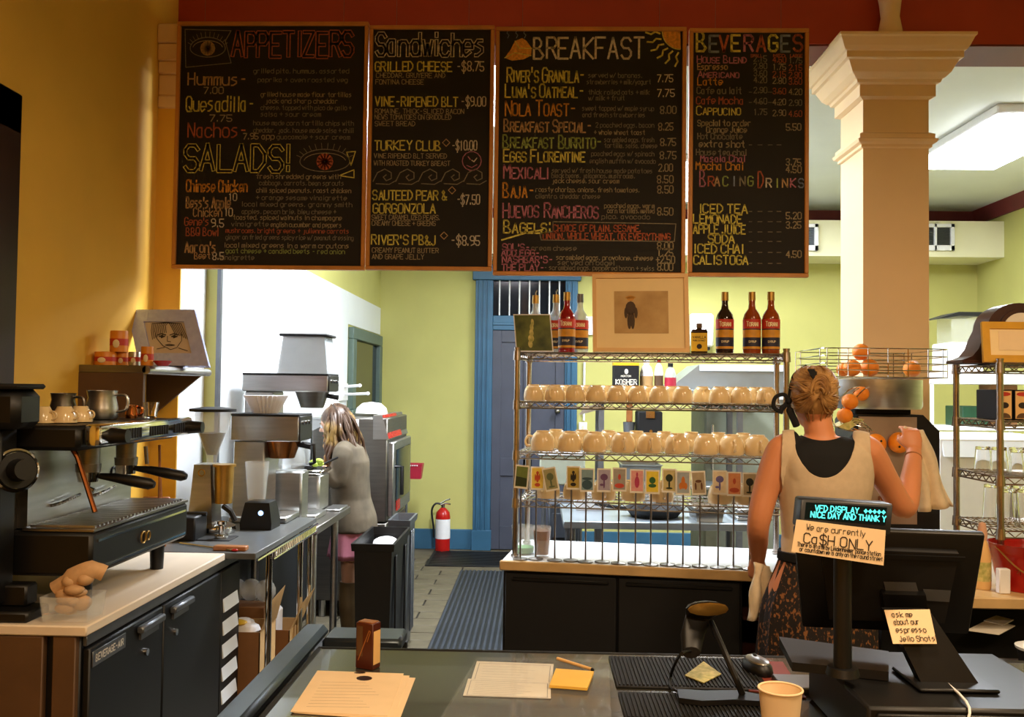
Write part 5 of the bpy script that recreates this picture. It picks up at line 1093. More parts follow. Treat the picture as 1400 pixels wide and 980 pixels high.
d0 = P(1150, 518, JY); d1 = P(1270, 560, JY); dcx = (d0.x + d1.x) / 2; dr_ = (d1.x - d0.x) / 2 * 1.05
MB().lathe([(dr_ * .96, d1.z - .0), (dr_, d1.z + .012), (dr_, d0.z), (dr_ * .97, d0.z), (dr_ * .95, d1.z + .02), (.001, d1.z + .02)], (dcx, JY + .12, 0), 40, cap=False).build('drum', 'steel', J)
MB().box(dcx - .12, dcx + .12, JY + .02, JY + .22, zt_ - .0, d1.z + .012, .004).build('neck', 'matte_black', J)
m = MB(); bx0 = P(1120, 490, JY - .05).x; bx1 = P(1292, 490, JY - .05).x; zts = [P(1200, y, JY).z for y in (516, 507, 498, 488, 478)]
def rrect(z, e=0):
    pts = []
    for cx, cy, a0 in ((bx1 - .06, JY + .3, 0), (bx0 + .06, JY + .3, 90), (bx0 + .06, JY - .06 + .0, 180), (bx1 - .06, JY - .06, 270)):
        for k in range(5): pts.append(V(cx + .06 * math.cos(R(a0 + k * 22.5)), cy + .06 * math.sin(R(a0 + k * 22.5)), z))
    return pts
for z in zts: m.tube(rrect(z), .0026, 6, True)
rp = rrect(0)
for i in range(0, len(rp), 2): m.tube([rp[i] + V(0, 0, zts[0]), rp[i] + V(0, 0, zts[-1])], .0022, 5)
for k in range(5): x = bx0 + .1 + k * (bx1 - bx0 - .2) / 4; m.tube([(x, JY - .12, zts[0]), (x, JY - .12, zts[-1])], .0022, 5)
for k in range(14): x = bx0 + .02 + k * (bx1 - bx0 - .04) / 13; m.tube([(x, JY - .115, zts[0]), (x, JY + .355, zts[0])], .0022, 5)
m.build('wire_basket', 'chrome', J)
m = MB()
for s_ in (-1, 0, 1): m.tube(catmull([P(1183 + s_ * 9, 528, JY - .03 + 0), P(1168 + s_ * 10, 535, JY - .1), P(1150 + s_ * 11, 560, JY - .12), P(1152 + s_ * 10, 582, JY - .1), P(1175 + s_ * 8, 590, JY - .02)], 5), .0028, 6)
for k in range(4): m.tube(catmull([P(1160, 578, JY - .12), P(1175 + k * 5, 572 + k * 5, JY - .14), P(1186 + k * 3, 590, JY - .1)], 4), .002, 5)
m.build('feed_chute', 'chrome', J)
MB().prism([P(1146, 583, JY - .13), P(1160, 588, JY - .13), P(1182, 573, JY - .13), P(1170, 571, JY - .13)], (0, .1, 0)).build('feed_tray', 'green_paper', J)
# oranges
og = None
def orange(px, py, Y, r, label, z=None):
    global og
    p = P(px, py, Y)
    if og is None:
        og = thing('orange', 'x', 'orange', 'oranges in the juicer')
        MB().sph((0, 0, 0), (1, 1, .96), 22, 14).build('peel', 'orange_skin', og); MB().sph((0, -.1, .955), (.09, .09, .03), 8, 6).build('stem_scar', 'green_box', og); o = og
    else: o = copy_tree(og)
    o['label'] = label; o.matrix_basis = Matrix.Translation((p.x, Y, p.z if z is None else z)) @ Matrix.Rotation(rnd.uniform(0, 6), 4, 'Z') @ Matrix.Rotation(rnd.uniform(-.5, .5), 4, 'X') @ Matrix.Diagonal((r, r, r, 1))
zb0 = zts[0] + .003
orange(1153, 503, JY, .03, 'leftmost small orange in the wire basket', zb0 + .029)
orange(1165, 500, JY - .06, .037, 'orange under the top one, left of the heap in the basket', zb0 + .0355)
orange(1189, 500, JY - .04, .039, 'larger orange at the right of the heap in the basket', zb0 + .0375)
orange(1177, 481, JY - .02, .037, 'orange topping the heap in the wire basket')
orange(1247, 508, JY, .037, 'single orange alone at the right of the wire basket', zb0 + .0355)
orange(1178, 538, JY - .06, .032, 'orange at the mouth of the juicer feed chute')
orange(1162, 549, JY - .12, .034, 'middle orange in the juicer feed chute')
orange(1155, 568, JY - .115, .033, 'lowest orange in the juicer feed chute')
# glassware rack
r2 = thing('wire_rack', 'bronze wire rack of glassware topped by the mantel clock', 'rack')
GX0 = (1358 - 735) / F * 3.5; GZ = [1.735, 1.52, 1.31, 1.11]
rack_parts(r2, GX0, GX0 + .9, 3.5, 3.86, GZ, .9, 1.75)
def glass(px, Y, z, h, r, label, inv=False):
    p = P(px, 640, Y); t = thing('drinking_glass', label, 'glass', 'upturned glasses on the wire rack'); c = (p.x, Y, z + .0015)
    pr = [(r * .78, 0), (r, h), (r * .95, h), (r * .74, .012), (.001, .01)]
    if inv: pr = [(a, h - b) for a, b in pr]
    MB().lathe(pr, c, 20, cap=False).build('glass', 'glass', t)
    MB().lathe([(r * .73, h - .012), (r * .74, h - .004), (.001, h - .004)], c, 16).build('thick_base', 'glass', t)
n = 0
for px, Y in ((1392, 3.58), (1415, 3.58), (1344, 3.75), (1366, 3.72), (1390, 3.72)):
    p = P(px, 640, Y)
    if p.x > GX0 + .03: glass(px, Y, GZ[2], .095, .035, '%s short upturned glass of the third rack shelf' % ORD[n], True); n += 1
n = 0
for px, Y in ((1380, 3.6), (1402, 3.6), (1356, 3.78), (1374, 3.74), (1394, 3.76)):
    p = P(px, 690, Y)
    if p.x > GX0 + .03: glass(px, Y, GZ[3], .14, .037, '%s tall upturned glass of the lowest rack shelf' % ORD[n], True); n += 1
for i, (px, wpx) in enumerate(((1362, 22), (1387, 22))):
    a = P(px, 530, 3.56); b2 = P(px + wpx, 568, 3.56)
    t = thing('tea_box', ['tan-faced black tea box nearest the rack post', 'tan-faced black tea box at the frame edge'][i], 'box', 'tea boxes on the second rack shelf'); z = GZ[1] + .0015
    MB().box(a.x, b2.x, 3.56, 3.72, z, z + .115, .002).build('carton', 'matte_black', t); lb = MB().box(a.x + .003, b2.x - .003, 3.5585, 3.56, z + .004, z + .11).build('label', 'maple', t)
    cx = (a.x + b2.x) / 2
    m = MB(); m.poly([V(cx + .024 * math.cos(k * .5236), 3.558, z + .098 + .008 * math.sin(k * .5236)) for k in range(12)]); m.build('label_band', 'label_red', lb, smooth=0)
    m = MB(); m.poly([V(cx + .017 * math.cos(k * .5236), 3.558, z + .055 + .012 * math.sin(k * .5236)) for k in range(12)]); m.build('emblem', 'ink', lb, smooth=0)
    m = MB(); m.poly([V(cx + .024 * math.cos(math.pi * k / 8), 3.558, z + .006 + .02 * math.sin(math.pi * k / 8)) for k in range(9)]); m.build('label_arch', 'brown_vinyl', lb, smooth=0)
# clock
ck = thing('mantel_clock', 'dark arched wooden mantel clock on top of the glassware rack', 'clock'); cY = 3.62; p = P(1394, 494, cY); cx = p.x; z0 = GZ[0] + .0015
r_ = .13; H = P(1386, 414, cY).z - z0
pts = [(-.235, 0), (-.235, .015), (-.215, .02), (-.19, .03), (-.165, .06), (-.15, .1)] + [(-r_ * math.cos(R(a_)) * 1.0, H - r_ * .78 + r_ * .78 * math.sin(R(a_))) for a_ in range(0, 91, 10)]
pts = pts + [(-x, z) for x, z in pts[::-1][1:]]
MB().prism([V(cx + x * .95, cY, z0 + z) for x, z in pts], (0, .12, 0)).build('case', 'mahogany', ck, smooth=25)
MB().cyl((cx, cY, z0 + .13), (cx, cY - .012, z0 + .13), .085, seg=32).build('face_ring', 'mahogany', ck); MB().cyl((cx, cY - .012, z0 + .13), (cx, cY - .016, z0 + .13), .07, seg=32).build('dial', 'paper_white', ck)
MB().box(cx - .228, cx + .228, cY - .02, cY + .13, z0, z0 + .014, .003).build('plinth', 'mahogany', ck)
t = thing('picture_frame', 'yellow picture frame with pale mat leaning on the mantel clock', 'picture frame')
BL = P(1343, 496, 3.535); BL.z = z0 + .001; BR = P(1446, 496, 3.535); BR.z = z0 + .001; TL = P(1340, 441, 3.575)
q, zf = pframe(t, BL, BR, TL, .028, .014, 'yellow_frame', 'mat_board'); m = MB(); m.quad(q(.22, .3, zf + .001), q(.8, .3, zf + .001), q(.8, .78, zf + .001), q(.22, .78, zf + .001)); m.build('print', 'paper', t, smooth=0)
# red bucket, squeeze bottle, papers
t = thing('red_bucket', 'red metal bucket with a wire handle on the brown-edged counter', 'bucket'); p = P(1414, 800, 3.42)
MB().lathe([(.1, 0), (.102, .005), (.135, .165), (.138, .168), (.132, .168), (.098, .01), (.001, .008)], (p.x, 3.46, .901), 30, cap=False).build('pail', 'red_paint', t)
MB().tube(catmull([(p.x - .13, 3.44, 1.06), (p.x - .09, 3.34, .99), (p.x, 3.30, .95), (p.x + .09, 3.34, .99), (p.x + .13, 3.44, 1.06)], 5), .003, 6).build('handle', 'gold_foil', t)
m = MB()
for k in range(8): a_ = k * math.pi / 4; m.tube([(p.x - .075, 3.37, .985), (p.x - .075 + .018 * math.cos(a_), 3.37 - .0, .985 + .018 * math.sin(a_))], .0012, 4)
m.build('snowflake_print', 'copper', t)
t = thing('squeeze_bottle', 'tan squeeze bottle with a green label beside the red bucket', 'bottle'); p = P(1343, 760, 3.45)
MB().lathe([(.028, 0), (.03, .01), (.03, .12), (.02, .16), (.014, .18), (.001, .18)], (p.x, 3.45, .901), 18).build('bottle_body', 'maple', t); MB().lathe([(.016, .18), (.018, .2), (.012, .24), (.001, .245)], (p.x, 3.45, .901), 14).build('cap', 'skin_pale', t)
MB().lathe([(.0305, .03), (.0305, .1)], (p.x, 3.45, .901), 18, cap=False).build('label', 'green_paper', t)
one(MB().box(1.67, 1.71, 3.36, 3.39, .901, .99, .003), 'white_card', 'white_plastic', 'white folded card between squeeze bottle and rack post', 'card')
lc = thing('lower_ledge', 'low dark work ledge with loose papers in front of the side counter', 'ledge')
MB().box(1.29, 2.2, 2.55, 3.02, .74, .77, .004).build('top', 'black_metal', lc); MB().box(1.33, 2.2, 2.6, 3.0, 0, .74).build('body', 'matte_black', lc)
for i, (pts, mt) in enumerate((((( 1322, 862), (1366, 868), (1388, 856), (1350, 848)), 'paper_white'), (((1345, 849), (1372, 855), (1386, 848), (1362, 842)), 'white_bright'))):
    one(MB().prism([G(x, y, .771 + i * .004) for x, y in pts], (0, 0, .003)), 'paper', mt, ['larger loose paper sheet on the low dark ledge', 'smaller white paper on top of the larger sheet on the ledge'][i], 'paper')
t = thing('takeaway_lid', 'clear plastic lid on a dark cup at the right frame edge', 'cup'); p = G(1392, 885, .95)
MB().lathe([(.04, 0), (.055, .11), (.001, .11)], (1.46, 2.72, .771), 20).build('cup', 'matte_black', t); MB().lathe([(.058, .11), (.06, .118), (.04, .125), (.001, .127)], (1.46, 2.72, .771), 24).build('lid', 'white_panel', t)
# ================================================================ FRONT COUNTER
KZ = .95
fc = thing('front_counter', 'long dark glossy front counter in the foreground', 'counter')
MB().prism([V(-.54, 1.5, .915), V(2.6, 1.5, .915), V(2.6, 2.34, .915), V(-.545, 2.34, .915)], (0, 0, .035)).build('top', mat('counter_top', '38362f', .25, var=.12, scale=7, coat=.3), fc)
MB().box(-.5, 2.6, 1.55, 2.3, .02, .915, .004).build('body', 'matte_black', fc)
MB().box(-.56, -.535, 1.5, 2.345, .9, .952, .008).build('edge_band', 'rubber', fc); MB().box(-.56, 2.6, 2.335, 2.36, .9, .952, .008).build('edge_band', 'rubber', fc)
sk_ = thing('bar_sink', 'dark steel bar sink rim left of the front counter', 'sink')
MB().box(-.72, -.64, 1.6, 2.86, .84, .88, .015).box(-.64, -.40, 2.76, 2.90, .82, .86, .01).build('rim', mat('sink_rim', '3a434c', .3, .6, var=.1), sk_)
MB().box(-.72, -.70, 1.6, 2.86, .3, .84).box(-.64, -.40, 2.88, 2.90, .3, .82).box(-.70, -.40, 2.36, 2.9, .55, .57).box(-.70, -.57, 1.6, 2.36, .55, .57).build('basin', 'matte_black', sk_)
for x, y in ((-.7, 1.65), (-.7, 2.8), (-.43, 2.86)): MB().cyl((x, y, 0), (x, y, .56), .02, seg=8).build('leg', 'steel_dark', sk_)
def sheet(name, pts, z, th, mt, label, cat, **k): return one(MB().prism([G(x, y, z) for x, y in pts], (0, 0, th)), name, mt, label, cat, **k)
t = thing('menu_sheets', 'stack of tan printed menu sheets at the left of the front counter', 'papers')
for i, (dx, dy) in enumerate(((16, 6), (8, 3), (0, 0))):
    MB().prism([G(x + dx * f_, y + dy * f_, KZ + .001 + i * .0012) for x, y, f_ in ((397, 973, .3), (530, 979, 1), (560 - 8, 921, 1), (434, 917, .6))], (0, 0, .001)).build('sheet', 'paper', t)
m = MB(); zs = KZ + .0045
for k in range(9):
    y = 932 + k * 4.2; x0 = 430 - k * 2.6 + 10; ribbon(m, [G(x0, y, zs), G(x0 + 60 + (k * 37 % 30), y + 1, zs)], .0009, V(0, 0, 1))
m.build('printed_lines', 'brown_vinyl', t, smooth=0)
m = MB(); m.poly([G(498 + 11 * math.cos(a_ * .5236), 927 + 3.4 * math.sin(a_ * .5236), zs) for a_ in range(12)][::-1]); m.poly([G(492 + 8 * math.cos(a_ * .5236), 919.5 + 1.3 * math.sin(a_ * .5236), zs) for a_ in range(12)][::-1]); m.build('bean_logo', 'dark_wood', t, smooth=0)
t = thing('drink_carton', 'small dark red juice carton with a straw print on the front counter', 'carton'); p = G(499, 916, KZ)
Mx = Matrix.Translation((p.x + .003, p.y + .02, KZ + .0005)) @ Matrix.Rotation(R(-24), 4, 'Z')
MB().box(-.024, .024, -.017, .017, 0, .108, .0015, M=Mx).build('carton_body', 'juice_carton', t)
MB().box(.0245, .0248, -.014, .014, .012, .09, M=Mx).build('nutrition_panel', 'maple', t); MB().box(-.021, -.004, -.0174, -.0172, .03, .1, M=Mx).build('side_print', 'brown_vinyl', t)
m = MB(); nrm = Mx.to_3x3() @ V(0, -1, 0); ribbon(m, [Mx @ V(-.016, -.0178, .02), Mx @ V(.014, -.0178, .092), Mx @ V(.018, -.0178, .09), Mx @ V(.009, -.0178, .066)], .0025, nrm); m.build('straw_print', 'wood_handle', t, smooth=0)
MB().box(-.02, .02, -.013, .013, .108, .11, M=Mx).build('folded_top', 'wood_handle', t)
ac = sheet('acrylic_sheet', ((600, 985), (836, 985), (832, 902), (652, 899)), KZ + .0035, .002, 'acrylic', 'clear acrylic sheet covering the notices on the front counter', 'acrylic sheet')
def notice(pts, z, label):
    t = thing('notice_sheet', label, 'paper'); MB().prism([G(x, y, z) for x, y in pts], (0, 0, .0008)).build('sheet', 'paper_white', t)
    (ax_, ay_), (bx_, by_), (cx_, cy_), (dx_, dy_) = pts
    m = MB(); bl = lambda u, v: G((ax_ + (bx_ - ax_) * u) * (1 - v) + (dx_ + (cx_ - dx_) * u) * v, (ay_ + (by_ - ay_) * u) * (1 - v) + (dy_ + (cy_ - dy_) * u) * v, z + .0012)
    ribbon(m, [bl(.04, .06), bl(.96, .06), bl(.96, .94), bl(.04, .94), bl(.04, .06)], .0012, V(0, 0, 1))
    for k in range(7): ribbon(m, [bl(.1, .16 + k * .11), bl(.6 + .25 * ((k * 7) % 3) / 3, .16 + k * .11)], .0009, V(0, 0, 1))
    m.build('printed_lines', 'grey_metal', t, smooth=0)
notice(((642, 936), (754, 941), (757, 908), (652, 904)), KZ + .0006, 'upper bordered notice under the acrylic sheet')
notice(((633, 951), (753, 955), (753, 933), (640, 928)), KZ + .0018, 'lower bordered notice overlapping the upper one under acrylic')
sheet('sticky_notes', ((751, 940), (803, 944), (812, 921), (760, 917)), KZ + .006, .006, 'sticky_yellow', 'pad of yellow sticky notes right of the paper notices', 'sticky notes')
t = thing('pen', 'wooden-looking pen with a dark tip above the sticky notes', 'pen'); a = G(762, 900, KZ + .01); b2 = G(809, 915, KZ + .01)
MB().tube([a, b2], .004, 10).build('barrel', 'maple', t); MB().tube([b2, b2 + (b2 - a).normalized() * .006], [.0042, .003], 10).build('tip', 'matte_black', t)
for i, (y0, y1) in enumerate(((899, 945), (948, 990))):
    t = thing('bar_mat', ['far ribbed black rubber bar mat on the front counter', 'near ribbed black rubber bar mat on the front counter'][i], 'mat', 'black rubber bar mats')
    a = G(833, y0, KZ); b2 = G(1020, y1, KZ); x0_ = .185; x1_ = .53; MB().box(x0_, x1_, b2.y, a.y, KZ + .001, KZ + .005, .002).build('sheet', 'rubber', t)
    m = MB(); x = x0_ + .006
    while x < x1_ - .006: m.box(x, x + .004, b2.y + .008, a.y - .008, KZ + .005, KZ + .008); x += .009
    o = m.build('ribs', 'rubber', t); o['kind'] = 'stuff'
# barcode scanner on its stand
t = thing('barcode_scanner', 'black handheld barcode scanner resting in a stand on the rubber mat', 'scanner')
Y = 2.08; a = P(967, 832, Y); b2 = P(943, 893, Y - .04)
bs = G(980, 955, KZ + .01); by_ = bs.y
MB().loft([[P(px + .0 + math.cos(k * .5236) * rx, py + math.sin(k * .5236) * ry, Y - .0) + V(0, dy, 0) for k in range(12)] for px, py, rx, ry, dy in ((968, 830, 27, 8, .0), (968, 836, 28, 11, .03), (962, 848, 20, 9, .05), (950, 872, 17, 9, .03), (945, 892, 13, 8, .0))]).build('body', 'black_plastic', t)
MB().loft([[P(px + math.cos(k * .5236) * rx, py + math.sin(k * .5236) * ry, Y - .002) + V(0, dy, 0) for k in range(12)] for px, py, rx, ry, dy in ((970, 829, 24, 6, -.006), (968, 833, 28, 9, .0))]).build('window', 'gold_foil', t)
st_ = MB().loft([[V(x_, y_, z_) for x_, y_ in ((bs.x - .085, by_ - .03), (bs.x - .04, by_ - .045), (bs.x + .03, by_ - .032), (bs.x + .09, by_ - .04), (bs.x + .1, by_ + .0), (bs.x + .05, by_ + .03), (bs.x - .02, by_ + .022), (bs.x - .08, by_ + .03))] for z_ in (KZ + .009, KZ + .02)]).build('stand_base', 'black_plastic', t)
MB().tube(catmull([V(bs.x + .055, by_, KZ + .02), P(1005, 925, 2.0), P(990, 890, 2.04), P(972, 850, Y + .04)], 5), .007, 8).build('stand_arm', 'black_metal', t)
MB().tube(catmull([V(bs.x + .03, by_ + .03, KZ + .013), G(925, 944, KZ + .012), G(917, 925, KZ + .012), P(930, 895, 2.05), P(944, 890, Y - .0)], 5), .0035, 6).build('cord', 'black_plastic', t)
sheet('green_leaflet', ((936, 924), (962, 934), (986, 922), (962, 905)), KZ + .009, .002, 'green_paper', 'green and cream leaflet lying under the barcode scanner', 'leaflet')
p0 = [(954, 906), (951, 896), (956, 894)]
# mouse and pad
sheet('mouse_pad', ((1024, 945), (1102, 955), (1070, 906), (996, 904)), KZ + .001, .003, 'mouse_pad', 'reddish-brown pad under the silver computer mouse', 'mouse pad')
t = thing('computer_mouse', 'silver and black computer mouse on the reddish-brown pad', 'mouse'); p = G(1036, 918, KZ + .005)
Mm = Matrix.Translation((p.x, p.y + .005, KZ + .0045)) @ Matrix.Rotation(R(14), 4, 'Z')
MB().loft([[Mm @ V(rx * math.cos(k * .4488) * 1.0, ry * math.sin(k * .4488), z) for k in range(14)] for rx, ry, z in ((.029, .052, 0), (.031, .054, .008), (.029, .05, .018), (.02, .04, .028), (.008, .02, .032))]).build('body', 'black_plastic', t)
MB().loft([[Mm @ V(rx * math.cos(k * .4488), ry * math.sin(k * .4488) - .0, z) for k in range(14)] for rx, ry, z in ((.0235, .044, .022), (.022, .041, .0285), (.012, .028, .0335), (.004, .01, .0345))]).build('top_shell', 'steel', t)
MB().sph(Mm @ V(0, .012, .0345), (.005, .012, .004), 10, 6).build('scroll_wheel', 'black_plastic', t)
# paper cup
t = thing('paper_cup', 'plain tan paper cup in the foreground by the cash drawer', 'cup'); p = P(1067, 938, 1.72); h = .12; zc_ = KZ + .001
rt = 28.5 / F * 1.72
MB().lathe([(rt * .7, 0), (rt, h), (rt * .97, h), (rt * .7, .02), (.001, .02)], (p.x, 1.72, zc_), 36, cap=False).build('cup_wall', 'paper', t)
MB().torus((p.x, 1.72, zc_ + h), rt, .0022, (0, 0, 1), 36, 8).build('rim', 'paper', t); MB().lathe([(rt * .8, .045), (.001, .045)], (p.x, 1.72, zc_), 30, cap=False).build('contents', 'paper_white', t)
# cash drawer, register, display pole
t = thing('cash_box', 'wide black cash box under the register', 'cash drawer')
MB().box(.60, 1.0, 1.68, 2.04, KZ + .001, 1.055, .006).build('case', 'black_plastic', t); MB().box(.615, .985, 1.672, 1.68, KZ + .015, 1.045, .003).build('drawer_front', 'black_metal', t); MB().cyl((.8, 1.665, 1.0), (.8, 1.675, 1.0), .009).build('lock', 'steel', t)
t = thing('register_plate', 'flat black base plate of the pole display on the cash box', 'plate')
a = P(1065, 868, 2.06); MB().prism([G(1083, 905, 1.0745), G(1215, 918, 1.0745), G(1215, 890, 1.0745), G(1065, 870, 1.0745)], (0, 0, -.018)).build('case', 'black_plastic', t)
# monitor
mo = thing('register_monitor', 'black register monitor seen from behind, tilted on a stand', 'monitor')
TLm = P(1085, 722, 1.93); TRm = P(1348, 731, 1.86); BRm = P(1325, 868, 1.93); BLm = P(1097, 858, 2.0)
def slabq(mb, c4, d): mb.loft([c4, [p_ + d for p_ in c4]])
nb = (TRm - TLm).cross(BRm - TRm).normalized(); nb = nb if nb.y > 0 else -nb
m = MB(); slabq(m, [TLm, TRm, BRm, BLm], nb * .022); bmesh.ops.bevel(m.bm, geom=list(m.bm.edges), offset=.006, segments=2, affect='EDGES', profile=.5); m.build('shell', 'black_plastic', mo)
c4 = [TLm * .85 + BRm * .15, TRm * .85 + BLm * .15, BRm * .85 + TLm * .15, BLm * .85 + TRm * .15]
m = MB(); slabq(m, [p_ - nb * .018 for p_ in c4], nb * .02); m.build('rear_housing', 'matte_black', mo)
m = MB(); slabq(m, [p_ + nb * .0222 for p_ in (TLm * .95 + BRm * .05, TRm * .95 + BLm * .05, BRm * .95 + TLm * .05, BLm * .95 + TRm * .05)], nb * .001); m.build('screen', 'black_glass', mo)
def onback(px, py, off): # point on the monitor's back plane
    d = ray(px, py); o_ = TLm - nb * off; s_ = (o_ - EYE).dot(nb) / d.dot(nb); return EYE + d * s_
for pts in (((1208, 795), (1252, 796), (1256, 810), (1211, 808)), ((1262, 805), (1300, 807), (1298, 823), (1266, 821))):
    m = MB(); m.poly([onback(x, y, .0195) for x, y in pts]); m.build('rating_label', 'grey_metal', mo, smooth=0)
m = MB(); slabq(m, [onback(x, y, .021) for x, y in ((1206, 758), (1320, 762), (1318, 768), (1206, 764))], nb * .003); m.build('vent_ridge', 'black_metal', mo)
m = MB(); slabq(m, [onback(1206, 812, .035), onback(1266, 814, .035), onback(1272, 850, .035), onback(1214, 850, .035)], nb * .02); m.build('hinge', 'black_metal', mo)
sb = G(1250, 905, 1.056)
m = MB(); slabq(m, [P(1212, 835, 1.84), P(1272, 836, 1.84), V(sb.x + .06, 1.8, 1.06), V(sb.x - .05, 1.8, 1.06)], V(0, .03, 0)); m.box(sb.x - .07, sb.x + .08, 1.76, 1.9, 1.056, 1.064, .003); m.build('stand', 'black_metal', mo)
t = thing('sticky_notice', 'handwritten note about espresso jello shots stuck on the monitor stand', 'note')
c4 = [P(1209, 834, 1.825), P(1271, 833, 1.825), P(1281, 880, 1.80), P(1221, 880, 1.80)]
m = MB(); slabq(m, c4, V(0, .0012, 0)); m.build('note_paper', 'paper', t)
uu = (c4[1] - c4[0]).normalized(); vv = (c4[0] - c4[3]).normalized(); k_ = 1.82 / F; m = MB(); nn2 = uu.cross(vv).normalized() * .0012
for tx, dx, dy, w_ in (('ask me', 8, 10, 28), ('about our', 8, 20, 34), ('espresso', 8, 31, 40), ('Jello Shots!', 9, 43, 50)):
    o_ = c4[0] + (c4[3] - c4[0]) * (dy / 46) + uu * (dx * k_) + nn2; write(m, tx, o_, uu, vv, 7 * k_, .9 * k_, w_ * k_, caps=False, jit=.05)
m.build('lettering', 'ink', t, smooth=0)
t = thing('customer_display', 'pole display with glowing blue-green text facing the camera', 'display')
c4 = [P(1096, 681, 1.80), P(1222, 689, 1.80), P(1218, 733, 1.78), P(1092, 722, 1.78)]
m = MB(); slabq(m, c4, V(0, .05, 0)); bmesh.ops.bevel(m.bm, geom=list(m.bm.edges), offset=.005, segments=2, affect='EDGES', profile=.5); m.build('housing', 'black_metal', t)
def bil(c4, u, v): return (c4[0] * (1 - u) + c4[1] * u) * (1 - v) + (c4[3] * (1 - u) + c4[2] * u) * v
nf = V(0, -.0008, 0); m = MB(); m.poly([bil(c4, .05, .12) + nf, bil(c4, .93, .12) + nf, bil(c4, .93, .68) + nf, bil(c4, .05, .68) + nf]); m.build('window', 'vfd_panel', t, smooth=0)
uu = (c4[1] - c4[0]).normalized(); vv = (c4[0] - c4[3]).normalized(); k_ = 1.85 / F; m = MB()
write(m, 'VFD DISPLAY  *****', bil(c4, .15, .38) + nf * 2, uu, vv, 7.5 * k_, 1.5 * k_, 92 * k_); write(m, 'NICE DAY AND THANK Y', bil(c4, .11, .6) + nf * 2, uu, vv, 7.5 * k_, 1.5 * k_, 98 * k_); m.build('lit_text', 'vfd', t, smooth=0)
pb_ = P(1152, 893, 1.80); MB().cyl((pb_.x, 1.80, 1.075), (pb_.x, 1.80, bil(c4, .5, 1).z), .017, seg=16).cyl((pb_.x, 1.80, 1.075), (pb_.x, 1.80, 1.09), .032, .028, 20).build('pole', 'black_plastic', t)
t = thing('cash_only_sign', 'handwritten cash only paper sign taped below the pole display', 'sign')
c4 = [P(1089, 710, 1.765), P(1211, 725, 1.765), P(1208, 773, 1.76), P(1082, 754, 1.76)]
m = MB(); slabq(m, c4, V(0, .0012, 0)); m.build('sign_paper', 'paper', t)
uu = (c4[1] - c4[0]).normalized(); vv = (c4[0] - c4[3]).normalized(); vv = (vv - uu * vv.dot(uu)).normalized(); k_ = 1.763 / F; m = MB(); nn2 = V(0, -.001, 0)
write(m, 'We are currently', bil(c4, .12, .27) + nn2, uu, vv, 8 * k_, .9 * k_, 80 * k_, caps=False, jit=.05)
write(m, 'Ca$H ONLY', bil(c4, .1, .67) + nn2, uu, vv, 13 * k_, 1.5 * k_, 94 * k_, caps=False, jit=.05)
write(m, 'There is an atm by Leidenheimer police station', bil(c4, .05, .8) + nn2, uu, vv, 5.5 * k_, .9 * k_, 112 * k_, caps=False)
write(m, 'or countdown we is only on the round street', bil(c4, .08, .94) + nn2, uu, vv, 5.5 * k_, .9 * k_, 112 * k_, caps=False)
m.build('lettering', 'ink', t, smooth=0)
one(MB().tube(catmull([P(1254, 882, 1.86), G(1262, 905, 1.062), V(G(1266, 920, 1.06).x, 1.70, 1.062), V(.765, 1.66, 1.03), V(.755, 1.655, .98), V(.75, 1.62, .956)], 5), .0025, 6), 'white_cable', 'white_plastic', 'white cable running down over the cash drawer', 'cable')
one(MB().box(.55, .93, 2.06, 2.16, .951, .965, .003), 'keyboard', 'steel_dark', 'flat keyboard strip behind the register', 'keyboard')
# ================================================================ PEOPLE
import numpy as np
def proj(v):
    d = v - EYE; k = d.dot(FW); return 700 + F * d.dot(RT) / k, 490 - F * d.dot(UP) / k
def skin_body(mb, name, m, parent, voxel=.0055, sm=6):
    me = bpy.data.meshes.new(name); mb.bm.to_mesh(me); mb.bm.free(); o = bpy.data.objects.new(name, me); COL.objects.link(o)
    r = o.modifiers.new('r', 'REMESH'); r.mode = 'VOXEL'; r.voxel_size = voxel
    s = o.modifiers.new('s', 'SMOOTH'); s.factor = .5; s.iterations = sm
    dg = bpy.context.evaluated_depsgraph_get(); me2 = bpy.data.meshes.new_from_object(o.evaluated_get(dg)); bpy.data.objects.remove(o)
    me2.materials.clear(); me2.materials.append(MATS[m]); me2.polygons.foreach_set('use_smooth', [True] * len(me2.polygons)); me2.name = name
    return link(name, me2, parent)
def garment(body, name, m, parent, f, off, mt_smooth=True):
    me = body.data; bm = bmesh.new(); vs = [v.co.copy() for v in me.vertices]; ns = [v.normal.copy() for v in me.vertices]
    fv = [f(v) for v in vs]; cache = {}; cv = {}
    def vert(i):
        if i not in cv: cv[i] = bm.verts.new(vs[i] + ns[i] * off)
        return cv[i]
    def cut(i, j):
        k = (min(i, j), max(i, j))
        if k not in cache:
            t = fv[k[0]] / (fv[k[0]] - fv[k[1]]); t = min(.98, max(.02, t))
            cache[k] = bm.verts.new(vs[k[0]].lerp(vs[k[1]], t) + ns[k[0]].lerp(ns[k[1]], t) * off)
        return cache[k]
    for p in me.polygons:
        ix = list(p.vertices)
        if all(fv[i] <= 0 for i in ix): continue
        out = []
        for a, b in zip(ix, ix[1:] + ix[:1]):
            if fv[a] > 0: out.append(vert(a))
            if (fv[a] > 0) != (fv[b] > 0): out.append(cut(a, b))
        if len(out) > 2:
            try: bm.faces.new(out)
            except ValueError: pass
    me2 = bpy.data.meshes.new(name); bm.to_mesh(me2); bm.free(); me2.materials.append(MATS[m]); me2.polygons.foreach_set('use_smooth', [True] * len(me2.polygons))
    o = link(name, me2, parent); s = o.modifiers.new('solid', 'SOLIDIFY'); s.thickness = .0022; s.offset = 0
    return o
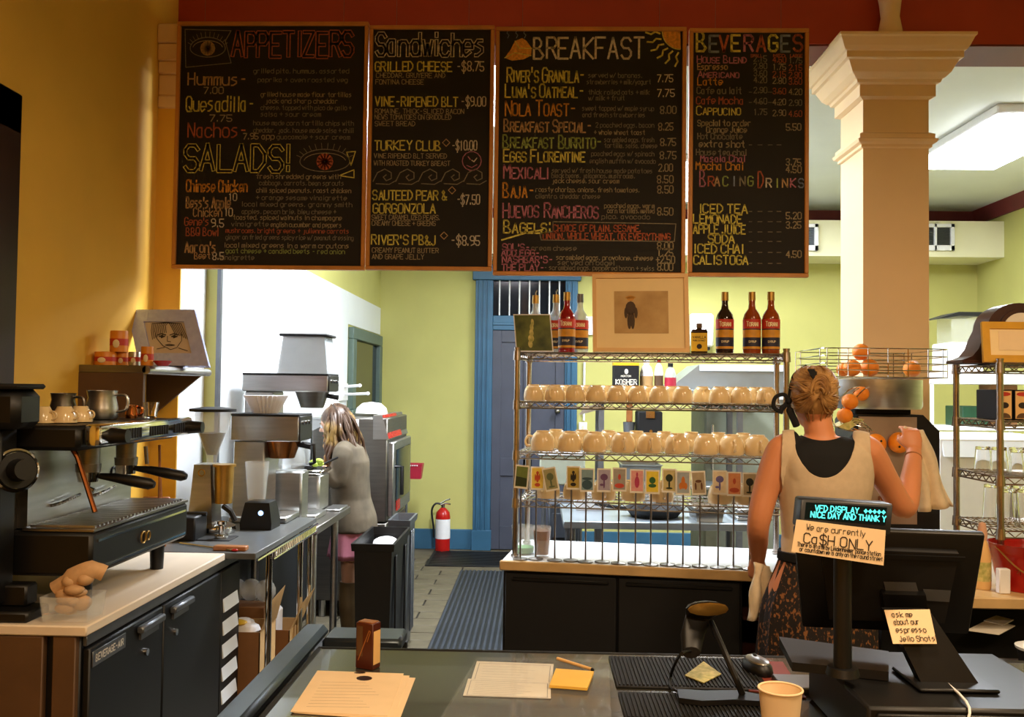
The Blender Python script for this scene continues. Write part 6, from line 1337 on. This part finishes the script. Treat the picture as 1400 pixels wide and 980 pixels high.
def ering(c, rx, ry, rot=0, n=24, p=1.0):
    return [c + Vector((math.cos(rot) * rx * math.cos(a) - math.sin(rot) * ry * math.sin(a), math.sin(rot) * rx * math.cos(a) + math.cos(rot) * ry * math.sin(a), 0)) for a in [2 * math.pi * k / n for k in range(n)]]
def add_hand(mb, w, d, n, s=1.0, curl=.9, thumb=1):
    """palm from wrist w along d, palm facing n; fingers curl towards n"""
    d = d.normalized(); n = (n - d * n.dot(d)).normalized(); u = d.cross(n) * thumb
    mb.loft([[w + d * t * s + (u * math.cos(a) * wx + n * math.sin(a) * th) * s for a in [k * math.pi / 6 for k in range(12)]] for t, wx, th in ((-.015, .024, .019), (.015, .033, .018), (.05, .04, .015), (.082, .038, .012), (.09, .03, .008))])
    for i, (off, L) in enumerate(((-.028, .062), (-.0095, .072), (.0095, .068), (.028, .054))):
        p = w + (d * .08 + u * -off) * s; pts = [p - d * .02 * s, p]; dd = d.copy(); ang = curl * (.55 + .08 * i)
        for fr in (.42, .32, .26):
            dd = (dd * math.cos(ang) + n * math.sin(ang)).normalized(); p = p + dd * L * fr * s; pts.append(p)
            n2 = (n * math.cos(ang) - d * math.sin(ang))
        mb.tube(catmull(pts, 3), [.0085 * s] * (3 * (len(pts) - 1)) + [.0068 * s], 8)
    p = w + (d * .02 + u * .028) * s; mb.tube(catmull([p - u * .015 * s, p + (d * .022 + u * .014 + n * .008) * s, p + (d * .045 + u * .016 + n * .022) * s, p + (d * .062 + u * .006 + n * .032) * s], 3), [.013 * s] * 3 + [.0105 * s] * 3 + [.009 * s] * 3 + [.007 * s], 8)
def limb(mb, pts, rs, n=5, seg=14):
    q = catmull(pts, n); m_ = len(q); r = []
    for i in range(m_):
        t = i / (m_ - 1) * (len(rs) - 1); k = min(int(t), len(rs) - 2); r.append(rs[k] * (1 - (t - k)) + rs[k + 1] * (t - k))
    mb.tube(q, r, seg)
def head(mb, c, fwd, s=1.0, side=None):
    """skull, jaw, nose, ears; fwd = facing direction"""
    f = fwd.normalized(); r = f.cross(V(0, 0, 1)).normalized(); up = r.cross(f)
    M = Matrix((r, f, up)).transposed()
    mb.sph(c, (.073 * s, .092 * s, .098 * s), 22, 16, M); mb.sph(c + (f * .028 - up * .055) * s, (.055 * s, .06 * s, .055 * s), 18, 12, M)
    mb.tube([c + (f * .09 + up * .012) * s, c + (f * .104 - up * .018) * s, c + (f * .102 - up * .026) * s], [.006 * s, .011 * s, .008 * s], 8)
    mb.sph(c + (f * .086 - up * .052) * s, (.022 * s, .008 * s, .007 * s), 10, 6, M)
    for e in (-1, 1): mb.sph(c + (r * e * .074 - up * .012) * s, (.009 * s, .018 * s, .03 * s), 10, 8, M); mb.sph(c + (r * e * .03 + f * .078 + up * .018) * s, (.02 * s, .01 * s, .009 * s), 10, 6, M)
    return f, r, up
def face_parts(t, c, f, r, up, s=1.0):
    for e in (-1, 1):
        ey = MB().sph(c + (r * e * .03 + f * .083 + up * .006) * s, .0115 * s, 12, 8).build('eye', 'white_plastic', t); MB().sph(c + (r * e * .03 + f * .0925 + up * .006) * s, .005 * s, 10, 6).build('iris', 'dark_wood', ey)
        MB().tube([c + (r * e * .045 + f * .082 + up * .026) * s, c + (r * e * .03 + f * .09 + up * .03) * s, c + (r * e * .014 + f * .09 + up * .027) * s], .003 * s, 6).build('eyebrow', 'hair_brown', t)
    MB().tube([c + (-r * .02 + f * .087 - up * .05) * s, c + (f * .096 - up * .051) * s, c + (r * .02 + f * .087 - up * .05) * s], .004 * s, 6).build('mouth', 'red_pink', t)
# ---- woman at the juicer, seen from behind
WY = 3.25
wm = thing('person', 'blond woman in cream tank top, back turned, wiping the juicer with a towel', 'person')
hc = P(1112, 545, WY + .02)
mb = MB(); fw_, rr_, uu_ = head(mb, hc, V(.18, 1, -.12), 1.0)
limb(mb, [P(1116, 568, WY + .01), P(1120, 590, WY), P(1124, 612, WY)], [.05, .05, .062], 4, 18)
tor = [(1124, 596, .062, .052), (1125, 602, .105, .062), (1126, 609, .15, .075), (1127, 620, .172, .088), (1127, 640, .168, .098), (1127, 665, .158, .102), (1126, 700, .142, .095), (1124, 735, .13, .09), (1122, 765, .142, .098), (1120, 800, .175, .118), (1120, 835, .185, .125), (1120, 862, .172, .115), (1120, 875, .13, .09)]
mb.loft([ering(P(x, y, WY), rx, ry, 0, 28) for x, y, rx, ry in tor])
# shoulder blades and deltoids, arms
Ls, Rs = P(1069, 617, WY), P(1186, 618, WY)
mb.sph(P(1100, 640, WY - .055), (.05, .03, .07), 14, 10); mb.sph(P(1156, 640, WY - .055), (.05, .03, .07), 14, 10)
Le, Lw = P(1037, 716, WY - .01), P(1036, 764, WY + .15)
limb(mb, [P(1092, 606, WY), Ls, (Ls + Le) / 2 + V(-.012, 0, 0), Le, (Le + Lw) / 2, Lw], [.04, .056, .046, .039, .036, .026], 6, 16)
Re, Rw = P(1237, 694, WY + .09), P(1250, 617, WY + .26)
limb(mb, [P(1163, 606, WY), Rs, (Rs + Re) / 2 + V(0, 0, -.004), Re, (Re + Rw) / 2 + V(.004, 0, 0), Rw], [.04, .056, .046, .040, .038, .026], 6, 16)
add_hand(mb, Lw, V(.02, .35, -.9), V(.6, .8, .2), .95, .95, 1)
add_hand(mb, Rw, V(-.02, .35, .95), V(.1, 1, -.3), .95, 1.15, 1)
for e in (-1, 1):
    hp = P(1120, 850, WY) + V(e * .09, 0, 0); limb(mb, [hp, V(hp.x + e * .01, WY + .01, .48), V(hp.x + e * .015, WY + .03, .1)], [.085, .058, .036], 6, 16)
    mb.loft([[V(hp.x + e * .015 + rx * math.cos(a), WY - .02 + dy + ry * math.sin(a), z) for a in [k * math.pi / 6 for k in range(12)]] for z, rx, ry, dy in ((.004, .042, .12, .06), (.03, .044, .12, .06), (.06, .038, .09, .04), (.1, .034, .05, .01))])
body = skin_body(mb, 'body', 'skin', wm)
face_parts(wm, hc, fw_, rr_, uu_)
def fb(v):
    px, py = proj(v); return min(px - 1079, 1171 - px, py - (603 - 13 * ((px - 1125) / 40) ** 2), 745 - py) * .01
garment(body, 'camisole', 'fabric_black', wm, fb, .0035)
def fc_(v):
    px, py = proj(v); e = math.hypot((px - 1127) / 42, (py - 590) / 63) - 1
    l = 1071 - max(0, 5 - abs(py - 650) * .08); r = 1187 + max(0, 5 - abs(py - 650) * .08)
    return min(e * .4, (px - l) * .01, (r - px) * .01, (765 - py) * .01)
garment(body, 'tank_top', 'fabric_cream', wm, fc_, .008)
for w_, d_ in ((Lw, (Le - Lw).normalized()), (Rw, (Re - Rw).normalized())):
    if w_ is Rw: MB().torus(w_ + d_ * .03, .029, .0028, d_, 22, 6).build('bracelet', 'wood_handle', wm)
# skirt with folds
rg = []
for i in range(15):
    t_ = i / 14; z = 1.045 - t_ * .56; e = .135 + .05 * min(1, t_ * 3.2) + .035 * t_; n_ = 84
    rg.append([V(P(1121, 750, WY).x - .012 * t_ + (e + .010 * t_ * math.sin(9 * a + 2 * t_) + .004 * math.sin(23 * a)) * math.cos(a), WY + (e * .74 + .010 * t_ * math.sin(9 * a + 2 * t_)) * math.sin(a), z) for a in [2 * math.pi * k / n_ for k in range(n_)]])
sk2 = MB().loft(rg, cap=False).build('skirt', 'skirt_print', wm); s_ = sk2.modifiers.new('solid', 'SOLIDIFY'); s_.thickness = .003
MB().loft([ering(V(P(1121, 750, WY).x, WY, z), .137 + k, .104 + k, 0, 40) for z, k in ((1.03, .006), (1.035, .01), (1.062, .008), (1.065, .002))], cap=False).build('waistband', 'fabric_black', wm)
# hair: cap, swept strands, rolled twist, claw clip, black ribbon
Mh = Matrix((rr_, fw_, uu_)).transposed()
hcap = hc + (-fw_ * .014 + uu_ * .018)
hm = MB().sph(hcap, (.083, .098, .098), 26, 18, Mh); hb = bmesh.ops.bisect_plane(hm.bm, geom=hm.bm.verts[:] + hm.bm.edges[:] + hm.bm.faces[:], plane_co=hc + fw_ * .045 - uu_ * .0, plane_no=(fw_ * .8 - uu_ * .6), clear_outer=True)
hair = hm.build('hair', 'hair_blond', wm)
def hp_(a, b, k=1.0): # point on head: a around (0=back, + right), b up
    d = (-fw_ * math.cos(a) * math.cos(b) + rr_ * math.sin(a) * math.cos(b) + uu_ * math.sin(b)); return hcap + Vector(Mh @ V(d.dot(rr_) * .084, d.dot(fw_) * .1, d.dot(uu_) * .099)) * k
rs = random.Random(3); sm_ = MB()
for i in range(110):
    a0 = rs.uniform(-1.9, 1.9); b0 = rs.uniform(.2, 1.35); a1 = .15 + rs.uniform(-.25, .25) + (a0 > 0) * .05; b1 = rs.uniform(-.35, .3)
    sm_.tube(catmull([hp_(a0, b0, 1.0), hp_(a0 * .75 + a1 * .25, b0 * .7 + b1 * .3, 1.03), hp_(a0 * .35 + a1 * .65, b0 * .3 + b1 * .7, 1.07), hp_(a1, b1, 1.05)], 5), [.004] * 3 + [rs.uniform(.0028, .0062)] * 10 + [.003] * 3, 6, flat=.7)
for i in range(60):
    a0 = rs.choice((-1, 1)) * rs.uniform(.8, 1.7); b0 = rs.uniform(-.75, -.1)
    sm_.tube(catmull([hp_(a0, b0, 1.0), hp_(a0 * .6, b0 - .06, 1.04), hp_(a0 * .2, b0 * .6, 1.07), hp_(.1, b0 * .3 + .1, 1.09)], 5), [.004] * 3 + [rs.uniform(.0028, .0055)] * 10 + [.003] * 3, 6, flat=.7)
sm_.build('strands', 'hair_blond', hair)
tw = MB()
for j in range(26):
    r0 = rs.uniform(.014, .036); s0 = rs.uniform(-.6, .6); cx_, cz_ = rs.uniform(.02, .2), rs.uniform(-.15, .22)
    tw.tube([hp_(cx_, cz_, 1.07) + rr_ * (r0 * .8 * math.cos(k * .36 + s0)) + uu_ * (r0 * 1.3 * math.sin(k * .36 + s0)) - fw_ * (.012 + .006 * math.sin(k * .5)) for k in range(9)], [.002] + [rs.uniform(.003, .0055)] * 7 + [.002], 6)
tw.build('twisted_bun', 'hair_blond', hair)
for i in range(9):
    a0 = rs.uniform(-.9, .9)
    if i < 6: MB().tube(catmull([hp_(a0, -.75, .98), hp_(a0, -1.05, 1.05), hp_(a0 + rs.uniform(-.2, .2), -1.2, 1.12)], 4), [.0022] * 8 + [.0008], 5).build('loose_strand', 'hair_blond', hair)
cc = hp_(-.06, .36, 1.14); ck2 = MB()
ck2.loft([[cc + rr_ * (sx * .011) + uu_ * (z) + rr_ * (-z * .55) - fw_ * d_ for sx, d_ in ((-1, 0), (1, 0), (1, .012), (-1, .012))] for z in (-.032, .03)])
for k in range(5): ck2.tube([cc + uu_ * (-.028 + k * .013) + rr_ * (.02 - k * .007 - .0), cc + uu_ * (-.03 + k * .013) + rr_ * (.034 - k * .007) + fw_ * .01], [.003, .0018], 6)
ck2.build('claw_clip', 'fabric_black', hair)
rb = MB(); kn_ = P(1078, 548, WY - .01)
rb.sph(kn_, (.012, .012, .014), 10, 8)
rb.tube(catmull([kn_, kn_ + V(-.015, 0, .022), kn_ + V(-.045, 0, .012), kn_ + V(-.052, 0, -.02), kn_ + V(-.03, 0, -.035), kn_ + V(-.005, 0, -.01)], 5), .0045, 8, flat=1.6)
rb.tube(catmull([kn_, kn_ + V(.004, 0, -.03), kn_ + V(.02, -.005, -.07), kn_ + V(.028, -.005, -.09)], 5), [.007] * 5 + [.013] * 10 + [.008], 8)
rb.tube(catmull([kn_, kn_ + V(-.02, 0, -.02), kn_ + V(-.03, 0, -.045)], 5), [.005] * 5 + [.009] * 6, 8)
rb.tube(catmull([kn_, hp_(-1.3, .15, 1.03), hp_(-1.5, .7, 1.03), hp_(-1.6, 1.3, 1.03)], 5), .005, 7)
rb.build('hair_ribbon', 'fabric_black', wm)
# towel in the right hand and cloth in the left
def drape(name, tops, bots, m, label, th=.006, n=10, w=16, wob=.012):
    r_ = random.Random(5); grid = []
    for i in range(n + 1):
        t_ = i / n; row = []
        for j in range(w + 1):
            s = j / w; a = tops[0].lerp(tops[1], s); b = bots[0].lerp(bots[1], s); p = a.lerp(b, t_)
            row.append(p + V(0, wob * math.sin(s * 13 + t_ * 2.2) * (.3 + t_), 0) + V(.006 * math.sin(t_ * 9 + s * 5), 0, 0))
        grid.append(row)
    mb = MB(); vs = [[mb.bm.verts.new(p) for p in r] for r in grid]
    for i in range(n):
        for j in range(w): mb.face((vs[i][j], vs[i][j + 1], vs[i + 1][j + 1], vs[i + 1][j]))
    o = mb.build(name, m, smooth=180); s_ = o.modifiers.new('solid', 'SOLIDIFY'); s_.thickness = th
    return tag(o, label, 'towel')
hY = WY + .3
drape('hand_towel', (P(1235, 583, hY), P(1262, 588, hY + .03)), (P(1258, 700, hY + .02), P(1303, 692, hY + .08)), 'towel', 'long cream towel hanging from the woman\'s raised right hand', .008, 14, 18, .016)
drape('bar_cloth', (P(1030, 768, WY + .1), P(1052, 774, WY + .12)), (P(1024, 850, WY + .08), P(1054, 838, WY + .1)), 'towel', 'crumpled cream cloth hanging from the woman\'s lowered left hand', .008, 12, 14, .014)
# ---- girl at the chrome cooker, in profile
GY = 5.62
gl = thing('person', 'girl with long wavy hair in brown jacket, pink skirt and boots, facing left', 'person')
gh = P(459, 579, GY); mb = MB(); gf, gr_, gu = head(mb, gh, V(-1, -.12, -.32), .98)
limb(mb, [P(463, 590, GY), P(472, 608, GY)], [.045, .05], 4)
mb.loft([ering(P(x, y, GY), rx, ry, 0, 22) for x, y, rx, ry in ((473, 603, .05, .06), (476, 612, .075, .14), (478, 630, .095, .16), (477, 655, .09, .145), (478, 680, .085, .12), (482, 705, .1, .14), (484, 725, .105, .15), (484, 740, .08, .12))])
hands = []
for e, ex, ey_, wx, wy in ((-1, 462, 657, 441, 640), (1, 466, 660, 443, 652)):
    sh_ = P(476, 617, GY) + V(0, e * .15, 0); el_ = P(ex, ey_, GY + e * .17); wr = P(wx, wy, GY - .14 + e * .07)
    limb(mb, [P(476, 613, GY) + V(0, e * .09, 0), sh_, el_, wr], [.035, .048, .04, .027], 5); add_hand(mb, wr, V(-.9, -.4, -.2), V(0, 0, -1), .85, .7, e)
    hands.append((sh_, el_, wr))
for e in (-1, 1):
    fx = P(482, 800, GY).x; limb(mb, [P(484, 735, GY) + V(0, e * .075, 0), V(fx, GY + e * .08, .42), V(fx + .01, GY + e * .08, .08)], [.075, .05, .035], 5)
gb = skin_body(mb, 'body', 'skin_pale', gl, .007, 4); face_parts(gl, gh, gf, gr_, gu, .98)
# jacket: loose shell over the torso and the sleeves
jk = MB(); jk.loft([ering(P(x, y, GY), rx + .02, ry + .02, 0, 26) for x, y, rx, ry in ((474, 604, .05, .06), (476, 611, .08, .145), (478, 630, .1, .165), (478, 655, .1, .155), (480, 680, .1, .14), (484, 705, .118, .155), (485, 724, .12, .165))])
for sh_, el_, wr in hands: limb(jk, [P(476, 612, GY), sh_, el_, el_.lerp(wr, .75)], [.05, .062, .055, .04], 5)
jo = skin_body(jk, 'jacket', 'jacket_brown', gl, .009, 3)
n_ = 60; rg = []
for i in range(8):
    t_ = i / 7; z = P(484, 712, GY).z - t_ * .21
    rg.append([V(P(484, 700, GY).x + (.12 + .03 * t_ + .01 * t_ * math.sin(10 * a)) * math.cos(a), GY + (.165 + .03 * t_ + .01 * t_ * math.sin(10 * a)) * math.sin(a), z) for a in [2 * math.pi * k / n_ for k in range(n_)]])
o = MB().loft(rg, cap=False).build('skirt', 'skirt_pink', gl); s_ = o.modifiers.new('solid', 'SOLIDIFY'); s_.thickness = .004
fx = P(482, 800, GY).x
for e in (-1, 1):
    bt = MB(); limb(bt, [V(fx, GY + e * .08, .44), V(fx, GY + e * .08, .3), V(fx + .01, GY + e * .08, .12), V(fx + .01, GY + e * .08, .06)], [.062, .066, .052, .05], 5, 18)
    bt.loft([[V(fx - .05 + rx * math.cos(a), GY + e * .08 + ry * math.sin(a), z) for a in [k * math.pi / 7 for k in range(14)]] for z, rx, ry in ((0, .12, .045), (.03, .122, .047), (.06, .1, .042), (.1, .06, .038))]); bt.build('boot', 'boot_leather', gl)
hcg = gh + (-gf * .012 + gu * .016); Mg = Matrix((gr_, gf, gu)).transposed()
hm = MB().sph(hcg, (.082, .098, .1), 22, 16, Mg); bmesh.ops.bisect_plane(hm.bm, geom=hm.bm.verts[:] + hm.bm.edges[:] + hm.bm.faces[:], plane_co=gh + gf * .05, plane_no=(gf * .85 - gu * .5), clear_outer=True)
hg = hm.build('hair', 'hair_brown', gl); rs = random.Random(11); lk = MB(); lk2 = MB()
for i in range(64):
    a = rs.uniform(-2.0, 2.0); b = rs.uniform(-.1, 1.3); d = (-gf * math.cos(a) * math.cos(b) + gr_ * math.sin(a) * math.cos(b) + gu * math.sin(b))
    p0 = hcg + Vector(Mg @ V(d.dot(gr_) * .083, d.dot(gf) * .098, d.dot(gu) * .1)); out = V(d.x, d.y, 0); out = out.normalized() if out.length > .1 else V(1, 0, 0)
    pts = [hcg + gu * .09, p0]; L_ = rs.uniform(.26, .36); ph = rs.uniform(0, 6)
    for k in range(1, 8): t_ = k / 7; pts.append(V(p0.x, p0.y, hcg.z + min(0, p0.z - hcg.z)) + V(.05 * t_, 0, -L_ * t_) + out * (.03 + .03 * t_ + .013 * math.sin(ph + t_ * 11)) + V(.01 * math.cos(ph + t_ * 13), .01 * math.sin(ph + t_ * 9), 0))
    q_ = catmull(pts, 3)
    if i % 3 == 0: q3 = [x_ + out * .006 for x_ in q_[11:]]; lk2.tube(q3, [.003] + [.0095] * (len(q3) - 3) + [.006, .002], 6)
    lk.tube(q_, [.006] * 3 + [rs.uniform(.008, .012)] * (len(q_) - 5) + [.006, .002], 6)
lk.build('hair_locks', 'hair_brown', hg); lk2.build('blond_ends', 'hair_blond', hg, label='blond ends of the wavy hair')
sp0 = P(432, 640, GY - .3); one(MB().tube([P(462, 625, GY - .25), P(441, 635, GY - .28)], .006, 8).box(sp0.x - .02, sp0.x + .04, GY - .3, GY - .27, sp0.z - .02, sp0.z + .01, .004), 'kitchen_knife', 'black_plastic', 'black-handled utensil held over the chrome cooker by the girl', 'utensil')
# ================================================================ origins: put every thing's origin at its base
bpy.context.view_layer.update()
def _bb(o, M, acc):
    if o.type == 'MESH':
        for c in o.bound_box: acc.append(M @ Vector(c))
    for ch in o.children: _bb(ch, M @ ch.matrix_basis, acc)
for o in list(COL.objects):
    if o.parent or o.type not in ('EMPTY', 'MESH'): continue
    if o.type == 'MESH' and o.data.users > 1: continue
    acc = []; _bb(o, Matrix.Identity(4), acc)
    if not acc: continue
    lo = [min(p[i] for p in acc) for i in range(3)]; hi = [max(p[i] for p in acc) for i in range(3)]
    base = Vector(((lo[0] + hi[0]) / 2, (lo[1] + hi[1]) / 2, lo[2]))
    o.location = o.matrix_basis @ base
    if o.type == 'MESH': o.data.transform(Matrix.Translation(-base))
    for ch in o.children: ch.location = ch.location - base
